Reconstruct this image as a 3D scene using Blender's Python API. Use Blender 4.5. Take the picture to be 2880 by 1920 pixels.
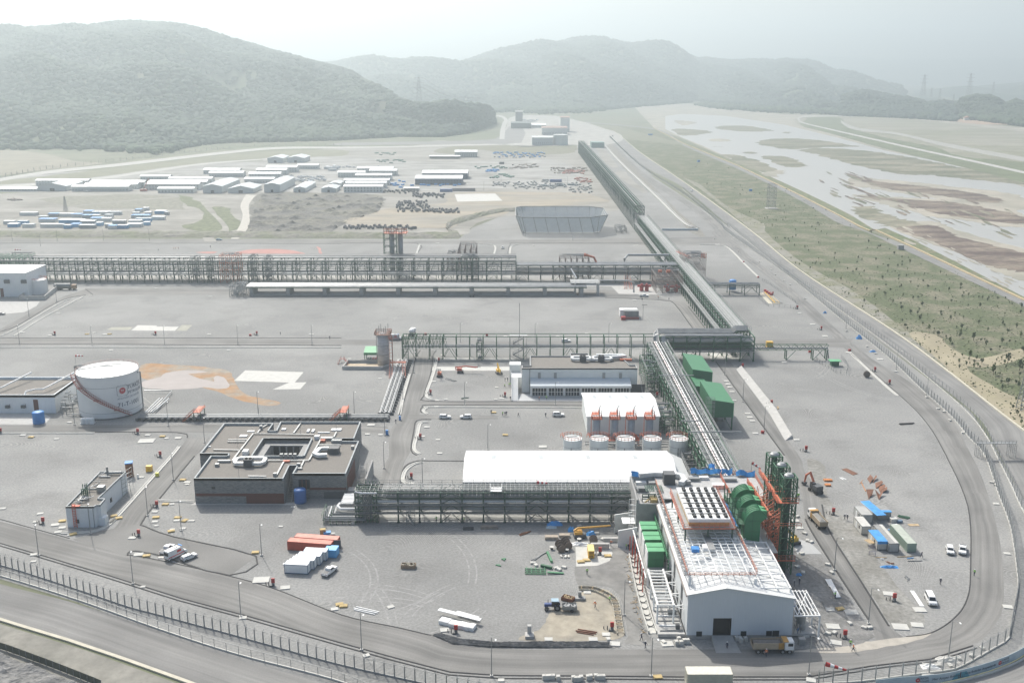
import bpy,bmesh,math,random
import numpy as np
from mathutils import Vector as Vc
random.seed(7);rng=np.random.default_rng(7)
C=bpy.context.scene.collection
for o in list(bpy.data.objects):bpy.data.objects.remove(o)
R=math.radians
# ---------------- camera, world, sun, exposure
F=2900.0;CAMH=126.0;TH=math.atan(760/F);SI,CO=math.sin(TH),math.cos(TH)
cd=bpy.data.cameras.new("camera");cam=bpy.data.objects.new("camera",cd);C.objects.link(cam)
cd.sensor_width=36;cd.lens=36*F/2880;cd.clip_start=1;cd.clip_end=60000
cam.location=(0,0,CAMH);cam.rotation_euler=(math.pi/2-TH,0,0)
bpy.context.scene.camera=cam
SUN_EL=R(46);SUN_AZ=R(-26)
w=bpy.data.worlds.new("World");bpy.context.scene.world=w;w.use_nodes=True
nt=w.node_tree;nt.nodes.clear()
sky=nt.nodes.new('ShaderNodeTexSky');sky.sky_type='NISHITA';sky.sun_disc=False
sky.sun_elevation=SUN_EL;sky.sun_rotation=SUN_AZ;sky.air_density=1.0;sky.dust_density=4.5;sky.ozone_density=1.0;sky.altitude=50
bg=nt.nodes.new('ShaderNodeBackground');bg.inputs['Strength'].default_value=0.145
wo=nt.nodes.new('ShaderNodeOutputWorld');nt.links.new(sky.outputs[0],bg.inputs[0]);nt.links.new(bg.outputs[0],wo.inputs[0])
sd=bpy.data.lights.new("sun",'SUN');sd.energy=4.6;sd.angle=R(0.6);sd.color=(1.0,0.965,0.90)
so=bpy.data.objects.new("sun",sd);C.objects.link(so)
sv=Vc((math.sin(SUN_AZ)*math.cos(SUN_EL),math.cos(SUN_AZ)*math.cos(SUN_EL),math.sin(SUN_EL)))
so.rotation_euler=sv.to_track_quat('Z','Y').to_euler();so.location=(0,0,500)
sc=bpy.context.scene
sc.view_settings.view_transform='Standard';sc.view_settings.look='None';sc.view_settings.gamma=1
sc.view_settings.exposure=0.28
sc.cycles.volume_bounces=0;sc.cycles.max_bounces=6;sc.cycles.diffuse_bounces=3
# ---------------- photo measurements to places on the ground
FR={'o':(0,0,1/1.2245),'p':(0,0,1.0),'1':(0,0,2.45),'2':(960,0,2.45),'3':(1920,0,2.45),'4':(0,640,2.45),'5':(960,640,2.45),'6':(1920,640,2.45),'7':(0,1280,2.45),'8':(960,1280,2.45),'9':(1920,1280,2.45),'a':(0,440,3.267),'b':(700,400,3.267),'c':(1300,280,4.704),'d':(0,1000,4.9),'e':(140,1260,5.6),'f':(940,880,4.356),'g':(2300,1340,4.9),'h':(1460,1480,4.356),'i':(1740,1300,4.9),'j':(1700,1500,4.356),'k':(1780,900,3.921),'l':(900,1340,2.613),'m':(1560,640,3.459),'n':(0,640,2.94),'q':(700,600,2.94),'r':(2200,1640,3.459),'s':(500,1160,4.055),'t':(1900,960,5.228),'u':(1400,960,4.612),'v':(1900,1580,5.6),'w':(2440,1560,5.227),'x':(160,960,6.273)}
FR['o']=(0,0,0.81667)
def px(c,x,y):
 a=FR[c];return a[0]+x/a[2],a[1]+y/a[2]
def G(c,x,y,z=0.0):
 X,Y=px(c,x,y);v=(Y-960)/F;k=(CAMH-z)/(SI+v*CO)
 return Vc(((X-1440)/F*k,(CO-v*SI)*k,z))
def HT(Yd,c,y):
 Y=px(c,0,y)[1];v=(Y-960)/F;return CAMH-Yd*(SI+v*CO)/(CO-v*SI)
 # ---------------- materials
MATS={}
def M(name,col,rough=.8,metal=0.0,var=.15,scale=1.2,bump=0.0,bscale=8.0,spec=None,second=None,sscale=.05,stretch=None,lo=.42,hi=.62):
 if name in MATS:return MATS[name]
 m=bpy.data.materials.new(name);m.use_nodes=True;t=m.node_tree;N=t.nodes;L=t.links
 b=N['Principled BSDF'];b.inputs['Roughness'].default_value=rough;b.inputs['Metallic'].default_value=metal
 if spec is not None:b.inputs['Specular IOR Level'].default_value=spec
 ge=N.new('ShaderNodeNewGeometry');src=ge.outputs['Position']
 if stretch:
  mp=N.new('ShaderNodeMapping');mp.inputs['Scale'].default_value=stretch;L.new(src,mp.inputs[0]);src=mp.outputs[0]
 def noise(s,d=3,r=.55):
  n=N.new('ShaderNodeTexNoise');n.inputs['Scale'].default_value=s;n.inputs['Detail'].default_value=d;n.inputs['Roughness'].default_value=r
  L.new(src,n.inputs['Vector']);return n.outputs['Fac']
 rgb=N.new('ShaderNodeRGB');rgb.outputs[0].default_value=(*col,1);cur=rgb.outputs[0]
 if second:
  mr=N.new('ShaderNodeMapRange');mr.inputs[1].default_value=lo;mr.inputs[2].default_value=hi;L.new(noise(sscale,6,.6),mr.inputs[0])
  mx=N.new('ShaderNodeMix');mx.data_type='RGBA';L.new(mr.outputs[0],mx.inputs[0]);L.new(cur,mx.inputs[6]);mx.inputs[7].default_value=(*second,1);cur=mx.outputs[2]
 if var:
  mr=N.new('ShaderNodeMapRange');mr.inputs[1].default_value=.3;mr.inputs[2].default_value=.7;mr.inputs[3].default_value=1-var;mr.inputs[4].default_value=1+var
  L.new(noise(scale,5,.65),mr.inputs[0])
  mx=N.new('ShaderNodeVectorMath');mx.operation='SCALE';L.new(cur,mx.inputs[0]);L.new(mr.outputs[0],mx.inputs['Scale']);cur=mx.outputs[0]
 L.new(cur,b.inputs['Base Color'])
 if bump:
  bp=N.new('ShaderNodeBump');bp.inputs['Strength'].default_value=bump;bp.inputs['Distance'].default_value=.3
  L.new(noise(bscale,4,.6),bp.inputs['Height']);L.new(bp.outputs[0],b.inputs['Normal'])
 MATS[name]=m;return m
 # ---------------- mesh builder
class MB:
 def __init__(s):s.v=[];s.f=[];s.mi=[];s.m=0;s.sm=False
 def add(s,vs,fs):
  o=len(s.v);s.v+=[tuple(a)for a in vs]
  for f in fs:s.f.append(tuple(o+i for i in f));s.mi.append(s.m)
  return s
 def box(s,x0,x1,y0,y1,z0,z1):
  return s.add([(x0,y0,z0),(x1,y0,z0),(x1,y1,z0),(x0,y1,z0),(x0,y0,z1),(x1,y0,z1),(x1,y1,z1),(x0,y1,z1)],[(0,3,2,1),(4,5,6,7),(0,1,5,4),(1,2,6,5),(2,3,7,6),(3,0,4,7)])
 def cbox(s,c,sx,sy,sz,rz=0.0):
  ca,sa=math.cos(rz),math.sin(rz);vs=[]
  for z in(0,sz):
   for a,b in((-1,-1),(1,-1),(1,1),(-1,1)):
    x,y=a*sx/2,b*sy/2;vs.append((c[0]+x*ca-y*sa,c[1]+x*sa+y*ca,c[2]+z))
  return s.add(vs,[(0,3,2,1),(4,5,6,7),(0,1,5,4),(1,2,6,5),(2,3,7,6),(3,0,4,7)])
 def bar(s,a,b,w=.15,h=None):
  a=Vc(a);b=Vc(b);d=b-a
  if d.length<1e-6:return s
  h=h or w;d.normalize();up=Vc((0,0,1))if abs(d.z)<.95 else Vc((1,0,0))
  u=d.cross(up).normalized();n=u.cross(d).normalized();vs=[]
  for p in(a,b):
   for i,j in((-1,-1),(1,-1),(1,1),(-1,1)):vs.append(p+u*(i*w/2)+n*(j*h/2))
  return s.add(vs,[(0,3,2,1),(4,5,6,7),(0,1,5,4),(1,2,6,5),(2,3,7,6),(3,0,4,7)])
 def tube(s,pts,r,n=8,cap=True):
  pts=[Vc(p)for p in pts];rr=r if isinstance(r,(list,tuple))else[r]*len(pts);vs=[];fs=[]
  for i,p in enumerate(pts):
   d=(pts[min(i+1,len(pts)-1)]-pts[max(i-1,0)]).normalized()
   up=Vc((0,0,1))if abs(d.z)<.9 else Vc((0,1,0))
   u=d.cross(up).normalized();q=u.cross(d).normalized()
   for k in range(n):
    a=2*math.pi*k/n;vs.append(p+u*(math.cos(a)*rr[i])+q*(math.sin(a)*rr[i]))
   if i:
    for k in range(n):
     A=(i-1)*n+k;B=(i-1)*n+(k+1)%n;fs.append((A,B,B+n,A+n))
  if cap:fs.append(tuple(range(n-1,-1,-1)));fs.append(tuple((len(pts)-1)*n+k for k in range(n)))
  return s.add(vs,fs)
 def lathe(s,c,prof,n=24,cap=True):
  vs=[];fs=[]
  for r,z in prof:
   for k in range(n):
    a=2*math.pi*k/n;vs.append((c[0]+r*math.cos(a),c[1]+r*math.sin(a),c[2]+z))
  for i in range(len(prof)-1):
   for k in range(n):
    A=i*n+k;B=i*n+(k+1)%n;fs.append((A,B,B+n,A+n))
  if cap:fs.append(tuple((len(prof)-1)*n+k for k in range(n)));fs.append(tuple(range(n-1,-1,-1)))
  return s.add(vs,fs)
 def prism(s,pts,z0,z1):
  n=len(pts);vs=[(p[0],p[1],z0)for p in pts]+[(p[0],p[1],z1)for p in pts]
  return s.add(vs,[tuple(range(n-1,-1,-1)),tuple(range(n,2*n))]+[(i,(i+1)%n,n+(i+1)%n,n+i)for i in range(n)])
 def xz(s,pts,y0,y1):
  n=len(pts);vs=[(p[0],y0,p[1])for p in pts]+[(p[0],y1,p[1])for p in pts]
  return s.add(vs,[tuple(range(n)),tuple(range(2*n-1,n-1,-1))]+[(i,n+i,n+(i+1)%n,(i+1)%n)for i in range(n)])
 def yz(s,pts,x0,x1):
  n=len(pts);vs=[(x0,p[0],p[1])for p in pts]+[(x1,p[0],p[1])for p in pts]
  return s.add(vs,[tuple(range(n-1,-1,-1)),tuple(range(n,2*n))]+[(i,(i+1)%n,n+(i+1)%n,n+i)for i in range(n)])
 def rail(s,pts,h=1.1,w=.06,step=2.5,rows=2):
  pts=[Vc(p)for p in pts]
  for a,b in zip(pts,pts[1:]):
   for k in range(rows):z=Vc((0,0,h*(1-k/rows)));s.bar(a+z,b+z,w)
   n=max(1,int((b-a).length/step))
   for i in range(n+1):p=a.lerp(b,i/n);s.bar(p,p+Vc((0,0,h)),w)
  return s
 def stair(s,a,b,w=1.0,wx=(1,0,0),n=10):
  a=Vc(a);b=Vc(b);u=Vc(wx).normalized()*w/2
  for q in(-1,1):
   s.bar(a+u*q,b+u*q,.12,.25);s.bar(a+u*q+Vc((0,0,1)),b+u*q+Vc((0,0,1)),.07)
   for t in(0,.5,1):p=a.lerp(b,t)+u*q;s.bar(p,p+Vc((0,0,1)),.07)
  for i in range(n):p=a.lerp(b,(i+.5)/n);s.bar(p-u,p+u,.25,.05)
  return s
 def jit(s,a):
  s.v=[(x+random.uniform(-a,a),y+random.uniform(-a,a),z+random.uniform(-a,a)*.6)for x,y,z in s.v];return s
 def mesh(s,name,mats,off=(0,0,0),smooth=False):
  me=bpy.data.meshes.new(name)
  me.from_pydata([(x-off[0],y-off[1],z-off[2])for x,y,z in s.v],[],s.f)
  mats=mats if isinstance(mats,(list,tuple))else[mats]
  for m in mats:me.materials.append(m)
  if len(mats)>1:me.polygons.foreach_set('material_index',s.mi)
  if smooth:me.polygons.foreach_set('use_smooth',[True]*len(s.f))
  me.update();return me
def link(name,me,parent=None,label=None):
 o=bpy.data.objects.new(name,me);C.objects.link(o)
 if parent:o.parent=parent
 if label:o['label']=label
 return o
def part(root,name,mb,mats,label=None,smooth=False,world=True):
 off=root.location if world else(0,0,0)
 if root.parent and world:off=root.parent.location
 return link(name,mb.mesh(name,mats,off,smooth),root,label)
AUTO=[]
def thing(name,label,cat,loc=(0,0,0),rz=0,group=None,auto=False):
 o=bpy.data.objects.new(name,None);C.objects.link(o);o.empty_display_size=.5
 o.location=loc;o.rotation_euler=(0,0,rz);o['label']=label;o['category']=cat
 if group:o['group']=group
 if auto:AUTO.append(o)
 return o
def one(name,mb,mats,label,cat,loc=(0,0,0),group=None,auto=False,smooth=False,world=True,kind=None,rz=0):
 o=link(name,mb.mesh(name,mats,loc if world else(0,0,0),smooth));o.location=loc;o.rotation_euler=(0,0,rz)
 o['label']=label;o['category']=cat
 if group:o['group']=group
 if kind:o['kind']=kind
 if auto:AUTO.append(o)
 return o
def dup(root,loc,rz=0,label=None,auto=False,group=None,scale=None,mat=None):
 def cp(o,par):
  c=o.copy();C.objects.link(c);c.parent=par
  for ch in o.children:cp(ch,c)
  return c
 r=cp(root,None);r.location=loc;r.rotation_euler=(0,0,rz)
 if scale:r.scale=scale if isinstance(scale,(tuple,list))else(scale,)*3
 if label:r['label']=label
 if group:r['group']=group
 if auto:AUTO.append(r)
 return r
def struct(name,mb_or_me,mats,smooth=False,label=None):
 me=mb_or_me.mesh(name,mats,(0,0,0),smooth)if isinstance(mb_or_me,MB)else mb_or_me
 o=link(name,me);o['kind']='structure'
 if label:o['label']=label
 return o
def sml(pts,n=6,closed=False):
 P=[Vc(p)for p in pts];P=[p for i,p in enumerate(P)if i==0 or(p-P[i-1]).length>.3];out=[];m=len(P)
 rg=range(m if closed else m-1)
 for i in rg:
  p0=P[(i-1)%m]if closed or i>0 else P[i];p1=P[i];p2=P[(i+1)%m];p3=P[(i+2)%m]if closed or i+2<m else p2
  for k in range(n):
   t=k/n;out.append(.5*((2*p1)+(-p0+p2)*t+(2*p0-5*p1+4*p2-p3)*t*t+(-p0+3*p1-3*p2+p3)*t*t*t))
 if not closed:out.append(P[-1])
 return out
def rsm(pts,n):
 P=[Vc(p)for p in pts];d=[0]
 for a,b in zip(P,P[1:]):d.append(d[-1]+(b-a).length)
 out=[];j=0
 for i in range(n):
  t=d[-1]*i/(n-1)
  while j<len(d)-2 and d[j+1]<t:j+=1
  q=(t-d[j])/max(1e-9,d[j+1]-d[j]);out.append(P[j].lerp(P[j+1],min(1,q)))
 return out
def GL(c,pts,z=0):return[G(c,x,y,z)for x,y in pts]
def sheet(name,pts,mat,z,smooth=0,jit=0.0,cat=None,label=None):
 P=[Vc((p[0],p[1],z))for p in pts]
 if smooth:P=sml(P,smooth,True)
 if jit:P=[p+Vc((random.uniform(-jit,jit),random.uniform(-jit,jit),0))for p in P]
 bm=bmesh.new();vs=[bm.verts.new(p)for p in P]
 es=[bm.edges.new((vs[i],vs[(i+1)%len(vs)]))for i in range(len(vs))]
 bmesh.ops.triangle_fill(bm,use_beauty=True,use_dissolve=False,edges=es,normal=(0,0,1))
 bmesh.ops.recalc_face_normals(bm,faces=bm.faces)
 for f in bm.faces:
  if f.normal.z<0:f.normal_flip()
 me=bpy.data.meshes.new(name);bm.to_mesh(me);bm.free();me.materials.append(mat)
 o=link(name,me);o['kind']='structure'
 if label:o['label']=label
 return o
def ribbon(name,left,right,mat,z,n=60,kind='structure',z2=None):
 A=rsm(sml(left,6),n);B=rsm(sml(right,6),n)
 vs=[];fs=[];uv=[];L=0
 for i,(a,b)in enumerate(zip(A,B)):
  if i:L+=((a+b)/2-(A[i-1]+B[i-1])/2).length
  w=(b-a).length
  vs+=[(a.x,a.y,z),(b.x,b.y,z if z2 is None else z2)];uv+=[(L,0),(L,w)]
  if i:k=2*i;fs.append((k-2,k-1,k+1,k))
 me=bpy.data.meshes.new(name);me.from_pydata(vs,[],fs);ul=me.uv_layers.new(name='UVMap')
 for p in me.polygons:
  for li in p.loop_indices:ul.data[li].uv=uv[me.loops[li].vertex_index]
 if me.polygons[0].normal.z<0:me.flip_normals()
 me.materials.append(mat);o=link(name,me)
 if kind:o['kind']=kind
 return o
def offset_line(pts,d):
 P=[Vc(p)for p in pts];out=[]
 for i,p in enumerate(P):
  t=(P[min(i+1,len(P)-1)]-P[max(i-1,0)]);t.z=0;t.normalize();out.append(p+Vc((-t.y,t.x,0))*d)
 return out
def ws_(mb,pts,w,h,z0=0.0):
 P=[Vc(p)for p in pts];A=offset_line(P,w/2);B=offset_line(P,-w/2);vs=[];fs=[]
 for i in range(len(P)):
  for q in(A[i],B[i]):vs+=[(q.x,q.y,z0),(q.x,q.y,z0+h)]
  if i:
   k=4*i;a=k-4;fs+=[(a,k,k+1,a+1),(a+2,a+3,k+3,k+2),(a+1,k+1,k+3,a+3)]
 fs+=[(0,1,3,2),(4*len(P)-4,4*len(P)-2,4*len(P)-1,4*len(P)-3)]
 return mb.add(vs,fs)
 # ================= materials
def road_mat(name,c1,c2,streak=.25):
 m=bpy.data.materials.new(name);m.use_nodes=True;t=m.node_tree;N=t.nodes;L=t.links;b=N['Principled BSDF'];b.inputs['Roughness'].default_value=.9
 uv=N.new('ShaderNodeUVMap');mp=N.new('ShaderNodeMapping');mp.inputs['Scale'].default_value=(.012,.55,1);L.new(uv.outputs[0],mp.inputs[0])
 n1=N.new('ShaderNodeTexNoise');n1.inputs['Scale'].default_value=1;n1.inputs['Detail'].default_value=5;n1.inputs['Roughness'].default_value=.6;L.new(mp.outputs[0],n1.inputs['Vector'])
 ge=N.new('ShaderNodeNewGeometry');n2=N.new('ShaderNodeTexNoise');n2.inputs['Scale'].default_value=.05;n2.inputs['Detail'].default_value=6;L.new(ge.outputs['Position'],n2.inputs['Vector'])
 n3=N.new('ShaderNodeTexNoise');n3.inputs['Scale'].default_value=2.5;n3.inputs['Detail'].default_value=3;L.new(ge.outputs['Position'],n3.inputs['Vector'])
 r1=N.new('ShaderNodeMapRange');r1.inputs[1].default_value=.35;r1.inputs[2].default_value=.65;L.new(n1.outputs['Fac'],r1.inputs[0])
 mx=N.new('ShaderNodeMix');mx.data_type='RGBA';mx.inputs[6].default_value=(*c1,1);mx.inputs[7].default_value=(*c2,1);L.new(r1.outputs[0],mx.inputs[0])
 r2=N.new('ShaderNodeMapRange');r2.inputs[1].default_value=.35;r2.inputs[2].default_value=.65;r2.inputs[3].default_value=1-streak;r2.inputs[4].default_value=1+streak;L.new(n2.outputs['Fac'],r2.inputs[0])
 r3=N.new('ShaderNodeMapRange');r3.inputs[1].default_value=.3;r3.inputs[2].default_value=.7;r3.inputs[3].default_value=.92;r3.inputs[4].default_value=1.08;L.new(n3.outputs['Fac'],r3.inputs[0])
 mu=N.new('ShaderNodeMath');mu.operation='MULTIPLY';L.new(r2.outputs[0],mu.inputs[0]);L.new(r3.outputs[0],mu.inputs[1])
 vm=N.new('ShaderNodeVectorMath');vm.operation='SCALE';L.new(mx.outputs[2],vm.inputs[0]);L.new(mu.outputs[0],vm.inputs['Scale']);L.new(vm.outputs[0],b.inputs['Base Color'])
 MATS[name]=m;return m
asph=road_mat('asphalt',(.14,.138,.131),(.225,.22,.207),.16)
asph2=road_mat('old_asphalt',(.16,.158,.152),(.24,.236,.224),.12)
def gravel_mat(name,base,light,dark):
 m=bpy.data.materials.new(name);m.use_nodes=True;t=m.node_tree;N=t.nodes;L=t.links;b=N['Principled BSDF'];b.inputs['Roughness'].default_value=.95
 ge=N.new('ShaderNodeNewGeometry');P=ge.outputs['Position']
 def nz(s,d,src=P,r=.6):
  n=N.new('ShaderNodeTexNoise');n.inputs['Scale'].default_value=s;n.inputs['Detail'].default_value=d;n.inputs['Roughness'].default_value=r;L.new(src,n.inputs['Vector']);return n
 def rg(src,a,bb,c=0,d=1):
  r=N.new('ShaderNodeMapRange');r.inputs[1].default_value=a;r.inputs[2].default_value=bb;r.inputs[3].default_value=c;r.inputs[4].default_value=d;L.new(src,r.inputs[0]);return r.outputs[0]
 big=nz(.012,5);arc=nz(.02,1)
 wp=N.new('ShaderNodeVectorMath');wp.operation='SCALE';wp.inputs['Scale'].default_value=260;L.new(arc.outputs['Color'],wp.inputs[0])
 ad=N.new('ShaderNodeVectorMath');ad.operation='ADD';L.new(wp.outputs[0],ad.inputs[0]);L.new(P,ad.inputs[1])
 wv=N.new('ShaderNodeTexWave');wv.inputs['Scale'].default_value=.22;wv.inputs['Distortion'].default_value=1.5;wv.inputs['Detail'].default_value=2;L.new(ad.outputs[0],wv.inputs['Vector'])
 tr=N.new('ShaderNodeMath');tr.operation='MULTIPLY';L.new(rg(wv.outputs['Fac'],.55,1),tr.inputs[0]);L.new(rg(nz(.025,3).outputs['Fac'],.48,.68),tr.inputs[1])
 mx=N.new('ShaderNodeMix');mx.data_type='RGBA';mx.inputs[6].default_value=(*base,1);mx.inputs[7].default_value=(*light,1);L.new(rg(big.outputs['Fac'],.4,.68),mx.inputs[0])
 mx2=N.new('ShaderNodeMix');mx2.data_type='RGBA';L.new(mx.outputs[2],mx2.inputs[6]);mx2.inputs[7].default_value=(*dark,1);L.new(rg(nz(.05,7).outputs['Fac'],.50,.72,0,.75),mx2.inputs[0])
 mx3=N.new('ShaderNodeMix');mx3.data_type='RGBA';L.new(mx2.outputs[2],mx3.inputs[6]);mx3.inputs[7].default_value=(light[0]*1.2,light[1]*1.2,light[2]*1.18,1)
 ml=N.new('ShaderNodeMath');ml.operation='MULTIPLY';ml.inputs[1].default_value=.7;L.new(tr.outputs[0],ml.inputs[0]);L.new(ml.outputs[0],mx3.inputs[0])
 mp=N.new('ShaderNodeMapping');mp.inputs['Scale'].default_value=(.9,1.0,1);L.new(P,mp.inputs[0])
 fine=rg(nz(1.6,6,mp.outputs[0],.75).outputs['Fac'],.36,.64,.76,1.22)
 vm=N.new('ShaderNodeVectorMath');vm.operation='SCALE';L.new(mx3.outputs[2],vm.inputs[0]);L.new(fine,vm.inputs['Scale']);L.new(vm.outputs[0],b.inputs['Base Color'])
 MATS[name]=m;return m
gravel=gravel_mat('gravel',(.205,.205,.197),(.298,.296,.284),(.14,.139,.133))
fieldm=M('field_grass',(.13,.145,.085),.95,var=.25,scale=.02,second=(.165,.165,.11),sscale=.004)
dirt=M('pale_dirt',(.30,.288,.258),.95,var=.22,scale=.12,second=(.20,.19,.165),sscale=.02,stretch=(.5,1.2,1))
dirt2=M('brown_dirt',(.25,.225,.185),.95,var=.25,scale=.15,second=(.18,.175,.14),sscale=.03)
rubm=M('rubble',(.12,.115,.105),.95,var=.6,scale=.35,second=(.165,.155,.12),sscale=.03,bump=.8,bscale=.6)
mud=M('dark_gravel',(.23,.225,.215),.95,var=.3,scale=.8,second=(.17,.168,.16),sscale=.15,bump=.5,bscale=2)
stripg=M('strip_grass',(.082,.10,.042),.95,var=.65,scale=.6,second=(.165,.155,.10),sscale=.05,stretch=(1,1.0,1),lo=.46,hi=.60)
bankg=M('bank_grass',(.10,.13,.05),.95,var=.4,scale=.3,second=(.17,.16,.09),sscale=.1)
sandm=M('river_sand',(.36,.33,.27),.95,var=.2,scale=.08,second=(.26,.25,.2),sscale=.02)
islg=M('island_scrub',(.10,.108,.062),.95,var=.6,scale=.25,second=(.24,.22,.16),sscale=.02,stretch=(.5,1.4,1))
islb=M('island_brown_scrub',(.09,.062,.05),.95,var=.6,scale=.25,second=(.22,.18,.135),sscale=.03,stretch=(.5,1.4,1))
conc=M('concrete',(.42,.415,.395),.85,var=.12,scale=.6)
concw=M('pale_concrete',(.50,.495,.46),.85,var=.10,scale=.4)
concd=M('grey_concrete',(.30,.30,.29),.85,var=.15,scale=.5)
blackc=M('black_edge',(.045,.045,.045),.9,var=.3,scale=1)
steelg=M('green_steel',(.035,.12,.065),.6,var=.2,scale=.4)
steeld=M('dark_green_steel',(.03,.075,.055),.6,var=.2,scale=.4)
galv=M('galvanised_steel',(.30,.31,.31),.5,.35,var=.15,scale=.3)
galvd=M('weathered_galvanised_steel',(.23,.24,.24),.55,.2,var=.25,scale=.3)
pipem=M('insulated_pipe',(.34,.35,.35),.45,.35,var=.2,scale=.25)
piped=M('grey_pipe',(.19,.205,.21),.45,.2,var=.2,scale=.25)
white=M('white_paint',(.74,.745,.73),.5,var=.03,scale=.3)
whitew=M('white_cladding',(.72,.74,.74),.55,var=.05,scale=.4,stretch=(6,1,1))
creamw=M('pale_render',(.66,.68,.66),.7,var=.05,scale=.4)
orange=M('orange_steel',(.50,.135,.07),.6,var=.25,scale=.5)
red=M('red_paint',(.40,.03,.028),.5,var=.1,scale=.5)
blue=M('blue_plastic',(.035,.22,.55),.5,var=.15,scale=.5)
tarp=M('blue_tarpaulin',(.05,.28,.62),.45,var=.25,scale=.8)
yellow=M('yellow_paint',(.72,.43,.04),.5,var=.12,scale=.5)
yellowf=M('yellow_formwork',(.48,.36,.16),.8,var=.25,scale=.8)
wood=M('timber',(.42,.31,.18),.85,var=.3,scale=.8)
rust=M('rusty_steel',(.17,.075,.042),.85,var=.35,scale=.5)
glass=M('dark_glass',(.025,.03,.035),.12,var=0)
black=M('black_rubber',(.03,.03,.03),.8,var=.2,scale=1)
dkgrey=M('dark_grey_metal',(.09,.095,.10),.6,var=.15,scale=.5)
greenc=M('green_cladding',(.04,.19,.085),.55,var=.06,scale=.4)
greenb=M('bright_green_cladding',(.10,.36,.17),.55,var=.08,scale=.4)
stone=M('grey_stone_cladding',(.23,.235,.23),.85,var=.25,scale=1.2,second=(.14,.145,.145),sscale=.9,stretch=(1,1,3.5))
maroon=M('maroon_cladding',(.12,.038,.028),.7,var=.1,scale=.5)
roofg=M('roof_gravel',(.20,.185,.165),.95,var=.14,scale=1.5)
leaf=M('young_leaves',(.07,.105,.04),.85,var=.5,scale=1.5)
leafl=M('light_leaves',(.12,.16,.05),.85,var=.5,scale=1.5)
bark=M('bark',(.13,.10,.07),.9,var=.3,scale=2)
forestm=M('forest_canopy',(.028,.052,.036),.9,var=.28,scale=.03,second=(.055,.085,.048),sscale=.004)
hillm=M('hill_ground',(.07,.095,.04),.95,var=.3,scale=.01,second=(.14,.14,.08),sscale=.003)
skinm=M('skin',(.45,.27,.19),.6,var=.05)
wm=bpy.data.materials.new('river_water');wm.use_nodes=True;b=wm.node_tree.nodes['Principled BSDF'];b.inputs['Base Color'].default_value=(.34,.335,.31,1);b.inputs['Roughness'].default_value=.35;b.inputs['Specular IOR Level'].default_value=.35
N=wm.node_tree.nodes;L=wm.node_tree.links;nz=N.new('ShaderNodeTexNoise');nz.inputs['Scale'].default_value=.4;nz.inputs['Detail'].default_value=4;ge=N.new('ShaderNodeNewGeometry');L.new(ge.outputs['Position'],nz.inputs['Vector'])
bp=N.new('ShaderNodeBump');bp.inputs['Strength'].default_value=.15;bp.inputs['Distance'].default_value=.3;L.new(nz.outputs['Fac'],bp.inputs['Height']);L.new(bp.outputs[0],b.inputs['Normal'])
MATS['river_water']=wm
# ================= ground and its surfaces
me=bpy.data.meshes.new('ground');me.from_pydata([(-14000,-300,0),(14000,-300,0),(14000,26000,0),(-14000,26000,0)],[],[(0,1,2,3)]);me.materials.append(fieldm);struct('ground',me,None)
def P_(c,*a):return GL(c,a)
yard=[G('p',-500,672),G('p',1290,672),G('p',1330,640),G('p',1400,612),G('p',1560,590),G('c',1540,560),G('c',1750,400),G('c',2000,470),G('p',1840,500)]
yard+=GL('6',[(330,0),(760,330),(1100,590),(1440,850),(1990,1270),(2150,1510)])+GL('9',[(2250,130),(2400,390),(2650,700),(2650,1150),(2420,1330),(2200,1430),(1900,1530),(1600,1610)])+GL('8',[(1500,1620)])+GL('7',[(2352,1620),(1600,1400),(1080,1215),(550,1015),(0,850),(-700,640)])
sheet('gravel_yard',yard,gravel,.010)
sheet('laydown_dirt',GL('p',[(-300,560),(0,545),(200,530),(420,500),(700,470),(760,440),(900,420),(1150,412),(1230,395),(1330,405),(1500,412),(1610,412),(1640,440),(1700,520),(1760,585),(1560,598),(1400,612),(1330,636),(1290,662),(1000,664),(700,664),(300,664),(-300,664)]),dirt,.05,4,1.5)
sheet('pale_yard',GL('p',[(0,500),(250,480),(700,455),(960,440),(1200,455),(1560,450),(1640,520),(1400,530),(1100,540),(1000,560),(700,543),(400,535),(0,540)]),M('pale_yard_dirt',(.34,.335,.315),.95,var=.25,scale=.1,second=(.20,.195,.175),sscale=.03,stretch=(.5,1.4,1)),.09,4,1.5)
sheet('rubble_field',GL('p',[(735,545),(800,541),(1033,546),(1083,559),(1075,580),(1070,596),(1030,612),(960,636),(930,655),(925,664),(700,666),(690,640),(705,600),(712,565)]),rubm,.14,5,3)
sheet('scrub_field',GL('a',[(380,400),(520,375),(900,360),(1250,350),(1650,385),(1690,470),(1640,490),(1100,480),(760,480),(560,440)]),M('grey_scrub',(.20,.195,.155),.95,var=.45,scale=.2,bump=.5,bscale=.5),.14,4,2)
sheet('scrub_bank',GL('a',[(1640,360),(1750,380),(1900,470),(2000,560),(2070,660),(1990,690),(1850,700),(1680,640),(1820,600),(1850,500),(1700,440)]),M('green_scrub',(.13,.145,.08),.95,var=.45,scale=.2),.15,4,2)
sheet('scrub_bank',GL('a',[(1940,470),(2080,470),(2150,540),(2220,650),(2050,700),(2060,640),(2010,560)]),MATS['green_scrub'],.15,4,2)
ribbon('track',GL('a',[(1760,350),(1850,400),(1890,480),(1990,580),(2040,670),(1870,720),(1880,784)]),GL('a',[(1820,350),(1880,400),(1950,500),(2060,600),(2100,690),(1960,720),(1990,784)]),dirt,.17,50)
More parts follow.
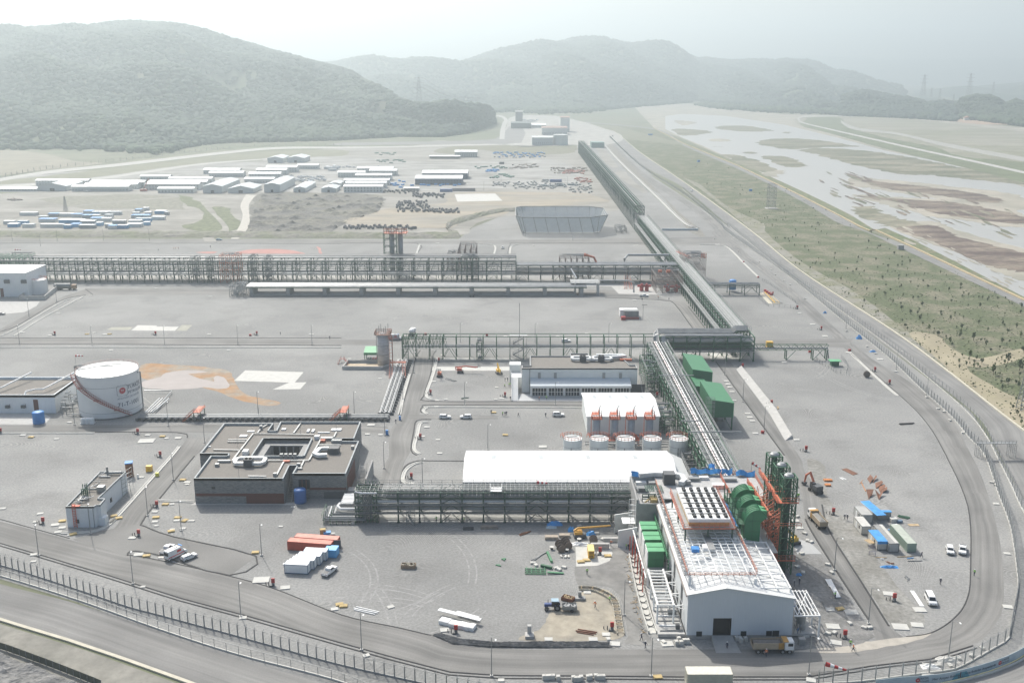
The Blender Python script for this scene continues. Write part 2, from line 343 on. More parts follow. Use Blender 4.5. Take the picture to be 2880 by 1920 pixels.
ribbon('track',GL('a',[(2260,350),(2210,450),(2230,540),(2200,640),(2120,760)]),GL('a',[(2350,360),(2290,440),(2290,540),(2290,640),(2190,760)]),M('white_track',(.45,.43,.38),.95,var=.12,scale=.2),.19,50)
ribbon('track',GL('a',[(1390,600),(1500,600),(1640,640),(1800,730)]),GL('a',[(1390,625),(1500,640),(1600,670),(1720,740)]),dirt,.18,30)
ribbon('track',GL('a',[(0,600),(300,500),(560,470),(800,440),(1300,395),(1600,375)]),GL('a',[(0,625),(300,512),(560,484),(800,450),(1300,402),(1600,381)]),dirt,.20,50)
sheet('muddy_patch',GL('2',[(780,1330),(1600,1330),(1740,1350),(1850,1390),(1700,1410),(1220,1430),(1130,1480),(840,1520),(760,1568),(300,1568),(0,1530),(300,1440),(700,1400)]),M('tan_dirt',(.33,.285,.215),.95,var=.28,scale=.08,second=(.25,.235,.20),sscale=.02,stretch=(.5,1.6,1)),.21,4,2)
sheet('concrete_pad',GL('2',[(780,1340),(1060,1335),(1110,1385),(800,1392)]),concw,.25)
sheet('dark_verge',GL('2',[(640,1045),(780,1010),(1200,1005),(1590,1010),(1610,1040),(1540,1060),(1180,1065),(980,1035),(780,1060)]),M('scrub_verge',(.17,.165,.11),.95,var=.3,scale=.1),.12,4,2)
FZ=.22
ribbon('far_road',GL('1',[(-60,1240),(350,1175),(840,1125),(1500,1050),(1900,1015),(2352,1012)])+GL('2',[(400,1008),(900,995),(1290,988)]),GL('1',[(-60,1262),(350,1195),(840,1145),(1500,1068),(1900,1030),(2352,1024)])+GL('2',[(400,1018),(900,1004),(1290,996)]),M('far_pale_road',(.42,.41,.38),.95,var=.1,scale=.1),FZ,70)
ribbon('service_road',GL('1',[(0,1280),(600,1235),(1000,1180),(1400,1125),(1850,1092)]),GL('1',[(0,1300),(600,1250),(1000,1195),(1400,1137),(1850,1100)]),MATS['far_pale_road'],FZ,50)
sheet('far_asphalt',GL('2',[(0,985),(700,975),(1000,965),(1100,940),(1170,860),(1240,870),(1240,985),(900,990),(0,1005)]),asph2,FZ+.05,2,2)
ribbon('valley_road',GL('2',[(1090,960),(1095,900),(1110,850),(1120,825),(1080,805),(960,798)]),GL('2',[(1125,960),(1128,900),(1140,850),(1145,825),(1100,797),(960,792)]),MATS['far_pale_road'],FZ+.1,40)
sheet('far_works_ground',GL('2',[(1130,1000),(1140,860),(1200,800),(1480,800),(1800,880),(1950,950),(1830,1000),(1590,1000)]),M('works_ground',(.36,.35,.32),.95,var=.25,scale=.05),.12,3,3)
sheet('meadow',GL('1',[(1110,920),(1250,915),(1480,960),(1520,980),(1350,985),(1190,965)]),M('bright_meadow',(.20,.25,.09),.95,var=.15,scale=.03),.30,4,2)
sheet('brown_field',GL('1',[(-400,1040),(200,1045),(520,1110),(700,1130),(-60,1215),(-400,1260)]),M('brown_field_soil',(.24,.22,.165),.95,var=.2,scale=.03),.12,4,3)
sheet('scrub_flat',GL('1',[(-400,1250),(0,1245),(850,1150),(1500,1075),(1900,1040),(2352,1035),(2352,1075),(1900,1085),(1450,1120),(1000,1175),(600,1230),(0,1275),(-400,1300)]),M('dry_grass',(.19,.19,.13),.95,var=.2,scale=.04),.12,4,2)
def road(name,L_,R_,mat=asph,z=.02,n=90):return ribbon(name,L_,R_,mat,z,n)
up=GL('7',[(-600,300),(0,455),(180,500),(480,580),(880,680),(1100,718),(1585,830),(1900,920),(2352,1095)])+GL('8',[(400,1185),(600,1238),(800,1305),(1200,1335),(1600,1337),(2150,1335)])+GL('9',[(0,1335),(520,1335),(900,1332),(1180,1325),(1290,1300),(1540,1245),(1710,1220),(1860,1130),(1955,1000),(1983,800),(1965,350),(1815,0)])+GL('6',[(1700,1370),(1530,1185),(1160,870),(1080,800),(1030,740),(900,640),(760,500),(570,330),(320,140),(200,40)])+GL('3',[(200,1568),(0,1400)])+GL('c',[(2352,1010),(2050,680),(1900,520),(1800,430)])
dn=GL('7',[(-600,420),(0,605),(310,695),(700,812),(1250,985),(1700,1105),(2352,1292)])+GL('8',[(400,1402),(750,1492),(1100,1516),(1600,1518),(2352,1525)])+GL('9',[(0,1525),(860,1525),(1300,1450),(1700,1405),(2000,1310),(2130,1200),(2203,1070),(2210,850),(2180,560),(2080,200),(1990,0)])+GL('6',[(1830,1290),(1560,1060),(1300,900),(1050,690),(860,510),(640,330),(420,160),(280,0)])+GL('3',[(225,1520),(0,1360)])+GL('c',[(2352,930),(2050,620),(1900,480),(1800,400)])
A=rsm(sml(up,5),400);B=sml(dn,5)
B2=[]
j=0
for p in A:
 best=min(range(max(0,j),min(len(B),j+30)),key=lambda k:(B[k]-p).length);j=best;B2.append(B[best])
def rib_raw(name,A,B,mat,z):
 vs=[];fs=[];uv=[];Ls=0
 for i,(a,b)in enumerate(zip(A,B)):
  if i:Ls+=(a-A[i-1]).length
  w=(b-a).length;vs+=[(a.x,a.y,z),(b.x,b.y,z)];uv+=[(Ls,0),(Ls,w)]
  if i:k=2*i;fs.append((k-2,k,k+1,k-1))
 me=bpy.data.meshes.new(name);me.from_pydata(vs,[],fs);ul=me.uv_layers.new(name='UVMap')
 for p in me.polygons:
  for li in p.loop_indices:ul.data[li].uv=uv[me.loops[li].vertex_index]
 me.materials.append(mat);o=link(name,me);o['kind']='structure';return o
rib_raw('perimeter_road',A,B2,asph,.024)
oi=GL('7',[(-800,640),(0,885),(500,1012),(1200,1240),(2000,1500),(2352,1610)])+GL('8',[(500,1760),(1500,1800)])+GL('9',[(1000,1720),(1700,1600),(2200,1460),(2450,1330),(2680,1150),(2700,800),(2560,560),(2400,380),(2250,120)])+GL('6',[(2150,1500),(1990,1260),(1440,845),(760,335),(330,0)])+GL('3',[(330,1568),(0,1290)])+GL('c',[(2352,850),(1900,485),(1780,410),(1500,380)])
oo=GL('7',[(-800,880),(0,1135),(600,1320),(1300,1568),(1800,1750)])+GL('8',[(0,1900),(800,2100)])+GL('9',[(800,2200),(1900,1900),(2500,1600),(2900,1100),(2950,700),(2800,200),(2620,0)])+GL('6',[(2352,1400),(2080,1190),(1800,970),(1430,700),(800,290),(440,0)])+GL('3',[(440,1568),(0,1250)])+GL('c',[(2352,700),(2050,450),(1900,392),(1450,340)])
A=rsm(sml(oi,5),300);Bq=sml(oo,5);B2=[];j=0
for p in A:
 best=min(range(max(0,j),min(len(Bq),j+30)),key=lambda k:(Bq[k]-p).length);j=best;B2.append(Bq[best])
rib_raw('outer_road',A,B2,asph2,.02)
OUT_R=[p for p in B2]
mb=MB();ws_(mb,[p for p in B2[::2]],.9,.4,.0);one('concrete_road_barrier',mb,M('tan_concrete',(.50,.47,.38),.85,var=.12,scale=.5),'low tan concrete edge barrier running along the outer side of the outer road','barrier')
road('cross_road',GL('p',[(-400,951),(0,952),(600,953),(1000,955),(1500,960),(1960,956),(2200,955),(2400,952)]),GL('p',[(-400,969),(0,969),(600,969),(1000,970),(1500,970),(1960,971),(2200,973),(2380,978)]),z=.03)
road('cross_road',GL('p',[(-400,670),(0,671),(700,673),(1300,676),(1900,668),(2060,664)]),GL('p',[(-400,682),(0,684),(700,685),(1300,686),(1900,689),(2040,690)]),z=.03)
road('cross_road',GL('p',[(240,812),(420,812),(900,815),(1500,815),(1690,815),(1830,822)])+GL('m',[(1050,690),(1200,720),(1300,765),(1480,1000)]),GL('p',[(250,829),(420,829),(900,828),(1500,829),(1690,832)])+GL('m',[(490,680),(900,697),(1080,712),(1170,745),(1355,1000)]),z=.028)
road('cross_road',GL('4',[(590,425),(380,500),(0,700),(-200,800)]),GL('4',[(640,462),(470,490),(100,690),(-100,800)]),z=.032,n=30)
road('cross_road',GL('5',[(530,820),(510,880),(490,1000),(440,1150),(400,1290),(330,1420),(330,1568)])+GL('8',[(300,60),(255,225)]),GL('5',[(650,850),(630,930),(600,1060),(570,1150),(548,1260),(510,1360),(480,1530)])+GL('8',[(430,60),(410,215)]),z=.034)
road('cross_road',GL('p',[(1170,1129),(1400,1129),(1650,1129)]),GL('p',[(1170,1140),(1400,1140),(1650,1140)]),z=.036,n=10)
road('cross_road',GL('p',[(1150,1166),(1300,1168),(1400,1169)]),GL('p',[(1150,1178),(1300,1178),(1400,1178)]),z=.036,n=10)
road('cross_road',GL('p',[(-400,1196),(0,1196),(600,1193),(900,1190),(1090,1200)]),GL('p',[(-400,1214),(0,1214),(600,1216),(900,1214),(1100,1222)]),z=.036)
road('cross_road',GL('7',[(1290,-120),(1180,30),(900,330),(790,500),(620,600)]),GL('7',[(1500,-120),(1340,10),(1090,310),(975,470),(870,690)]),z=.040,n=40)
sheet('parking_bay',GL('7',[(500,580),(700,520),(985,465),(1000,490),(1200,562),(1765,695),(1590,826),(1300,750),(1100,700),(1060,690),(1010,670),(930,658),(880,680),(900,700),(700,640)]),MATS['asphalt'],.044)
road('diagonal_road',GL('6',[(230,925),(460,1240),(700,1568)])+GL('9',[(740,120),(810,230),(845,440),(900,540),(1100,850),(1280,1130),(1340,1310)]),GL('6',[(330,925),(560,1240),(800,1568)])+GL('9',[(830,90),(900,200),(960,340),(1010,520),(1230,870),(1420,1175),(1540,1260)]),z=.038,n=60)
sheet('side_road',GL('h',[(690,490),(980,480),(1110,420),(1145,350),(1150,260),(1290,290),(1330,400),(1380,620),(1470,1000),(1560,1300),(1640,1450),(1300,1430),(1340,1340),(1300,1150),(1270,950),(1190,800),(1080,740),(900,715),(730,725)]),M('worn_asphalt',(.17,.168,.16),.9,var=.25,scale=.25,second=(.24,.235,.22),sscale=.12),.046,3,.1)
tm=M('tyre_track_dust',(.268,.266,.257),.95,var=.3,scale=.6);rt=random.Random(31)
for i in range(34):
 c,x0,x1,y0,y1=[('8',0,1300,600,1120),('8',60,900,880,1180),('4',200,2300,850,1250),('4',300,2300,480,720),('6',900,1700,980,1500),('5',0,2200,500,700),('9',1000,1900,250,900)][i%7];a=G(c,rt.uniform(x0,x1),rt.uniform(y0,y1));t=rt.uniform(0,6.28);k=rt.uniform(-.04,.04);L_=rt.uniform(14,40);P=[];q=a.copy()
 for s in range(10):P.append(q.copy());q=q+Vc((math.cos(t),math.sin(t),0))*L_/10;t+=k*L_/10
 for o_ in(0,1.9):ribbon('tyre_track',offset_line(P,o_+.22),offset_line(P,o_-.22),tm,.0125+.0002*i,14)
sheet('dirt_patch',GL('h',[(380,1050),(450,1000),(700,900),(760,740),(900,740),(1080,780),(1190,880),(1230,1100),(1290,1330),(1000,1400),(0,1395),(250,1260),(340,1130)]),M('pale_brown_dirt',(.34,.305,.24),.95,var=.22,scale=.35,second=(.26,.24,.20),sscale=.08),.05,3,.25)
sheet('dark_bank',GL('8',[(600,1240),(680,1225),(850,1270),(1100,1290),(1500,1285),(1870,1290),(1870,1330),(1400,1330),(1000,1325),(760,1300)]),mud,.06,4,.2)
sheet('dirt_patch',GL('9',[(730,680),(900,690),(1000,760),(1280,1200),(1320,1250),(1180,1310),(940,1320),(820,1200),(740,900)]),mud,.05,3,.3)
sheet('dirt_patch',GL('9',[(860,20),(980,80),(1000,280),(1100,420),(1230,520),(1330,700),(1480,900),(1660,1100),(1640,1180),(1480,1180),(1400,1120),(1200,800),(1020,520),(960,350),(880,150)]),M('brown_gravel',(.20,.195,.175),.95,var=.35,scale=.8,second=(.265,.26,.24),sscale=.12),.052,3,.3)
sheet('dust_streak',GL('9',[(1080,1300),(1300,1280),(1500,1255),(1700,1225),(1650,1260),(1400,1320),(1100,1360),(700,1350),(900,1335)]),M('dusty_asphalt',(.40,.37,.32),.95,var=.15,scale=.4),.049,4,.3)
for pts in([(980,945),(1150,940),(1400,960),(1580,990),(1620,1060),(1700,1150),(1920,1200),(1850,1230),(1620,1180),(1440,1110),(1250,1090),(1050,1060),(960,1020)],):
 sheet('stained_ground',GL('4',pts),M('orange_stain',(.34,.20,.10),.95,var=.18,scale=.3,second=(.29,.265,.22),sscale=.08),.03,4,.6)
sheet('pale_puddle',GL('4',[(990,1060),(1100,1030),(1150,1000),(1300,982),(1430,995),(1300,1010),(1420,1050),(1480,1060),(1480,1025),(1540,1030),(1580,1085),(1540,1110),(1400,1100),(1250,1115),(1000,1105)]),M('pink_mud',(.37,.335,.315),.9,var=.06,scale=.2),.04,3,.4)
sheet('concrete_pad',GL('4',[(1690,983),(2092,995),(2030,1068),(1612,1055)]),concw,.035)
sheet('concrete_pad',GL('4',[(1990,1068),(2112,1065),(2070,1112),(1878,1115)]),concw,.045)
sheet('concrete_pad',GL('4',[(950,672),(1080,675),(1080,682),(1232,683),(1205,711),(903,708)]),concw,.035)
sheet('concrete_pad',GL('4',[(770,686),(915,686),(890,706),(735,704)]),M('weathered_concrete',(.34,.335,.28),.9,var=.15,scale=.4),.035)
sheet('concrete_pad',GL('4',[(1255,670),(1325,672),(1285,710),(1215,710)]),MATS['weathered_concrete'],.035)
for pts in([(1350,170),(1500,165),(1450,180)],[(1600,180),(1700,155),(1850,148),(2000,155),(2100,180),(2000,186),(1700,187)],[(2180,130),(2205,140),(2218,180),(2200,185),(2195,150)]):
 sheet('red_dust',GL('4',pts),M('red_marking',(.42,.22,.19),.95,var=.15,scale=.1),.05,4,.5)
sheet('concrete_pad',GL('d',[(-200,790),(600,790),(700,850),(620,945),(-200,945)]),conc,.028)
sheet('concrete_pad',GL('5',[(620,958),(1200,958),(1200,985),(600,985)]),concw,.03)
sheet('concrete_pad',GL('u',[(280,680),(1090,690),(1095,772),(200,772)]),M('bluish_concrete',(.45,.46,.46),.85,var=.1,scale=.5),.03)
sheet('concrete_pad',GL('h',[(690,250),(1110,250),(1145,330),(1110,420),(960,480),(700,490)]),concw,.055)
sheet('concrete_pad',GL('i',[(0,1180),(0,1120),(240,1120),(250,1240),(120,1240)]),conc,.056)
sheet('concrete_pad',GL('n',[(-300,640),(0,610),(330,610),(300,650),(200,700),(-300,740)]),conc,.03)
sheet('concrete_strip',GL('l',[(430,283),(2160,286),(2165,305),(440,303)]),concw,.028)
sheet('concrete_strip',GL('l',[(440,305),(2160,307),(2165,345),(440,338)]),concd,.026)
sheet('concrete_strip',GL('p',[(-300,776),(1440,776),(1440,787),(-300,787)]),conc,.03)
sheet('concrete_strip',GL('p',[(1480,798),(1830,800),(1920,815),(1920,828),(1800,828),(1740,826),(1720,806),(1480,804)]),conc,.03)
sheet('concrete_strip',GL('5',[(700,896),(1200,898),(1200,912),(700,910)]),concw,.03)
sheet('concrete_pad',GL('k',[(820,355),(1200,400),(1210,440),(860,430)]),concw,.03)
sheet('concrete_pad',GL('9',[(740,560),(880,600),(960,680),(790,680)]),M('smooth_slab',(.40,.405,.40),.8,var=.05),.053)
for pts in([(1760,650),(1850,640),(2040,860),(1960,880)],[(2030,960),(2160,960),(2300,1100),(2420,1180),(2400,1240),(2180,1110)]):sheet('pale_dirt_patch',GL('c',pts),dirt,.06,3,2)
sheet('rough_verge',GL('c',[(1830,470),(1920,540),(2120,740),(2352,985)])+GL('2',[(2352,1475)])+GL('6',[(150,60),(60,40)])+GL('2',[(2352,1545),(2200,1340)])+GL('c',[(2330,1090),(2080,830),(1880,600)]),M('rough_brown_verge',(.20,.19,.165),.95,var=.45,scale=.3),.034,2,1.5)
gl=GL('c',[(1450,330),(1900,380),(2060,440),(2352,690)])+GL('3',[(0,1230),(450,1568)])+GL('6',[(445,0),(805,285),(1435,695),(1805,965),(2085,1185),(2352,1395),(3200,2100)])
gr=GL('6',[(3200,1150),(2352,545),(1700,200),(1210,-10)])+GL('3',[(800,1350),(380,1150),(0,985)])+GL('2',[(2352,1005),(2150,885),(1570,830)])
sheet('grass_strip',gl+gr,stripg,.03)
sheet('sandy_margin',GL('6',[(1560,725),(1750,740),(1850,830),(2050,900),(2352,830),(2352,900),(2100,960),(1960,960),(2020,1020),(2200,1130),(2352,1210),(2352,1390),(2080,1185),(1900,1050),(1750,900)]),M('pale_sand',(.33,.29,.20),.95,var=.25,scale=.1,second=(.26,.23,.15),sscale=.05),.05,3,.6)
sheet('verge',GL('3',[(0,1225),(100,1290),(300,1440),(420,1540)])+GL('6',[(440,-10),(800,280),(1430,690),(1900,1040),(1850,940),(1500,680),(1150,420),(900,290),(700,150),(560,20)])+GL('3',[(560,1540),(300,1420),(120,1270)]),M('grey_verge',(.235,.225,.19),.95,var=.25,scale=.3,second=(.17,.17,.10),sscale=.08),.045,2,.5)
ribbon('river_road',GL('2',[(1570,832),(2150,885),(2352,990)])+GL('3',[(380,1145),(800,1345),(1100,1500),(1280,1600)])+GL('6',[(1560,130),(2352,500),(3000,820)]),GL('2',[(1570,838),(2150,893),(2352,1002)])+GL('3',[(380,1165),(780,1365),(1060,1530)])+GL('6',[(1240,20),(1560,170),(2352,545),(3000,880)]),asph2,.06,90)
yl=GL('2',[(2150,883),(2352,988)])+GL('3',[(380,1143),(800,1343),(1100,1498),(1290,1600)])+GL('6',[(1290,0),(1570,130),(2352,500),(3000,820)])
mb=MB();ws_(mb,rsm(yl,60),1.6,.7);one('river_road_barrier',mb,M('ochre_kerb',(.42,.34,.20),.85,var=.15,scale=.2),'ochre kerb barrier on the river side of the narrow river road','barrier')
ribbon('river_bank',yl,GL('2',[(2150,878),(2352,975)])+GL('3',[(400,1128),(820,1318),(1150,1480),(1330,1590)])+GL('6',[(1390,0),(1620,95),(2352,470),(3000,780)]),bankg,.05,80)
bed=GL('3',[(-350,720),(-100,700),(300,740),(700,790),(1400,800),(2352,880),(3000,960)])+[G('3',3600,1400),G('6',4200,900)]+GL('6',[(3000,785),(2352,475),(1620,100),(1390,0)])+GL('3',[(1330,1590),(1150,1480),(820,1320),(400,1130),(0,955),(-200,880)])
sheet('river_bed',bed,sandm,.04)
wat=GL('3',[(-120,800),(0,785),(300,800),(700,860),(1050,945),(1400,1040),(1700,1100),(2050,1185),(2352,1290),(2800,1420)])+[G('6',3600,500)]+GL('6',[(2900,720),(2352,478),(1625,105),(1395,3)])+GL('3',[(1325,1585),(1155,1478),(825,1318),(405,1128),(150,1010),(0,950),(-120,890)])
sheet('river',wat,wm,.08)
isl=[('3',islg,[(510,985),(600,960),(780,955),(1000,975),(1150,1000),(1240,1010),(1000,1015),(750,1030),(600,1010)]),('3',islg,[(800,1035),(1000,1022),(1300,1045),(1600,1090),(1900,1150),(2352,1232),(2700,1290),(2352,1272),(2000,1240),(1700,1208),(1500,1200),(1200,1140),(1000,1090),(900,1060)]),('3',islg,[(550,1080),(700,1080),(820,1120),(850,1140),(760,1155),(640,1125)]),('3',islg,[(280,1065),(420,1080),(640,1160),(560,1190),(430,1150),(330,1100)]),('3',sandm,[(560,1190),(700,1175),(690,1200),(620,1220)]),('3',islg,[(180,1015),(260,1012),(300,1030),(230,1040)]),('3',sandm,[(180,960),(300,960),(320,975),(200,975)]),('3',islg,[(250,870),(450,870),(620,900),(450,908),(250,890)]),('3',islg,[(-60,890),(100,895),(180,905),(180,918),(0,935)]),('3',sandm,[(-60,830),(100,845),(0,865)]),('3',sandm,[(1120,1275),(1200,1225),(1500,1250),(1900,1290),(2352,1355),(2352,1450),(2000,1405),(1600,1350),(1300,1300)]),('3',sandm,[(1180,1345),(1500,1360),(1900,1385),(2352,1470),(2352,1568),(2000,1530),(1700,1490),(1400,1410)]),('6',sandm,[(1430,0),(1500,-30),(1740,-40),(1900,20),(2352,150),(2700,260),(2700,450),(2352,370),(2150,300),(2000,215),(1700,110)]),('3',islg,[(1170,1440),(1300,1425),(1400,1475),(1560,1520),(1730,1568),(1450,1568),(1300,1520)]),('3',islg,[(430,1048),(500,1048),(490,1060),(430,1056)]),('3',islg,[(690,912),(745,912),(740,920),(700,920)])]
for i,(c,m_,pts)in enumerate(isl):sheet('river_island',GL(c,pts),m_,.12+.01*(i%5),10,5 if c=='3' else 1.6)
for c,m_,pts in[('3',islb,[(1220,1240),(1500,1270),(1700,1290),(2000,1330),(2200,1380),(2100,1395),(1700,1340),(1400,1300)]),('3',islb,[(1200,1352),(1500,1372),(1900,1402),(2352,1492),(2352,1545),(2000,1510),(1750,1470),(1500,1400)]),('6',islb,[(1470,5),(1740,-10),(1900,60),(2352,180),(2600,250),(2600,370),(2352,310),(2100,255),(1700,90)])]:
 sheet('river_island',GL(c,pts),m_,.19,10,3.5)
r_=random.Random(4)
for i in range(90):
 c,x,y=('3',r_.uniform(900,2300),0)if i%3 else('6',r_.uniform(1500,2350),0)
 if c=='3':y=1080+(x-900)*.22+r_.uniform(60,260);w_,h_=r_.uniform(15,90),r_.uniform(3,11)
 else:y=(x-1400)*.47+r_.uniform(-90,30);w_,h_=r_.uniform(10,60),r_.uniform(3,9)
 sheet('river_island',GL(c,[(x+w_*math.cos(k*.7)*r_.uniform(.5,1.1),y+w_*.33*math.cos(k*.7)+h_*math.sin(k*.7)*r_.uniform(.5,1.2))for k in range(9)]),[sandm,islg,islb][i%3],.21+.002*(i%20))
sheet('bare_orange_ground',GL('3',[(1690,800),(1800,785),(2000,790),(2200,835),(2250,860),(1950,850)]),M('orange_earth',(.40,.28,.19),.95),.4,3,3)
sheet('flood_plain',GL('3',[(780,815),(1080,800),(1500,815),(2352,910),(3300,1010),(3300,1500),(2600,1290),(2352,1265),(1900,1130),(1400,1020),(1000,915),(820,870)]),M('flood_plain_soil',(.27,.255,.20),.95,var=.25,scale=.03,second=(.20,.20,.13),sscale=.006,stretch=(.5,1.5,1)),.14,3,3)
sheet('green_levee',GL('3',[(810,865),(850,830),(880,812),(1080,812),(1150,880),(1400,950),(1720,1010),(1850,1060),(2000,1090),(2352,1120),(3000,1260),(3000,1420),(2352,1262),(1900,1145),(1400,1030),(1000,915)]),M('levee_grass',(.125,.145,.075),.95,var=.3,scale=.04),.2,3,2)
ribbon('levee_road',GL('3',[(800,835),(790,815),(840,802),(1000,798),(1300,800)]),GL('3',[(815,832),(806,818),(850,807),(1000,803),(1300,805)]),MATS['far_pale_road'],.3,30)
ribbon('levee_road',GL('3',[(800,830),(860,852),(1200,930),(1600,1020),(2000,1105),(2352,1182),(3000,1320)]),GL('3',[(795,838),(860,860),(1200,940),(1600,1032),(2000,1119),(2352,1198),(3000,1342)]),MATS['far_pale_road'],.3,50)
ribbon('side_channel',GL('3',[(1090,830),(1200,880),(1480,915),(1800,985),(2352,1085),(3000,1200)]),GL('3',[(1090,845),(1180,895),(1480,930),(1800,1010),(2352,1115),(3000,1240)]),M('dry_channel',(.33,.325,.29),.9,var=.1,scale=.05),.28,50)
sheet('brown_verge',GL('2',[(1600,850),(1900,870),(2352,990),(2352,1000),(1950,960),(1860,890),(1600,862)]),M('verge_grass',(.17,.17,.11),.95,var=.2,scale=.05),.09)
def bank(name,base,top,h,mat,label):
 A=rsm(sml(base,4),140);B=rsm(sml(top,4),140);vs=[];fs=[];K=9
 for i in range(140):
  for k in range(K):
   t=k/(K-1);p=A[i].lerp(B[i],t);z=h*math.sin(math.pi*min(1,t*1.15))**.8 if t*1.15<1 else 0
   z=max(0,z)*(.75+.5*random.random());vs.append((p.x,p.y,z+.02))
   if i and k:q=i*K+k;fs.append((q-K-1,q-K,q,q-1))
 me=bpy.data.meshes.new(name);me.from_pydata(vs,[],fs)
 if me.polygons[0].normal.z<0:me.flip_normals()
 me.materials.append(mat);o=link(name,me);o['kind']='structure';o['label']=label
bank('embankment',GL('p',[(-300,669),(0,668),(600,669),(1250,671),(1262,660),(1275,635),(1400,600),(1470,596)]),GL('p',[(-300,645),(0,646),(600,649),(1240,652),(1252,640),(1270,616),(1400,588),(1480,588)]),2.2,M('embankment_soil',(.19,.18,.155),.95,var=.35,scale=.3,second=(.14,.15,.09),sscale=.05),'long rough earth bank between the laydown yard and the plant road')
def mound(name,pts_c,hmax,mat,n=60,seed=1,amp=.5):
 xs=[p.x for p in pts_c];ys=[p.y for p in pts_c];x0,x1,y0,y1=min(xs),max(xs),min(ys),max(ys);r=np.random.default_rng(seed)
 gx=np.linspace(x0,x1,n);gy=np.linspace(y0,y1,n);Z=np.zeros((n,n))
 for k in range(160):
  cx,cy=r.uniform(x0,x1),r.uniform(y0,y1);s=r.uniform(.02,.08)*(x1-x0);hh=r.uniform(.3,1)*hmax
  Z=np.maximum(Z,hh*np.exp(-(((gx[:,None]-cx)/s)**2+((gy[None]-cy)/(s*.8))**2)*2))
 Z*=np.clip(np.minimum(np.minimum(np.arange(n)[:,None],n-1-np.arange(n)[:,None]),np.minimum(np.arange(n)[None],n-1-np.arange(n)[None]))/6,0,1)
 Z+=r.uniform(-.2,.2,(n,n))*amp;
 return gx,gy,Z
def inpoly(x,y,P):
 c=False;j=len(P)-1
 for i in range(len(P)):
  if(P[i].y>y)!=(P[j].y>y)and x<(P[j].x-P[i].x)*(y-P[i].y)/(P[j].y-P[i].y)+P[i].x:c=not c
  j=i
 return c
def rough(name,poly,hmax,mat,n,seed,label=None):
 gx,gy,Z=mound(name,poly,hmax,mat,n,seed);vs=[];idx={};fs=[]
 for i in range(n):
  for j in range(n):
   if inpoly(gx[i],gy[j],poly):idx[(i,j)]=len(vs);vs.append((gx[i],gy[j],.16+max(0,Z[i,j])))
 for i in range(n-1):
  for j in range(n-1):
   q=[(i,j),(i+1,j),(i+1,j+1),(i,j+1)]
   if all(k in idx for k in q):fs.append(tuple(idx[k]for k in q))
 me=bpy.data.meshes.new(name);me.from_pydata(vs,[],fs);me.materials.append(mat);o=link(name,me);o['kind']='structure'
 if label:o['label']=label
rough('rubble_heaps',GL('p',[(735,548),(1033,549),(1078,562),(1068,594),(960,632),(925,662),(705,663),(695,640),(712,600)]),3.0,rubm,150,3,'dark rubble heaps filling the field left of the yard')
rough('dark_bank_heaps',GL('8',[(620,1240),(680,1228),(850,1272),(1100,1292),(1500,1288),(1870,1292),(1870,1325),(1400,1328),(1000,1322),(760,1300)]),.3,mud,160,5)
# ================= hills and forest
def hill(name,ridge,base,Yr,label,back=900,bump=18,seed=0,nx=160,ny=60,sharp=1.25,mat=hillm,drop=14):
 """terrain between a foot line on the plain and a ridge whose crest heights are measured"""
 r=np.random.default_rng(seed);crest=[]
 for c,x,y in ridge:
  X,Y=px(c,x,y);yr=Yr(X)if callable(Yr)else Yr;v=(Y-960)/F;z=CAMH-yr*(SI+v*CO)/(CO-v*SI)-drop;crest.append(((X-1440)/F/(CO-v*SI),yr,z))
 foot=[]
 for c,x,y in base:
  g=G(c,x,y);foot.append((g.x/g.y,g.y))
 crest.sort();foot.sort()
 u=np.linspace(crest[0][0],crest[-1][0],nx);cy=np.interp(u,[a[0]for a in crest],[a[1]for a in crest]);cz=np.interp(u,[a[0]for a in crest],[a[2]for a in crest])
 fy=np.interp(u,[a[0]for a in foot],[a[1]for a in foot]);cy=np.maximum(cy,fy+60)
 ph=r.uniform(0,6.28,(14,));fr=r.uniform(1,9,(14,2))
 rows=[]
 for j in range(ny):
  t=j/(ny-1)*1.45
  if t<=1:
   y=fy+(cy-fy)*t;prof=(math.sin(math.pi/2*t)**sharp)
  else:y=cy+(t-1)/.45*back;prof=max(0,math.cos(math.pi/2*(t-1)/.45))
  n=sum(np.sin(u*fr[k,0]*14+t*fr[k,1]*3.2+ph[k])/(1+fr[k,0]*.35)for k in range(14))
  z=cz*prof+bump*n*(math.sin(math.pi*min(t,1))**.8 if t<1 else 0)
  rows.append(np.stack([u*y,y,np.maximum(z,-.5 if 0<j<ny-1 else-2)],1))
 V=np.concatenate(rows);fs=[(j*nx+i,j*nx+i+1,(j+1)*nx+i+1,(j+1)*nx+i)for j in range(ny-1)for i in range(nx-1)]
 me=bpy.data.meshes.new(name);me.from_pydata(V.tolist(),[],fs);me.materials.append(mat);me.polygons.foreach_set('use_smooth',[True]*len(fs))
 struct(name,me,None,label=label)
 return np.array(rows)
def blob(n=1):
 bm=bmesh.new();bmesh.ops.create_icosphere(bm,subdivisions=n,radius=1);v=np.array([x.co[:]for x in bm.verts]);f=np.array([[q.index for q in p.verts]for p in bm.faces]);bm.free();return v,f
BV,BF=blob(1)
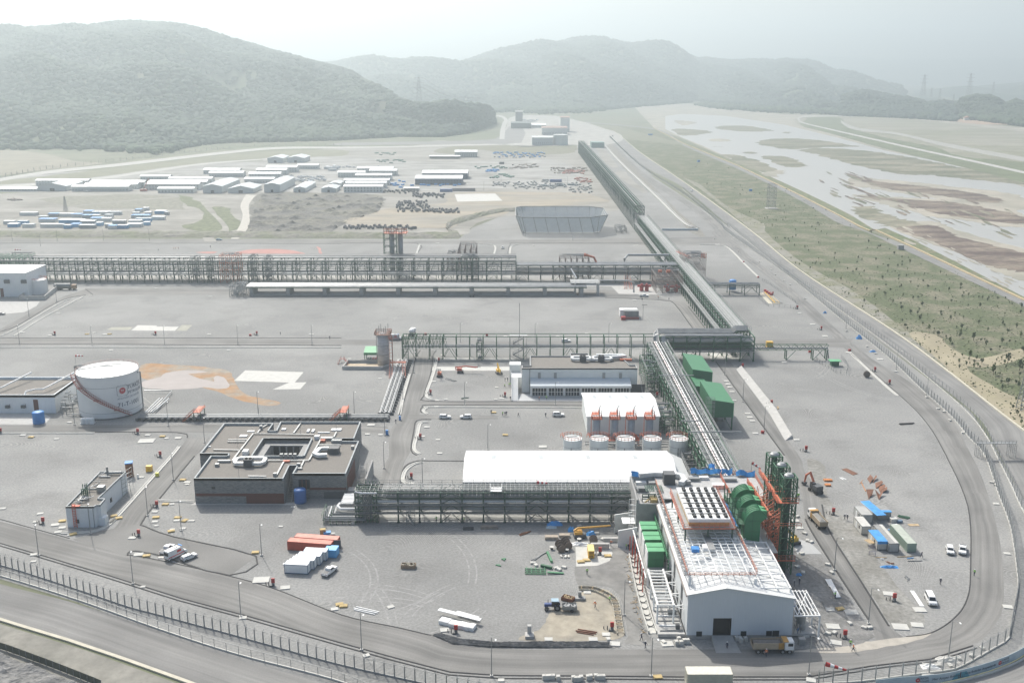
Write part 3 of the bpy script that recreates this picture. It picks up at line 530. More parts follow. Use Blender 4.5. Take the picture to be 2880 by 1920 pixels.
def forest(name,P,S,mat,label,cat='forest',zs=.7,V0=BV,F0=BF):
 """many leafy crowns merged to one canopy object"""
 n=len(P);ang=rng.uniform(0,6.28,n);sx=S*rng.uniform(.8,1.2,n);sy=S*rng.uniform(.8,1.2,n);sz=S*rng.uniform(.75,1.3,n)*zs
 nv=len(V0);base=V0[None]*(1+rng.uniform(-.22,.22,(n,nv,1)))
 x=base[...,0]*sx[:,None];y=base[...,1]*sy[:,None];z=base[...,2]*sz[:,None]
 ca,sa=np.cos(ang)[:,None],np.sin(ang)[:,None]
 V=np.stack([x*ca-y*sa+P[:,0:1],x*sa+y*ca+P[:,1:2],z+P[:,2:3]],-1).reshape(-1,3)
 Fc=(F0[None]+(np.arange(n)*nv)[:,None,None]).reshape(-1,3)
 me=bpy.data.meshes.new(name);me.vertices.add(len(V));me.vertices.foreach_set('co',V.ravel())
 me.loops.add(Fc.size);me.loops.foreach_set('vertex_index',Fc.ravel().astype(np.int32));me.polygons.add(len(Fc))
 me.polygons.foreach_set('loop_start',np.arange(0,Fc.size,3,dtype=np.int32));me.update(calc_edges=True);me.materials.append(mat)
 o=link(name,me);o['kind']='stuff';o['label']=label;o['category']=cat;return o
def scatter(rows,n,t0=0,t1=1.02,size=(6,9),clear=None,uu=(0,1)):
 ny,nx,_=rows.shape;out=[];ss=[]
 tj=rng.uniform(t0,t1,n)/1.45*(ny-1);ti=rng.uniform(uu[0],uu[1],n)*(nx-1)
 j=np.clip(tj.astype(int),0,ny-2);i=np.clip(ti.astype(int),0,nx-2);a=(tj-j)[:,None];b=(ti-i)[:,None]
 P=(rows[j,i]*(1-a)+rows[j+1,i]*a)*(1-b)+(rows[j,i+1]*(1-a)+rows[j+1,i+1]*a)*b
 S=rng.uniform(size[0],size[1],n)
 k=np.ones(n,bool)
 if clear is not None:
  q=np.sin(P[:,0]*.006+1)+np.sin(P[:,1]*.009+P[:,0]*.003)+np.sin(P[:,0]*.013-P[:,1]*.011)
  k=(q<clear)|(tj/(ny-1)*1.45>.45)|(rng.uniform(0,1,n)<.1)
 P=P[k];S=S[k];P[:,2]+=S*.35
 return P,S
H1r=[('1',x,y)for x,y in[(-900,420),(-500,260),(0,192),(180,175),(500,163),(780,147),(1000,150),(1200,157),(1350,192),(1500,237),(1680,268),(1900,337),(2100,387),(2352,450)]]+[('2',x,y)for x,y in[(80,482),(170,545),(320,613),(430,672),(520,722),(620,690),(700,672),(780,692),(860,725),(980,752),(1030,800),(1050,850)]]
H1b=[('1',-900,1040),('1',0,1035),('1',700,1030),('1',1100,1045),('1',1500,990),('1',2352,968),('2',400,944),('2',700,945),('2',880,918),('2',960,890),('2',1050,852)]
r1=hill('hill',H1r,H1b,lambda X:3350 if X<700 else max(2450,3350-(X-700)*1.6),'large wooded hill filling the left background',seed=3,bump=13,nx=200,ny=90)
P,S=scatter(r1,34000,0,1.03,(4.5,9.5),1.15);forest('hillside_forest',P,S,forestm,'dense hazy green wood covering the large hill on the left')
P,S=scatter(r1,2500,0,.28,(5,10),None);forest('foothill_trees',P,S*.9,M('foothill_leaves',(.035,.065,.022),.9,var=.5,scale=.05),'darker trees at the foot of the large left hill')
H2r=[('1',1900,440),('2',-150,425),('2',0,412),('2',200,392),('2',500,391),('2',570,410),('2',750,420),('2',900,387),('2',1100,337),('2',1300,306),('2',1450,277),('2',1600,247),('2',1720,244),('2',1850,260),('2',1950,281),('2',2150,286),('2',2250,300),('2',2352,332),('3',100,381),('3',170,379),('3',280,401),('3',340,406),('3',500,401),('3',630,411),('3',700,393),('3',850,396),('3',930,422),('3',1040,495),('3',1200,510),('3',1350,552),('3',1500,602),('3',1540,645)]
H2b=[('1',1900,800),('2',0,780),('2',900,760),('2',1200,765),('2',1740,768),('2',2352,715),('3',100,700),('3',900,775),('3',1540,790)]
r2=hill('hill',H2r,H2b,lambda X:6000-600*math.sin((X-700)/400),'broad far hill in the middle background',seed=8,bump=22,back=1500,nx=200,ny=80,drop=24)
P,S=scatter(r2,26000,0,1.03,(8,14),2.2);forest('far_forest',P,S,forestm,'pale hazy wood covering the far middle hill')
hk=hill('foothill',[('2',850,735),('2',980,650),('2',1100,590),('2',1250,560),('2',1400,590),('2',1550,650),('2',1690,720),('2',1745,752)],[('2',850,775),('2',1200,770),('2',1500,768),('2',1745,766)],4300,'rounded wooded knoll in front of the far middle hill',seed=5,bump=8,back=500,nx=80,ny=40)
P,S=scatter(hk,5000,0,1.05,(9,15));forest('knoll_forest',P,S,forestm,'hazy trees covering the rounded knoll before the far hill')
r3=hill('hill',[('3',1100,640),('3',1250,600),('3',1450,640),('3',1560,655),('3',1700,690),('3',1800,675),('3',1900,690)],[('3',1100,800),('3',1500,815),('3',1900,840)],3500,'low wooded rise behind the river village on the right',seed=6,bump=4,back=500,nx=80,ny=40)
P,S=scatter(r3,4000,0,1.05,(5,10));forest('rise_forest',P,S,forestm,'trees on the low rise behind the river village')
r4=hill('hill',[('3',1860,760),('3',1920,672),('3',2000,640),('3',2120,640),('3',2180,665),('3',2230,700),('3',2290,670),('3',2352,680),('3',2600,660),('3',2900,700)],[('3',1860,800),('3',2352,858),('3',2900,880)],3000,'low dark tree covered hill at the right edge',seed=9,bump=4,back=500,nx=80,ny=40)
P,S=scatter(r4,5000,0,1.05,(5,11));forest('right_hill_forest',P,S,M('dark_forest',(.035,.06,.025),.9,var=.4,scale=.03),'dark clump of trees on the low hill at the right edge')
r5=hill('hill',[('3',1500,640),('3',1700,600),('3',1950,585),('3',2120,568),('3',2250,558),('3',2352,548),('3',2700,520)],[('3',1500,700),('3',2700,720)],6500,'faint distant ridge at the far right',seed=11,bump=10,back=900,nx=60,ny=30,mat=forestm)
r6=hill('hill',[('1',1700,410),('1',2200,400),('2',0,402),('2',300,405),('2',650,402),('2',880,385),('2',1200,380),('3',600,392),('3',900,380),('3',1400,400),('3',2000,395),('3',2700,390)],[('1',1700,585),('3',2700,585)],11500,'palest ridge on the horizon',seed=12,bump=15,back=1500,nx=80,ny=20,mat=forestm)
def belt(c,pts,n,size,dy=60):
 L_=rsm(GL(c,pts),400);out=[]
 for _ in range(n):
  p=random.choice(L_);out.append((p.x+random.uniform(-15,15),p.y+random.gauss(0,dy),0))
 P=np.array(out);S=rng.uniform(size[0],size[1],len(P));P[:,2]=S*.6;return P,S
Pl=[];Sl=[]
for a in[('2',[(1000,755),(1400,775),(1750,765)],500,(6,12),80),('3',[(150,735),(500,760),(1000,775),(1400,790),(1650,800)],1400,(5,11),110),('3',[(1650,800),(1900,815),(2150,840),(2352,870)],700,(5,11),70),('1',[(700,1010),(900,1030),(1190,1040),(1000,1000)],220,(4,9),30),('1',[(1180,960),(1500,985),(1350,975)],60,(3,7),20),('1',[(150,830),(400,870),(800,870)],200,(5,9),60)]:
 P,S=belt(*a);Pl.append(P);Sl.append(S)
forest('valley_trees',np.concatenate(Pl),np.concatenate(Sl),M('valley_leaves',(.05,.085,.035),.9,var=.5,scale=.05),'hazy belt of trees along the foot of the hills and the far river bank')
# ================= haze
HAZE_D=0.00030
mb=MB().box(-6500,6500,-120,12800,-3,640)
hm=bpy.data.materials.new('haze');hm.use_nodes=True;N=hm.node_tree.nodes;N.clear();o_=N.new('ShaderNodeOutputMaterial');pv=N.new('ShaderNodeVolumePrincipled')
pv.inputs['Color'].default_value=(.82,.95,1.0,1);pv.inputs['Density'].default_value=HAZE_D;pv.inputs['Anisotropy'].default_value=.5
hm.node_tree.links.new(pv.outputs[0],o_.inputs['Volume'])
hz=link('haze',mb.mesh('haze',hm));hz['kind']='stuff';hz['label']='pale summer haze over the whole valley';hz['category']='haze'
# ================= edges, channels, slabs
sheet('outer_verge',GL('7',[(-800,900),(0,1160),(600,1345),(1280,1590),(600,1800),(-900,1600)]),M('grey_dirt',(.25,.24,.21),.95,var=.28,scale=.4,second=(.19,.185,.16),sscale=.1),.022)
rough('excavated_bank',GL('7',[(-700,1250),(0,1370),(300,1480),(640,1610),(300,1900),(-900,1700)]),.9,mud,110,21)
def edge(name,pts,w,h,mat,label,cat='kerb',c=None,n=0,auto=False,z0=0.0):
 P=GL(c,pts)if c else pts
 if n:P=rsm(sml(P,5),n)
 mb=MB();ws_(mb,P,w,h,z0);o=one(name,mb,mat,label,cat);return o
for d_,l in((0,'nearer the road'),(-1.1,'farther from the road')):mb=MB();ws_(mb,offset_line(dn[0:-20],d_),.32,.13);one('cable_duct',mb,blackc,'long black cable duct along the perimeter road edge, '+l,'kerb')
for P_l in(sml(GL('7',[(-600,290),(0,440),(180,490),(480,572)]),6),sml(GL('7',[(880,685),(1100,722),(1585,832),(1900,922),(2352,1098)])+GL('8',[(400,1188),(620,1240)]),5),sml(GL('9',[(1815,0),(1965,350),(1983,800),(1955,1000),(1860,1130),(1710,1222),(1540,1248)]),6),sml(GL('6',[(1815,1568),(1700,1370),(1530,1185),(1160,870)]),6)):
 mb=MB();ws_(mb,P_l,.28,.1);one('dark_road_edge',mb,blackc,'dark asphalt lip @','kerb',tuple(P_l[len(P_l)//2]),auto=True)
for c,pts in[('7',[(880,690),(885,670),(930,659),(1010,672),(1100,690),(1580,826),(1765,695),(1200,562),(1000,490),(978,462),(1090,310),(1340,5)]),('4',[(0,1408),(600,1408),(1220,1411),(1290,1447)]),('4',[(0,760),(600,760),(2352,760)]),('4',[(0,803),(600,804),(2352,812)]),('4',[(0,108),(900,108),(2352,112)]),('5',[(0,108),(520,108),(510,190)]),('5',[(1145,190),(1165,115),(1250,108),(2080,108)]),('5',[(655,845),(632,880),(625,960),(600,1060),(568,1160),(600,1195),(1200,1197),(1660,1198)]),('5',[(560,1275),(545,1262),(560,1235),(620,1222),(1200,1225),(1660,1226)]),('5',[(620,1322),(520,1330),(500,1400),(480,1530),(520,1568)]),('8',[(850,40),(600,38),(520,40),(440,75),(410,160),(415,215)]),('5',[(545,845),(510,900),(490,1000),(400,1290)]),('6',[(230,925),(460,1240),(700,1568)]),('9',[(740,120),(800,225)]),('9',[(845,440),(900,545),(1100,860),(1280,1130)]),('9',[(960,340),(1010,520),(1230,870),(1420,1175)]),('m',[(490,680),(900,697),(1080,712),(1170,745),(1350,990)]),('m',[(1300,765),(1480,1000)]),('4',[(590,425),(640,462)]),('4',[(0,718),(130,670),(410,505),(590,465)])]:
 mb=MB();Q=sml(GL(c,pts),3);ws_(mb,Q,.45,.13);one('road_kerb',mb,blackc,'black road kerb @','kerb',tuple(Q[len(Q)//2]),auto=True)
def U_channel(mb,P,w=1.2):
 P=sml(P,4)
 ws_(mb,offset_line(P,w/2),.35,.25);ws_(mb,offset_line(P,-w/2),.35,.25)
 ws_(mb,P,w,.08)
for c,pts in[('7',[(1235,-60),(1180,10),(1000,210),(830,400),(760,470)]),('e',[(1080,1070),(940,1200),(780,1290),(560,1330),(360,1335),(180,1340)]),('5',[(660,895),(640,985),(615,1060),(585,1150),(610,1180),(660,1190)]),('5',[(590,1285),(565,1265),(585,1245),(640,1236),(1200,1238),(1655,1240)]),('5',[(600,1340),(545,1350),(525,1420),(500,1520),(540,1560)]),('8',[(480,205),(425,180),(440,110),(500,62),(560,50)]),('5',[(470,1010),(430,1150),(400,1290)]),('d',[(-300,1068),(600,1068),(1300,1068)]),('4',[(0,825),(900,825),(2352,828)]),('4',[(5,745),(120,690),(400,525),(480,495)]),('4',[(100,745),(280,630),(450,540),(575,475)]),('6',[(120,118),(250,122),(320,145),(430,255),(520,340)]),('6',[(1160,870),(1300,1000),(1420,1110),(1480,1158)]),('5',[(540,115),(515,190)]),('5',[(940,112),(1055,125),(1050,190)]),('5',[(1160,190),(1170,130),(1220,118)]),('7',[(1085,312),(1340,322)])]:
 mb=MB();Q=GL(c,pts);U_channel(mb,Q,.9);one('drainage_channel',mb,concw,'pale drainage channel @','channel',tuple(Q[len(Q)//2]),auto=True)
mb=MB()
P=[G('c',1870,590),G('c',2080,820),G('c',2352,1080)]+GL('2',[(2150,1335),(2352,1530)])+GL('m',[(1390,10)])
P=sml(P,5);ws_(mb,offset_line(P,1.6),.5,.9);ws_(mb,offset_line(P,-1.6),.5,.9);ws_(mb,P,2.6,.25)
one('culvert',mb,conc,'long pale concrete culvert beside the far road and green rack','channel')
mb=MB();ws_(mb,GL('m',[(1395,28),(1040,28)]),1.2,1.6);one('settling_basin_wall',mb,M('pale_blue_metal',(.42,.48,.50),.6,var=.08,scale=.3),'low pale blue rectangular wall right of the tall rack','wall')
mb=MB();Pa=rsm(GL('k',[(1140,545),(1300,760),(1500,1020),(1680,1330)]),30);Pb=rsm(GL('k',[(1190,530),(1360,740),(1560,990),(1745,1300)]),30)
for i in range(29):
 a,b,c_,d_=Pa[i],Pa[i+1],Pb[i+1],Pb[i];k=.06 if i%2 else 0
 mb.add([(a.x,a.y,.05),(b.x,b.y,.05),(c_.x,c_.y,1.1+k),(d_.x,d_.y,1.1+k),(d_.x+.3,d_.y,1.1+k),(c_.x+.3,c_.y,1.1+k),(c_.x+.8,c_.y,0),(d_.x+.8,d_.y,0)],[(0,1,2,3),(3,2,5,4),(4,5,6,7),(0,3,4,7),(1,6,5,2)])
one('sloped_concrete_wall',mb,conc,'long pale zigzag sloped concrete wall right of the diagonal road','wall')
# ================= fences
def fence(name,label,path,h,step,postw,mats,tip=False,rows=4,postcap=100,beam=True,mesh_h=None):
 L=sum((b-a).length for a,b in zip(path,path[1:]));n=int(L/step);P=rsm(path,n+1)
 root=thing(name,label,'fence',tuple(P[0]))
 for a,b,i in zip(P,P[1:],range(n)):pass
 mb=MB();extra=MB()
 order=sorted(range(n+1),key=lambda i:P[i].length)
 near=set(order[:postcap-2]);proto=MB();proto.box(-postw/2,postw/2,-postw/2,postw/2,0,h)
 if tip:proto.bar((0,0,h),(.25,.25,h+.55),.07);proto.bar((0,0,h),(-.25,-.25,h+.55),.07)
 pm=proto.mesh('post',mats[0])
 for i in range(n+1):
  if i in near:o=link('post',pm,root);o.location=P[i]-P[0]
  else:
   extra.box(P[i].x-postw/2,P[i].x+postw/2,P[i].y-postw/2,P[i].y+postw/2,0,h)
   if tip:extra.bar(P[i]+Vc((0,0,h)),P[i]+Vc((.2,.2,h+.5)),.08)
 if extra.v:o=part(root,'post',extra,mats[0]);o['kind']='stuff'
 for k in range(rows):
  z=h*(k+1)/rows-.05
  for a,b in zip(P,P[1:]):mb.bar(a+Vc((0,0,z)),b+Vc((0,0,z)),.05 if k<rows-1 else.09)
 part(root,'wire',mb,mats[1])
 if beam:bm_=MB();ws_(bm_,P,.3,.35);part(root,'base_wall',bm_,mats[2])
 return root,P
fin=GL('7',[(-400,690),(0,758),(35,768),(105,787),(400,882),(640,962),(890,1047),(1100,1102),(1420,1188),(1600,1237),(1950,1335),(2352,1445)])+GL('8',[(650,1590),(1100,1680)])
fence('perimeter_fence','tall grey inner security fence with forked posts at the lower left',sml(fin,4),3.1,2.4,.24,(galv,galvd,concd),True,9)
fo=GL('7',[(-400,740),(0,832),(550,1003),(1080,1193),(1600,1362),(2100,1492),(2352,1562)])+GL('8',[(200,1640)])
r_,PP=fence('outer_fence','thin outer fence on a pale kerb beside the outer road at lower left',sml(fo,4),2.3,3.4,.09,(galvd,galvd,concw),False,3)
fb=GL('r',[(350,985),(550,968),(740,960),(1110,912),(1290,888),(1600,852),(1720,820),(1890,730),(2080,620),(2200,545),(2225,430),(2290,90)])+GL('9',[(2305,800),(2260,500),(2180,280),(2080,0)])+GL('6',[(1970,1445),(1850,1300),(1640,1110),(1400,880),(1100,640),(750,350),(500,170),(290,20)])+GL('3',[(250,1540),(0,1335)])+GL('c',[(2352,880),(1950,500)])
fence('perimeter_fence','tall grey inner security fence curving round the right side of the plant',sml(fb,4),3.1,3.2,.22,(galv,galvd,concw),True,8)
f2=GL('9',[(2600,600),(2460,500),(2352,395),(2260,200),(2160,0)])+GL('6',[(2090,1435),(1960,1270),(1720,1060),(1400,800),(1000,510),(740,330),(330,0)])+GL('3',[(280,1540),(0,1305)])
fence('outer_fence','outer wire fence beside the wide outer road on the right',sml(f2,4),3.0,4.0,.14,(galv,galvd,concw),True,4)
a=G('9',2020,10);b=G('9',2280,10);root=thing('scaffold_footbridge','scaffold footbridge crossing both security fences at the right edge','footbridge',tuple(a));part(root,'deck',MB().bar(a+Vc((0,0,5)),b+Vc((0,0,5)),1.6,.2),galv);part(root,'handrail',MB().rail([a+Vc((0,-.8,5)),b+Vc((0,-.8,5))],1.1,.09,1.2),galv)
for p in(a,a.lerp(b,.12),a.lerp(b,.85),b):part(root,'scaffold_frame',MB().rail([p+Vc((0,-1.2,0)),p+Vc((0,1.2,0))],5,.1,1.2,5),galv)
f3=GL('7',[(-300,1260),(0,1335),(200,1405),(400,1480),(640,1575),(700,1600)])
root=thing('dark_mesh_fence','dark olive mesh screen fence at the bottom left corner','fence',tuple(f3[0]));P=rsm(sml(f3,4),22);mb=MB();ws_(mb,P,.05,1.7,.15);part(root,'mesh_screen',mb,M('olive_mesh',(.10,.105,.08),.9,var=.2));
pm=MB().box(-.06,.06,-.06,.06,0,2).mesh('post',galvd)
for p in P:o=link('post',pm,root);o.location=p-root.location
def far_fence(label,c,pts,step=9,h=3.2,w=.28):
 P=sml(GL(c,pts),3);fence('far_fence',label,P,h,step,w,(galv,galvd,concw),False,2)
far_fence('distant boundary fence following the pale road below the left hill','1',[(0,1225),(350,1162),(840,1108),(1500,1030),(1900,1003),(2352,1003)],14,4.5,.5)
# ================= signs, banner, windsocks
def text_mesh(body,size,mat,depth=.01,align='CENTER',res=2):
 cu=bpy.data.curves.new('letters','FONT');cu.body=body;cu.size=size;cu.extrude=depth;cu.align_x=align;cu.resolution_u=res
 o=bpy.data.objects.new('t',cu);C.objects.link(o);dg=bpy.context.evaluated_depsgraph_get();me=bpy.data.meshes.new_from_object(o.evaluated_get(dg));me.name='letters'
 bpy.data.objects.remove(o);me.materials.clear();me.materials.append(mat);return me
def bend_text(me,fn):
 for v in me.vertices:v.co=fn(v.co.x,v.co.y,v.co.z)
 me.update();return me
bt=[G('r',a,b)for a,b in[(900,1030),(1150,1000),(1500,972),(1700,935),(1850,898),(2000,855),(2100,820),(2200,780),(2290,735),(2352,695),(2440,630)]]
bt=rsm(sml(bt,5),80)
root=thing('banner_fence','pale blue printed banner wall curving along the outer road at the lower right','banner',tuple(bt[0]))
mb=MB();ws_(mb,bt,.06,2.1,.15);part(root,'banner_sheet',mb,M('banner_print',(.40,.50,.55),.6,var=.12,scale=.12,second=(.52,.58,.60),sscale=.12))
mb=MB();ws_(mb,offset_line(bt,-.8),.4,.35);part(root,'base_kerb',mb,concw)
cum=[0]
for a,b in zip(bt,bt[1:]):cum.append(cum[-1]+(b-a).length)
def on_banner(s,z,off=.06):
 j=0
 while j<len(cum)-2 and cum[j+1]<s:j+=1
 t=(s-cum[j])/(cum[j+1]-cum[j]);p=bt[j].lerp(bt[j+1],t);d=(bt[j+1]-bt[j]).normalized();n=Vc((d.y,-d.x,0));q=p+n*off;return Vc((q.x,q.y,z))
def s_of(pt):
 j=min(range(len(bt)),key=lambda k:(bt[k]-pt).length);return cum[j]
def banner_text(body,size,c,x,y,z,mat):
 s0=s_of(G(c,x,y));me=text_mesh(body,size,mat,.01)
 bend_text(me,lambda X,Y,Z:on_banner(s0+X,z+Y,.08+Z)-bt[0]);return link('letters',me,root)
ink=M('dark_ink',(.05,.08,.12),.7,var=0);logor=M('logo_red',(.50,.03,.045),.5,var=0)
banner_text("TÜRKİYE",.62,'r',1375,985,1.35,ink);banner_text("PETROLLERİ",.5,'r',1375,985,.75,ink)
banner_text("TÜRKİYE",.62,'r',2165,800,1.35,ink);banner_text("PETROLLERİ",.5,'r',2165,800,.75,ink)
banner_text("Her Arayan Bulamaz",.85,'r',1590,955,.9,ink);banner_text("Ama Bulanlar Arayanlardır",.85,'r',1930,875,.9,ink)
for x,y in((1303,990),(2113,820)):
 s0=s_of(G('r',x,y));mb=MB();vs=[on_banner(s0+.55*math.cos(a*math.pi/12)*(1 if a%2 else.82),1.2+.55*math.sin(a*math.pi/12)*(1 if a%2 else.82),.09)for a in range(24)];mb.add(vs,[tuple(range(24))]);part(root,'round_logo',mb,logor)
 me=text_mesh("TP",.45,white,.005);bend_text(me,lambda X,Y,Z:on_banner(s0+X,1.05+Y,.10+Z)-bt[0]);link('letters',me,root)
mb=MB();s0=s_of(G('r',1720,925));vs=[on_banner(s0+a,b,.075)for a,b in((-2.2,.25),(2.6,.25),(1.6,1.7),(-1.2,1.6))];mb.add(vs,[(0,1,2,3)]);part(root,'sea_picture',mb,M('sea_print',(.10,.30,.38),.6,var=.2,scale=.6))
mb=MB()
for a,b,c_,d_ in((-.6,.45,.7,.6),(-.1,.6,.15,1.8),(-.5,.6,-.4,1.3),(.5,.6,.55,1.2)):mb.add([on_banner(s0+a,b,.09),on_banner(s0+c_,b,.09),on_banner(s0+c_,d_,.09),on_banner(s0+a,d_,.09)],[(0,1,2,3)])
part(root,'ship_picture',mb,M('ship_print',(.12,.06,.05),.7))
def windsock(p,h,label,ln=3.6,rz=0,droop=.45):
 root=thing('windsock',label,'windsock',tuple(p),rz)
 part(root,'pole',MB().tube([(0,0,0),(0,0,h)],.07,6),galvd,world=False)
 for k in range(5):
  x0=.2+ln*k/5;x1=.2+ln*(k+1)/5;part(root,'sock_band',MB().tube([(x0,0,h-droop*x0*.35),(x1,0,h-droop*x1*.35)],[.5-.06*k,.5-.06*(k+1)],10,False),red if k%2==0 else white,world=False)
windsock(G('r',400,960),HT(G('r',400,960).y,'r',780),'red and white windsock by the perimeter road at the lower right',4.2,R(-12),.6)
windsock(G('l',1588,285),HT(G('l',1588,285).y,'l',42),'red and white windsock in front of the long white hall',3,R(4),.3)
windsock(G('p',217,1052),HT(G('p',217,1052).y,'p',1000),'red and white windsock behind the big white storage tank',3.2,0,.1)
windsock(G('i',1820,215),HT(G('i',1820,215).y,'i',0),'red and white windsock drooping behind the blue tarpaulins',3,R(-40),1.2)
windsock(G('p',44,722),HT(G('p',44,722).y,'p',714)+3,'small windsock above the left end of the main pipe rack',4,0,.1)
windsock(G('m',1420,320),HT(G('m',1420,320).y,'m',262),'small windsock behind the red valve platform on the tall rack',3,0,.6)
# ================= pipe racks
def rack(name,label,p0,p1,width,levels,step=6.0,col=.35,mats=(steelg,pipem,galv),pipes=None,rail=True,tray=(),brace=3,topcol=None,bent=True,depthc=None,sheet_lv=(),side=1,long_bars=True,hrail=None):
 """rack along p0-p1; lateral offsets run 0..width to the left of travel"""
 p0=Vc((p0[0],p0[1],0));p1=Vc((p1[0],p1[1],0));d=p1-p0;L=d.length;d.normalize();nrm=Vc((-d.y,d.x,0))
 rz=math.atan2(d.y,d.x);root=thing(name,label,'pipe rack',tuple(p0),rz)
 zt=topcol or levels[-1];n=max(1,round(L/step));st=L/n
 fm=MB()
 for y in((0,width)if depthc is None else depthc):
  fm.box(-col/2,col/2,y-col/2,y+col/2,0,zt);fm.box(-col,col,y-col,y+col,0,.25)
 for z in levels:fm.box(-col/2.6,col/2.6,0,width,z-.35,z)
 if topcol and topcol>levels[-1]+.5:fm.box(-col/3,col/3,0,width,topcol-.3,topcol)
 me=fm.mesh('portal_frame',mats[0])
 for i in range(n+1):
  o=link('portal_frame',me,root);o.location=(i*st,0,0)
 if long_bars:
  for y in(0,width):
   mb=MB()
   for z in list(levels)+([topcol]if topcol else[]):mb.box(0,L,y-.13,y+.13,z-.34,z-.04)
   link('longitudinal_beam',mb.mesh('longitudinal_beam',mats[0]),root)
 mb=MB();lv=[0]+list(levels)
 for i in range(n):
  x0,x1=i*st,(i+1)*st
  if brace and i%brace==0:
   for y in(0,width):
    for a,b in zip(lv,lv[1:]):
     if b-a>1.5:
      xm=(x0+x1)/2;mb.bar((x0,y,a),(xm,y,b-.3),.16);mb.bar((x1,y,a),(xm,y,b-.3),.16)
  for z in levels:
   mb.bar((x0,0,z-.2),(x1,width,z-.2),.12)
 link('bracing',mb.mesh('bracing',mats[0]),root)
 rr=random.Random(len(name)+int(L));pp=pipes or{}
 for k,z in enumerate(levels):
  spec=pp.get(k,[])
  for(y,r,m_)in spec:
   link('pipe',MB().tube([(0,y,z+r),(L,y,z+r)],r,8).mesh('pipe',m_,smooth=False),root)
 for k in tray:
  z=levels[k];mb=MB().box(0,L,-1.15,-.1,z-.1,z-.02)
  link('walkway',mb.mesh('walkway',mats[2]),root)
 if rail:
  for k in(tray or[len(levels)-1]):
   z=levels[k];y=-1.15 if k in tray else 0
   link('handrail',MB().rail([(0,y,z),(L,y,z)],1.1,.07,st/2).mesh('handrail',mats[2]),root)
  if hrail:
   z=hrail;link('handrail',MB().rail([(0,width,z),(L,width,z)],1.2,.08,st/2).mesh('handrail',mats[2]),root)
 return root
def fill(width,n,rs,ms,seed=1,y0=.4):
 r=random.Random(seed);out=[];y=y0
 for i in range(n):
  q=r.choice(rs);y+=q
  if y+q>width-.2:break
  out.append((y,q,r.choice(ms)));y+=q+.26
 return out
a0=G('l',265,335);a1=G('l',2295,335);ya=a0.y
rackA=rack('pipe_rack','near dark pipe rack running left to right in front of the long white hall',(a0.x,ya),(a1.x,ya),6.4,[3.2,5.7,7.6,9.3],5.95,.4,(steeld,pipem,galvd),{0:[(1.6,.42,pipem),(2.9,.42,piped),(4.6,.3,piped),(5.6,.2,galvd)],1:[(.8,.42,white),(2.2,.3,pipem),(3.3,.3,galvd),(4.6,.3,piped)],2:fill(6.2,8,[.16,.22],[piped,galvd],3),3:[(1,.12,galvd),(2.4,.12,piped),(4,.12,galvd),(5.9,.14,galvd)]},True,(0,1),4,hrail=9.3)
mb=MB()
for k in range(60):
 x=a0.x+4+k*(a1.x-a0.x-6)/60
 for z,y0,y1 in((9.55,ya+.8,ya+6.2),(7.95,ya+.3,ya+6)):mb.box(x,x+.14,y0,y1,z,z+.06)
[mb.box(a0.x+8,a1.x,ya+y,ya+y+.5,z,z+.08)for y,z in((.2,7.7),(1.6,9.6),(3.1,9.6),(4.6,9.6),(2.2,7.9))];part(rackA,'cable_tray',mb,galvd)
part(rackA,'scaffold_tower',MB().rail([G('l',635,355),G('l',700,355)],6,.09,1.5,4).rail([G('l',640,350),G('l',695,350)],6,.09,1.2,3).stair(G('l',690,355)+Vc((0,0,0)),G('l',650,350)+Vc((0,0,3)),1,(0,1,0)).stair(G('l',650,350)+Vc((0,0,3)),G('l',690,350)+Vc((0,0,5.8)),1,(0,1,0)),galv)
mb=MB();p=G('l',1295,330);mb.box(p.x-1.6,p.x+1.6,ya,ya+3,9.5,9.6).rail([(p.x-1.6,ya,9.5),(p.x-1.6,ya+3,9.5)],1.3,.08).rail([(p.x+1.6,ya,9.5),(p.x+1.6,ya+3,9.5)],1.3,.08);part(rackA,'crossover_platform',mb,white)
mb=MB()
for zz in range(7):
 z=.8+zz*1.35
 for y in(0,2.2,4.4,6.4):mb.bar((a0.x-.2,ya+y,z),(a0.x+6.2,ya+y,z),.14)
for x in(0,.9,2.2,3.4,4.3,5.2,6.2):
 for y in(0,3.2,6.4):mb.bar((a0.x+x,ya+y,0),(a0.x+x,ya+y,10),.22)
part(rackA,'end_tower',mb,steelg)
mb=MB()
for k in range(5):x=a0.x+2.4+k*.55;mb.tube([(x,ya-.2,9.4),(x,ya-.2,1.2),(x,ya+2,1.0)],.2,6)
part(rackA,'riser_pipe',mb,piped)
mb=MB().tube([(a0.x,ya-.3,9.6),(a0.x+2,ya-.3,9.2),(a0.x+6.3,ya-.3,9.2)],.25,6);part(rackA,'white_duct',mb,white)
root=thing('low_pipe_bundle','tangle of white and grey pipes on low green frames left of the near rack','pipework',tuple(G('l',60,300)))
for k in range(8):
 y=ya-1.2+k*.75;z=1.2+.15*(k%3);x0=a0.x-9.5+k*.45
 mb=MB().tube([(a0.x+3,y,z),(x0+.5,y,z),(x0,y+.4,z),(x0,ya+6.5+k*.2,z+.6)],[.19+.07*(k%2)]*4,7);part(root,'pipe',mb,[white,pipem,piped][k%3]if k in(3,6,7)else piped)
mb=MB().tube([(a0.x,ya+3.6,2.6),(a0.x-5,ya+3.6,2.6),(a0.x-6,ya+5,2.8),(a0.x-5.6,ya+7,2.8)],.45,8);part(root,'white_duct',mb,white)
mb=MB().box(a0.x-5.2,a0.x-1.8,ya+6,ya+13,3.0,3.25)
for k in range(8):mb.box(a0.x-5.4,a0.x-1.6,ya+6+k,ya+6.25+k,3.2,3.4)
part(root,'cable_tray',mb,white)
mb=MB()
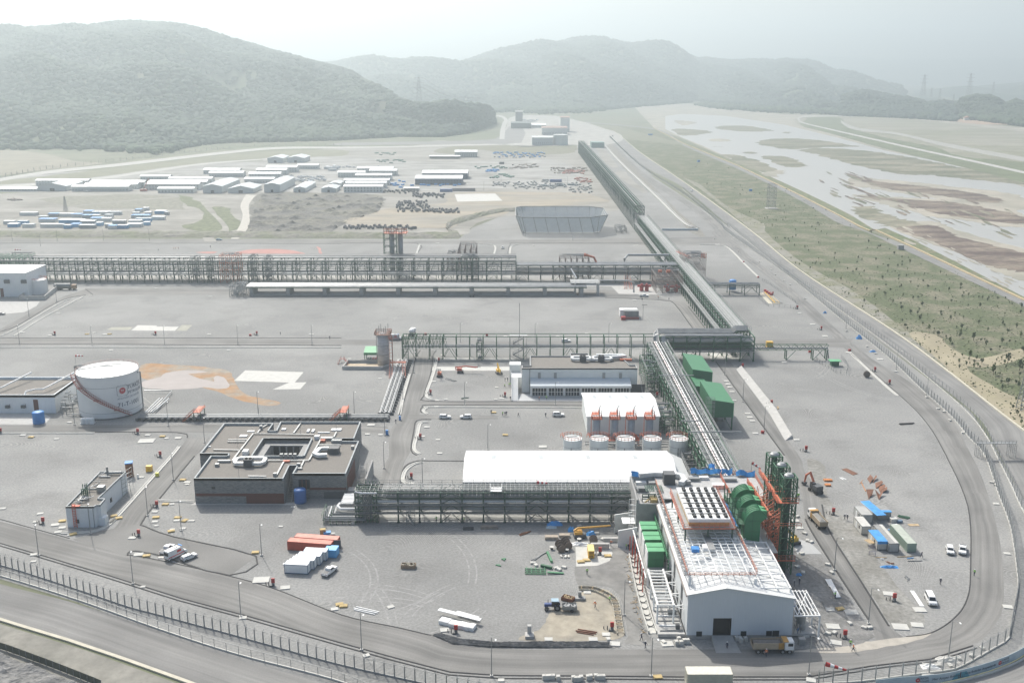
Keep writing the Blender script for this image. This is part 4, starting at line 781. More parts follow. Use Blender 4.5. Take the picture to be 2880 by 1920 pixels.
for k in range(6):
 for y in(ya-1.6,ya+1,ya+4):mb.bar((a0.x-9+k*1.8,y,0),(a0.x-9+k*1.8,y,3.4 if k<2 else 1.2),.15)
 mb.bar((a0.x-9+k*1.8,ya-1.6,1.1),(a0.x-9+k*1.8,ya+5,1.1),.15)
mb.rail([(a0.x-9.5,ya-1.6,2.2),(a0.x-9.5,ya+6,2.2)],1.1,.07);part(root,'support_frame',mb,steelg)
b0=(60.0,276.0);b1=(60.0,440.0)
rackB=rack('pipe_rack','wide pipe rack running away beside the green sheds, carrying white pipes',(68.2,276),(68.2,441),8.4,[4.2,7.2,10.0],6,.38,(steelg,pipem,galv),{0:fill(8,12,[.2,.28],[piped,galvd],5),1:fill(8,12,[.18,.25],[piped,pipem],6),2:[(.8,.2,piped),(1.5,.12,galv),(2.0,.12,galv),(3.1,.3,pipem),(3.9,.12,galvd),(4.5,.28,white),(5.3,.28,M('pinkish_pipe',(.60,.52,.51),.5,.2)),(6.2,.14,galvd),(6.8,.3,piped)]},False,(),4)
mb=MB().rail([(68.6,276,10),(68.6,441,10)],1.2,.09,2.4,3).rail([(59.6,276,10),(59.6,441,10)],1.2,.09,2.4,2);part(rackB,'handrail',mb,galv)
mb=MB()
for k in range(150):y=277+k*1.09;mb.box(66.0,67.6,y,y+.25,10.25,10.33);mb.box(60.1,61.1,y,y+.25,10.25,10.33)
mb.box(65.9,66.05,276,441,10.2,10.5);mb.box(67.6,67.75,276,441,10.2,10.5);part(rackB,'cable_tray',mb,galv)
mb=MB()
for k in range(60):y=278+k*2.7;mb.box(60+random.random()*5,66+random.random()*2,y,y+.2,10.5,10.62)
part(rackB,'pipe_clamp',mb,galvd)
for(yy,x0,x1,zz)in((318,57.5,75,12.2),(331,57,63.5,11.5),(386,57,71,11.2)):
 part(rackB,'crossing_pipe',MB().tube([(x0,yy,zz-1.2),(x0+.2,yy,zz),(x1,yy,zz)],.2,7),galv)
def skid(name,label,x0,x1,y0,y1,h,nl,m1=steelg,m2=piped,seed=1,cat='process unit',dens=1.0,group=None):
 """multi level steel structure full of pipework"""
 r=random.Random(seed);root=thing(name,label,cat,((x0+x1)/2,(y0+y1)/2,0),group=group)
 W=x1-x0;D=y1-y0;nx=max(1,round(W/4));ny=max(1,round(D/4));mb=MB()
 for i in range(nx+1):
  for j in range(ny+1):x=x0+W*i/nx;y=y0+D*j/ny;mb.bar((x,y,0),(x,y,h),.26)
 for l in range(1,nl+1):
  z=h*l/nl
  for i in range(nx+1):x=x0+W*i/nx;mb.bar((x,y0,z),(x,y1,z),.2)
  for j in range(ny+1):y=y0+D*j/ny;mb.bar((x0,y,z),(x1,y,z),.2)
 for i in range(nx):mb.bar((x0+W*i/nx,y0,0),(x0+W*(i+1)/nx,y0,h/nl),.14);mb.bar((x0+W*(i+1)/nx,y0,h/nl),(x0+W*i/nx,y0,2*h/nl if nl>1 else 0),.14)
 part(root,'steel_frame',mb,m1)
 for k in range(int(12*dens*nl)):
  z=h*r.randint(0,nl)/nl+r.uniform(.3,1.3);x=r.uniform(x0,x1-1);y=r.uniform(y0,y1);q=r.uniform(.08,.28);L=r.uniform(1.5,max(1.6,W*.6));
  pts=[(x,y,z),(min(x1,x+L),y,z)]
  if r.random()<.6:pts=[(x,y,max(.2,z-r.uniform(.5,2)))]+pts
  if r.random()<.5:pts.append((min(x1,x+L),min(y1,y+r.uniform(.5,2.5)),z))
  if k<40:part(root,'pipe',MB().tube(pts,q,6),m2 if k%3 else galv)
 mb=MB().rail([(x0,y0,h),(x1,y0,h),(x1,y1,h),(x0,y1,h),(x0,y0,h)],1.1,.08,2);part(root,'handrail',mb,orange if m1 is orange else galv)
 return root
skid('pipe_riser_unit','dense green framed pipe risers between the control building and the near rack',54.5,60.5,398,424,9,3,seed=4,dens=2.0)
skid('pipe_riser_unit','green framed valve structure beside the white gabled hall',51,58.5,350,364,6.5,2,seed=5,dens=1.5)
skid('pump_unit','dark low pipework and pumps between the round tanks and the rack',56,60,300,345,3.2,1,galvd,piped,seed=6,dens=3)
skid('filter_unit','dark pipework just behind the right end of the long white hall',57,62,284,300,6,2,steeld,piped,seed=7,dens=2)
cx0,cx1,cy=66.0,108.3,445.5
rackC=rack('pipe_rack','tall short crossing rack topped by a bundle of thick grey pipes',(cx0,cy),(cx1,cy),10,[4.6,6.8,9.0,11.4],6.05,.45,(steelg,pipem,galv),{0:fill(9.6,16,[.2,.3],[piped,galvd],8),1:fill(9.6,16,[.18,.25],[piped,steelg],9),2:fill(9.6,14,[.2,.3],[piped,pipem],10)},True,(0,),2)
for k in range(7):
 y=cy+4.2+k*.85;z=12.0+.12*k;x0=cx0-2.5+k*.35;r=.34
 mb=MB().tube([(x0,cy-1,z-4.5+k*.2),(x0,cy+1.5+k*.2,z-1),(x0+.4,y-.5,z),(x0+1.2,y,z),(cx1-9,y,z),(cx1-7,y+1.5,z+.9),(cx1-3,y+1.5,z+.9),(cx1-2+k*.2,y+3.5,z+.5),(cx1-2+k*.2,cy+14,z)],r,8);part(rackC,'pipe',mb,galvd)
for k in range(3):
 y=cy+.6+k*.9;part(rackC,'pipe',MB().tube([(cx0+1+k*.5,cy-2,9),(cx0+1+k*.5,cy-.2,11.6),(cx0+3,y,11.8),(cx1-5,y,11.8)],.28,8),pipem)
def D_at(y):return 108.6+(y-455)*.0052
d0=(D_at(456),456);d1=(D_at(842),842)
rackD=rack('pipe_rack','long two tier pipe rack leading away from the crossing towards the red valve platform',d0,d1,7.6,[5.0,8.2,11.4],6.4,.4,(steelg,pipem,galvd),{0:fill(7.4,7,[.2,.3],[pipem,galvd],12),2:fill(7.4,16,[.16,.24,.3],[pipem,piped,galv,galv],14)},False,(),4)
link('side_deck',MB().box(0,386,7.8,10.2,5.2,5.45).box(0,386,10.1,10.3,5.0,5.6).tube([(0,9,5.8),(386,9,5.8)],.3,6).mesh('side_deck',galvd),rackD);cm=MB().box(-.2,.2,9.9,10.3,0,5.2).box(-.4,.4,9.7,10.5,0,.3).mesh('side_column',steelg)
for k in range(61):o=link('side_column',cm,rackD);o.location=(k*6.4,0,0)
mb=MB().rail([(d0[0]+.4,d0[1],11.4),(d1[0]+.4,d1[1],11.4)],1.5,.12,3.2,2).rail([(d0[0]-7.8,d0[1],11.4),(d1[0]-7.8,d1[1],11.4)],1.2,.1,4,2)
for i in range(61):
 t=i/60;x=d0[0]+(d1[0]-d0[0])*t;y=d0[1]+(d1[1]-d0[1])*t
def part_rot(root,name,mb,mats):
 bpy.context.view_layer.update();inv=root.matrix_world.inverted();mb.v=[tuple(inv@Vc(v))for v in mb.v];return link(name,mb.mesh(name,mats),root)
part_rot(rackD,'handrail',mb,galv)
for rt in(rackB,):
 bpy.context.view_layer.update();inv=rt.matrix_world.inverted()
 for ch in rt.children:
  if ch.name.split('.')[0]in('cable_tray','pipe_clamp','crossing_pipe')or(ch.name.startswith('handrail')):
   for v in ch.data.vertices:v.co=inv@(Vc(v.co)+rt.location)
e0=(d1[0]-2,846);e1=(D_at(1650)-1.5,1660)
rackD2=rack('pipe_rack','very long tall green steel rack receding towards the distant plant',e0,e1,8,[13,16,19],9.0,.5,(steeld,pipem,galv),{2:[(1.5,.3,piped),(4,.3,steelg),(6.4,.3,piped)],0:[(2,.4,steelg),(5,.4,steelg)]},False,(),3)
ey=G('n',0,455).y
rackE=rack('pipe_rack','great dark green multi level pipe rack crossing the whole left half of the plant',(-345,ey),(2.5,ey),21,[5.0,9.0,13.2],9.2,.5,(steeld,piped,piped),{0:fill(12,14,[.3,.4,.25],[piped,galvd,piped],20),1:[(4,.25,piped),(9,.3,piped),(14,.25,galvd)],2:[(1,.35,piped),(12,.3,piped),(13,.35,piped),(14.5,.45,galvd),(16,.35,piped),(17.4,.45,pipem),(19,.4,piped)]},True,(0,),3,depthc=(0,9,13,21),hrail=13.3)
mb=MB().box(-345,2.5,ey+15,ey+20.8,14.0,14.3)
part(rackE,'top_deck',mb,dkgrey)
mb=MB()
for k in range(200):x=-345+k*1.74;mb.bar((x,ey+9,9.1),(x+.7,ey+13,9.1),.2);
for k in range(38):x=-345+k*9.2;mb.bar((x,ey,5),(x+3,ey+9,9),.2);mb.bar((x,ey+9,5),(x+3,ey+13,13),.22);mb.bar((x+4,ey,0),(x+4,ey,5),.3);mb.bar((x+4.5,ey+13,0),(x+4.5,ey+13,9),.35)
part(rackE,'cross_member',mb,steeld)
e2=rack('pipe_rack','lower dark pipe rack continuing right to the red valve platform',(2.5,ey),(G('m',1180,520).x,ey),11,[5.0,7.6,10.6],7.5,.45,(steeld,piped,galvd),{0:fill(10.6,12,[.35,.4],[piped,galvd],22),1:fill(10.6,10,[.25,.3],[piped],23),2:fill(10.6,12,[.2,.35],[piped,galvd,pipem],24)},True,(0,1),3,hrail=10.6)
for(c,x0,x1,lab,m1,h,sd_)in[('n',1830,1985,'red and orange pump structure standing inside the great rack',orange,16.5,31),('n',2070,2120,'narrow dark scaffold tower inside the great rack',steeld,16,32),('n',2190,2240,'narrow grey scaffold tower inside the great rack',galvd,15,37),('n',1590,1640,'slim dark pipe tower on the left part of the great rack',steeld,15,38),('q',1760,1900,'dark shrouded exchanger block near the right end of the great rack',steeld,15.5,33),('n',1720,1760,'slim dark pipe tower left of the red pump structure',steeld,15,39)]:
 A=G(c,x0,455 if c=='n' else 560);B=G(c,x1,455 if c=='n' else 560)
 skid('process_unit',lab,A.x,B.x,ey-1.2,ey+8,h,4,m1,piped,sd_,dens=1.6)
skid('green_steel_frame','light green bare steel frame at the far left end of the great rack',-345,G('n',205,455).x,ey+1,ey+18,15,3,M('light_green_steel',(.10,.27,.16),.6,var=.2),piped,36,'steel frame',.5)
fy0=584.0;fx0=G('4',1700,470).x;fx1=G('5',1690,470).x
root=thing('pipeway','long low pipeway of bright pipes carried on stout concrete pillars','pipe rack',(fx0,fy0,0))
pm=MB().box(-1.1,1.1,0,11.5,0,4.6);pm.box(-1.6,1.6,-.5,12,0,.4);pme=pm.mesh('pillar',concd)
for i in range(10):
 o=link('pillar',pme,root);o.location=(3+i*(fx1-fx0-6)/9,0,0)
for y in(0.2,11.6):link('deck_beam',MB().box(0,fx1-fx0,y-.25,y+.25,4.6,5.1).mesh('deck_beam',steeld),root)
for k in range(14):
 r=.22+.1*((k*7)%3);link('pipe',MB().tube([(0,.8+k*.78,5.2+r),(fx1-fx0,.8+k*.78,5.2+r)],r,8).mesh('pipe',[pipem,galv,pipem,piped][k%4]),root)
for k in range(8):link('low_pipe',MB().tube([(4,-1+k*1.5,.7),(fx1-fx0-6,-1+k*1.5,.7)],.3,6).mesh('low_pipe',piped),root)
link('handrail',MB().rail([(0,12.2,5.2),(fx1-fx0,12.2,5.2)],1.2,.09,5).mesh('handrail',galv),root)
mb=MB()
for k in range(6):mb.tube([(fx0-1-k*.9,fy0+k*2,5.4),(fx0-4-k*.8,fy0+k*2-.6,2.6),(fx0-6-k*.8,fy0+k*2-1,.6)],.3,7)
part(root,'sloping_pipe',mb,pipem)
skid('stair_unit','scaffold stairs and pipework at the left end of the low pipeway',fx0-9,fx0-1,fy0-2,fy0+9,6,2,galvd,pipem,41,dens=1.4)
root=thing('platform','grey raised service platform at the right end of the low pipeway','platform',tuple(G('m',330,655)))
p=G('m',290,655);mb=MB().box(p.x-8,p.x+9,588,599,6.6,7.0);part(root,'deck',mb,galv)
mb=MB().box(p.x+7,p.x+8.5,587,588.5,0,6.6).box(p.x-6,p.x-5,587,588,0,6.6);part(root,'pillar',mb,conc)
mb=MB().rail([(p.x-8,588,7),(p.x+9,588,7),(p.x+9,599,7)],1.1,.1,2.5);part(root,'handrail',mb,galv)
mb=MB().tube([(p.x-4,600,7.5),(p.x-7,606,12)],.4,7);part(root,'white_pipe',mb,white)
mb=MB().tube([(p.x+9,592,7.6),(p.x+26,592,7.6),(p.x+29,591,6.5),(p.x+29,590,.8)],.5,8);part(root,'goose_neck_pipe',mb,pipem)
gx0=G('f',835,565).x;gx1=66.0;gy=G('5',0,905).y
rackG=rack('pipe_rack','light open green rack alongside the cross road behind the control building',(gx0,gy),(gx1,gy),5.5,[5.2],6.05,.34,(steelg,piped,galvd),{0:[(.8,.3,galvd),(1.8,.4,piped),(3,.35,galvd),(4.2,.35,piped)]},True,(0,),3,topcol=10.6)
mb=MB();z0,z1=5.0,10.4;xx0=gx0;n=13;W=(G('f',1378,565).x-gx0)
for i in range(n):
 x=xx0+W*i/n;x2=xx0+W*(i+1)/n
 for y in(gy,gy+5.5):mb.bar((x,y,z0),(x2,y,z1)if i%2 else(x2,y,z0),.16);mb.bar((x,y,z1),(x2,y,z0),.16)if i%2==0 else None;mb.bar((x,y,z0),(x,y,z1),.16)
mb.box(xx0,xx0+W,gy-.15,gy+.15,9.4,9.7);part(rackG,'truss_bridge',mb,steelg)
part(rackG,'vertical_truss',MB().rail([G('f',845,570),G('f',910,570)],10,.2,1.4,7).rail([G('f',845,550),G('f',910,550)],10,.2,1.4,7),steelg)
mb=MB();
p=G('f',2270,570)
for dx in(-4.2,-.5,3.2):mb.tube([(p.x+dx,p.y,0),(p.x+dx,p.y,11)],.09,5)
mb.box(p.x-4.5,p.x+3.5,p.y,p.y+3,10.8,10.95);part(rackG,'scaffold_platform',mb,galv);part(rackG,'mast',MB().tube([(p.x,p.y,10),(p.x,p.y,26)],.12,5),galvd)
mb=MB();[mb.stair((p.x-3 if k%2 else p.x+2,p.y-1,k*2.6),(p.x+2 if k%2 else p.x-3,p.y-1,(k+1)*2.6),1.1,(0,1,0),8)for k in range(4)];part(rackG,'stair',mb,galv)
skid('pipe_skid','green pipe frame standing in front of the light open rack',G('f',1750,550).x,G('f',1810,550).x,gy-2,gy+3,8,2,steelg,piped,51,dens=1)
root=thing('truss_bridge','slender green truss pipe bridge spanning right from the crossing rack','pipe bridge',tuple(G('6',535,912)))
y=G('6',0,912).y;x0=G('6',500,912).x;x1=G('6',1000,912).x;mb=MB()
for yy in(y,y+2.6):
 mb.bar((x0,yy,6.9),(x1,yy,6.9),.22);mb.bar((x0,yy,4.6),(x1,yy,4.6),.22);n=18
 for i in range(n):a=x0+(x1-x0)*i/n;b=x0+(x1-x0)*(i+1)/n;mb.bar((a,yy,4.6 if i%2 else 6.9),(b,yy,6.9 if i%2 else 4.6),.13)
part(root,'truss',mb,steelg);part(root,'pipe',MB().tube([(x0-10,y+1.3,5.1),(x1,y+1.3,5.1),(x1+.6,y+1.3,.5)],.35,7),piped)
for x_ in(712,895,990):a=G('6',x_,912);part(root,'column',MB().bar((a.x,y,0),(a.x,y,4.6),.4).bar((a.x,y+2.6,0),(a.x,y+2.6,4.6),.4).bar((a.x,y,0),(a.x+(4 if x_<900 else-4),y,4.4),.2),steelg)
ja=G('m',1560,655);jb=G('m',1990,655)
rack('pipe_rack','short low rack with a blue tank below it, right of the long rack',(ja.x-9,ja.y),(jb.x,ja.y),7,[4.6,6.0],8,.35,(steeld,pipem,galvd),{1:[(1,.35,pipem),(2.4,.3,piped),(4,.35,piped)],0:[(2,.25,piped)]},True,(),3)
p=G('m',1728,620);one('water_tank',MB().lathe((p.x,p.y,1.2),[(2.1,0),(2.1,5.4),(1.6,5.8),(.3,6)],18),blue,'blue plastic water tank standing under the short low rack','tank',tuple(p),smooth=True)
iy=G('4',0,1335).y;ix0=G('4',945,1335).x;ix1=G('5',320,1335).x
root=thing('low_pipeway','low grey pipe bundle on small sleepers behind the grey stone building','pipe rack',(ix0,iy,0))
for k in range(5):part(root,'pipe',MB().tube([(ix0,iy+.6+k*.9,1.3+.1*(k%2)),(ix1,iy+.6+k*.9,1.3+.1*(k%2))],.32,8),[galvd,piped,galvd,piped,galvd][k])
sm=MB().box(-.25,.25,0,5,0,1.0).box(-.5,.5,-.3,.3,.3,1.25).mesh('sleeper',dkgrey)
for k in range(40):o=link('sleeper',sm,root);o.location=((ix1-ix0)*k/39,0,0)
hx0=G('f',600,1250);hx1=G('f',850,600)
root=thing('cable_trayway','white ladder cable trays climbing away from the low pipeway to the vessel tower','cable trays',tuple(hx0))
for k in range(6):
 o=k*.85;a=hx0+Vc((-1.2+o,0,1.1));b=hx1+Vc((-2.2+o,0,1.4))
 if k%2==0:
  mb=MB().bar(a+Vc((-.3,0,0)),b+Vc((-.3,0,0)),.1,.15).bar(a+Vc((.3,0,0)),b+Vc((.3,0,0)),.1,.15)
  for i in range(80):q=a.lerp(b,i/80);mb.bar(q+Vc((-.3,0,.05)),q+Vc((.3,0,.05)),.35,.05)
  part(root,'cable_tray',mb,white)
 else:part(root,'pipe',MB().tube([a,b],.2,6),galvd)
mb=MB()
for i in range(22):q=hx0.lerp(hx1,i/21);mb.box(q.x-2,q.x+4,q.y-.15,q.y+.15,0,1.0)
part(root,'sleeper',mb,dkgrey)
part(root,'crossover_stair',MB().stair(G('f',690,800),G('f',700,690)+Vc((0,0,3.2)),1.2,(1,0,0)).box(G('f',690,690).x,G('f',880,690).x,G('f',0,690).y-1,G('f',0,690).y+1,3.1,3.3).rail([G('f',690,700)+Vc((0,0,3.2)),G('f',880,700)+Vc((0,0,3.2))],1.1,.09,1.5).stair(G('f',860,810),G('f',850,690)+Vc((0,0,3.2)),1.2,(1,0,0)),orange)
def cross_stair(c,x0,y0,x1,y1,label):
 a=G(c,x0,y0);b=G(c,x1,y0);h=3.6;root=thing('crossover_stair',label,'stairs',tuple(a));m=(a+b)/2
 t=a+(b-a)*.62
 part(root,'stair_flight',MB().stair(a,t+Vc((0,0,h)),1.3,(0,1,0)),orange);part(root,'stair_flight',MB().stair(a+Vc((0,2,0)),t+Vc((0,2,h)),1.1,(0,1,0)),orange)
 part(root,'landing',MB().box(t.x,b.x,a.y-.8,a.y+7,h,h+.15).rail([t+Vc((0,0,h)),b+Vc((0,0,h)),b+Vc((0,6,h))],1.1,.09,1.2),orange)
 mb=MB()
 for x in(t.x,b.x):
  for y in(a.y,a.y+5):mb.bar((x,y,0),(x,y,h),.25)
 part(root,'leg',mb,steelg)
cross_stair('4',1260,1335,1385,1240,'orange crossover stair over the low pipeway, left of the grey stone building')
cross_stair('4',2270,1335,2390,1240,'orange crossover stair behind the grey stone building roof')
# ================= big storage tank
def stencil(root,body,size,mat,fn):me=text_mesh(body,size,mat,.01);bend_text(me,fn);return link('letters',me,root)
tc=Vc((-154.0,376.7,0));TR=11.4;TH_=16.2
root=thing('storage_tank','big white cylindrical storage tank lettered 71-T-1001','tank',tuple(tc))
part(root,'shell',MB().lathe(tc,[(TR,.3),(TR,TH_)],72,False),white,smooth=True)
part(root,'roof',MB().lathe(tc,[(TR+.05,TH_-.05),(TR+.05,TH_+.1),(6,TH_+.75),(.3,TH_+1.0)],72),white,smooth=False)
part(root,'base_ring',MB().lathe(tc,[(TR+.5,0),(TR+.5,.35)],72),dkgrey)
mb=MB()
for z in(2.2,12.0):mb.lathe(tc+Vc((0,0,z)),[(TR+.02,0),(TR+.07,.03),(TR+.07,.1),(TR+.02,.13)],72,False)
part(root,'seam_ring',mb,galv)
def cyl(a,z,r=TR):return Vc((tc.x+r*math.cos(a),tc.y+r*math.sin(a),z))
mb=MB();st=[cyl(-2.65+k*.056,TH_-.4-k*.42,TR+.9)for k in range(38)]
for i,(a,b)in enumerate(zip(st,st[1:])):
 o=Vc(((a.x-tc.x)/TR*.8,(a.y-tc.y)/TR*.8,0));mb.bar(a-o,a+o,.35,.08)
 for q in(-.9,.75):mb.bar(a+o*q,b+o*q,.12,.25);mb.bar(a+o*q+Vc((0,0,1.1)),b+o*q+Vc((0,0,1.1)),.09);mb.bar(a+o*q,a+o*q+Vc((0,0,1.1)),.07)
 if i%10==9:mb.box(a.x-.9,a.x+.9,a.y-.9,a.y+.9,a.z-.1,a.z)
part(root,'spiral_stair',mb,M('faded_red_steel',(.38,.14,.12),.7,var=.2))
mb=MB().rail([cyl(a*math.pi/16,TH_,TR-.1)for a in range(0,33)],1.1,.07,1.6);part(root,'handrail',mb,M('pale_red_rail',(.55,.36,.33),.6))
mb=MB().tube([cyl(-2.9,TH_+.6,TR-1),tc+Vc((-3,1,TH_+1.2)),tc+Vc((1,3.5,TH_+1.2)),tc+Vc((4,4,TH_+1.1))],.13,6).tube([tc+Vc((-3,1,TH_+1.2)),tc+Vc((2,1,TH_+1.2))],.13,6);part(root,'roof_pipe',mb,galv)
for k in range(3):
 a=2.95+.07*k;part(root,'side_pipe',MB().tube([cyl(a,TH_+1.2,TR-1.5),cyl(a,TH_+1.4,TR+1.3),cyl(a,.8,TR+1.3)],.22,7),galvd)
part(root,'side_pipe',MB().tube([cyl(-.02,TH_-1,TR),cyl(-.02,TH_-.6,TR+1.1),cyl(-.02,1.5,TR+1.1),cyl(-.02,1.2,TR+3)],.26,7),galvd)
navy=M('navy_letter',(.03,.045,.09),.6,var=0)
def onT(a0,z0,off=.06,sl=0):return lambda X,Y,Z:(cyl(a0+X/TR,z0+Y+X*sl,TR+off+Z)-tc)
A0=-.54
stencil(root,"71-T-1001",2.35,navy,onT(A0,4.2));stencil(root,"ANONİM ORTAKLIĞI",1.05,M('grey_letter',(.22,.25,.30),.6,var=0),onT(A0+.02,7.1))
stencil(root,"TÜRKİYE",2.0,navy,onT(A0+.30,10.5));stencil(root,"PETROLLERİ",1.45,navy,onT(A0+.31,8.7))
mb=MB();cc=A0-.235;vs=[cyl(cc+(1.35 if k%2 else 1.08)*math.cos(k*math.pi/20)/TR,10.4+(1.35 if k%2 else 1.08)*math.sin(k*math.pi/20),TR+.05)for k in range(40)];mb.add(vs,[tuple(range(40))]);part(root,'round_logo',mb,logor)
stencil(root,"TP",1.15,white,onT(cc,10.0,.09))
mb=MB();sq=[(-2.05,-1.6),(-1.6,-2.05),(1.6,-2.05),(2.05,-1.6),(2.05,1.6),(1.6,2.05),(-1.6,2.05),(-2.05,1.6),(-2.05,-1.6)]
for(a,b),(c_,d_)in zip(sq,sq[1:]):mb.bar(cyl(cc+a/TR,10.4+b,TR+.06),cyl(cc+c_/TR,10.4+d_,TR+.06),.12,.06)
part(root,'logo_frame',mb,navy)
root=thing('tank_pipework','white pipe loops leaving the right side of the big storage tank','pipework',tuple(G('4',1100,1200)))
for k in range(4):a=G('4',1000+k*18,1288);b=G('4',1100+k*22,1190);part(root,'pipe',MB().tube([a+Vc((0,0,.9)),b+Vc((0,0,.9))],.22,7),white)
a=G('4',995,1138);b=G('4',1185,1140);c_=G('4',1060,1285);part(root,'pipe',MB().tube([a+Vc((0,0,1)),b+Vc((0,0,1)),c_+Vc((0,0,1))],.22,7),pipem)
root=thing('tank_pipework','grey pipe tangle between the big storage tank and the white pump building','pipework',tuple(G('d',950,780)))
r=random.Random(3)
for k in range(22):
 p=G('d',r.uniform(830,1010),r.uniform(640,840));z=r.uniform(.6,5);q=p+Vc((r.uniform(1,5),0,z));pts=[p+Vc((0,0,z)),q]
 if k%2:pts.append(q+Vc((0,r.uniform(1,4),0)))
 if k%3:pts=[p]+pts
 part(root,'pipe',MB().tube(pts,r.uniform(.12,.25),6),galvd if k%2 else pipem)
 # ================= helper: boxes with parapets
def parapet_building(root,poly,h,wallm,roofm,par=.6,th=.4,capm=None,hole=None,walltag='wall'):
 mb=MB();n=len(poly)
 def ring(P,inward):
  for i in range(len(P)):
   a,b=P[i],P[(i+1)%len(P)];mb.add([(a[0],a[1],0),(b[0],b[1],0),(b[0],b[1],h),(a[0],a[1],h)],[(0,1,2,3)])
 ring(poly,0)
 if hole:ring(hole,1)
 part(root,walltag,mb,wallm)
 bm=bmesh.new();es=[]
 for P in[poly]+([hole]if hole else[]):
  vs=[bm.verts.new((p[0]-root.location.x,p[1]-root.location.y,h-par))for p in P]
  es+=[bm.edges.new((vs[i],vs[(i+1)%len(vs)]))for i in range(len(vs))]
 bmesh.ops.triangle_fill(bm,use_beauty=True,edges=es,normal=(0,0,1));me=bpy.data.meshes.new('roof');bm.to_mesh(me);bm.free();me.materials.append(roofm);link('roof',me,root)
 mb=MB()
 for P in[poly]+([hole]if hole else[]):
  cen=Vc((sum(p[0]for p in P)/len(P),sum(p[1]for p in P)/len(P),0));Q=[Vc((p[0],p[1],0))for p in P]
  ar=sum(Q[i].x*Q[(i+1)%len(Q)].y-Q[(i+1)%len(Q)].x*Q[i].y for i in range(len(Q)));sg=(1 if ar>0 else-1)*(1 if P is poly else-1)
  for i in range(len(Q)):
   a,b=Q[i],Q[(i+1)%len(Q)];d=(b-a).normalized();nn=Vc((-d.y,d.x,0))*sg*th/2;ext=d*th*.0
   zz=h+.003*(i%2);mb.bar(a+nn-ext+Vc((0,0,h-par/2)),b+nn+ext+Vc((0,0,h-par/2)),th,par+.04+.01*(i%3))
 part(root,'parapet',mb,capm or wallm)
def rect(x0,x1,y0,y1):return[(x0,y0),(x1,y0),(x1,y1),(x0,y1)]
def windows(root,items,mat=glass,fr=None,name='window'):
 for(x0,x1,y,z0,z1)in items:
  w=part(root,name,MB().box(x0,x1,y-.06,y+.06,z0,z1),mat)
  # ---------------- white pump building left of the tank
w0=G('d',-260,790);w1=G('d',745,790);yf=w1.y;hh=HT(yf,'d',540)
yb=yf+24;root=thing('pump_building','long low white flat roofed building left of the big storage tank','building',(w0.x,yf,0))
xr=G('d',745,540,hh).x;parapet_building(root,rect(w0.x-30,xr,yf,yb),hh,whitew,roofg,1.0,.5,M('blue_grey_trim',(.62,.68,.72),.6))
for dx in(0,17.3,34.6):
 x=xr-12-dx;part(root,'roof_pipe',MB().tube([(x,yf+1.5,hh-.5),(x,yf+3,hh+.4),(x+2.2,yf+6,hh+.4),(x+5,yf+6,hh+.4),(x+6,yf+9,hh+.6),(x+12-2,yb,hh+1.8)],.35,8),white)
part(root,'door',MB().box(xr-8.2,xr-6.4,yf-.1,yf+.05,0,5.4),maroon)
for dx in(12,18,26,33):part(root,'wall_unit',MB().box(xr-dx-.8,xr-dx+.8,yf-.9,yf,2.2,3.2).bar((xr-dx,yf-.5,2),(xr-dx+1.5,yf-1.4,4),.15),dkgrey)
p=G('d',540,925);one('water_tank',MB().lathe(p,[(2.1,0),(2.15,.6),(2.1,2.5),(2.15,4.0),(2.0,4.3),(1.2,4.5),(.2,4.6)],20),blue,'blue plastic water tank standing on the concrete apron before the white pump building','tank',tuple(p),smooth=True)
for k,x in enumerate((1152,1210,1268)):p=G('d',x,932);one('white_cistern',MB().cbox(p,1.9,1.9,.3).lathe(p+Vc((0,0,.2)),[(1.0,0),(1.0,1.6),(.8,1.9)],10),white,['leftmost','middle','rightmost'][k]+' of three white cisterns in the shadow of the big storage tank','cistern',tuple(p),group='white cisterns below the tank')
# ---------------- far left white building and its tank
p0=G('n',-260,572);p1=G('n',235,572);hh=HT(p0.y,'n',378);root=thing('process_building','plain white box building at the left edge below the great rack','building',(p0.x,p0.y,0))
part(root,'wall',MB().box(p0.x,p1.x,p0.y,p0.y+26,0,hh),whitew);part(root,'roof',MB().xz([(p0.x-.3,hh),(p1.x+.3,hh),(p1.x+.3,hh+.3),(p0.x-.3,hh+.3)],p0.y-.3,p0.y+26.3),white)
part(root,'outside_stair',MB().stair(G('n',-20,560)+Vc((0,-1,7)),G('n',95,548)+Vc((0,-1,1.5)),1.2,(0,1,0)),orange)
for x in(75,215):q=G('n',x,572);part(root,'wall_unit',MB().box(q.x-1.5,q.x+1.5,q.y-1,q.y,8,10),dkgrey)
q=G('n',22,572);part(root,'door',MB().box(q.x-.9,q.x+.9,q.y-.1,q.y,0,5),maroon)
def tank(name,label,c,r_,h,mat=white,ringm=orange,group=None,n=32,domed=.4):
 root=thing(name,label,'tank',tuple(c),group=group)
 part(root,'shell',MB().lathe(c,[(r_,0),(r_,h)],n,False),mat,smooth=True);part(root,'roof',MB().lathe(c,[(r_+.03,h-.02),(r_+.03,h+.06),(.2,h+domed)],n),mat)
 return root
p=G('n',312,545);h_=HT(p.y,'n',418);t=tank('process_tank','small white tank with an orange roof rail beside the plain white box building',p+Vc((0,2,0)),5.1,h_-1)
part(t,'handrail',MB().rail([(p.x+5*math.cos(a*.4),p.y+2+5*math.sin(a*.4),h_-1)for a in range(17)],1.2,.12,2),orange)
mb=MB();ws_(mb,GL('n',[(160,600),(370,600),(478,512)]),.5,2.6);ws_(mb,GL('n',[(162,600),(240,545)]),.5,2.6);one('containment_wall',mb,conc,'low concrete containment wall round the small white tank at left','wall')
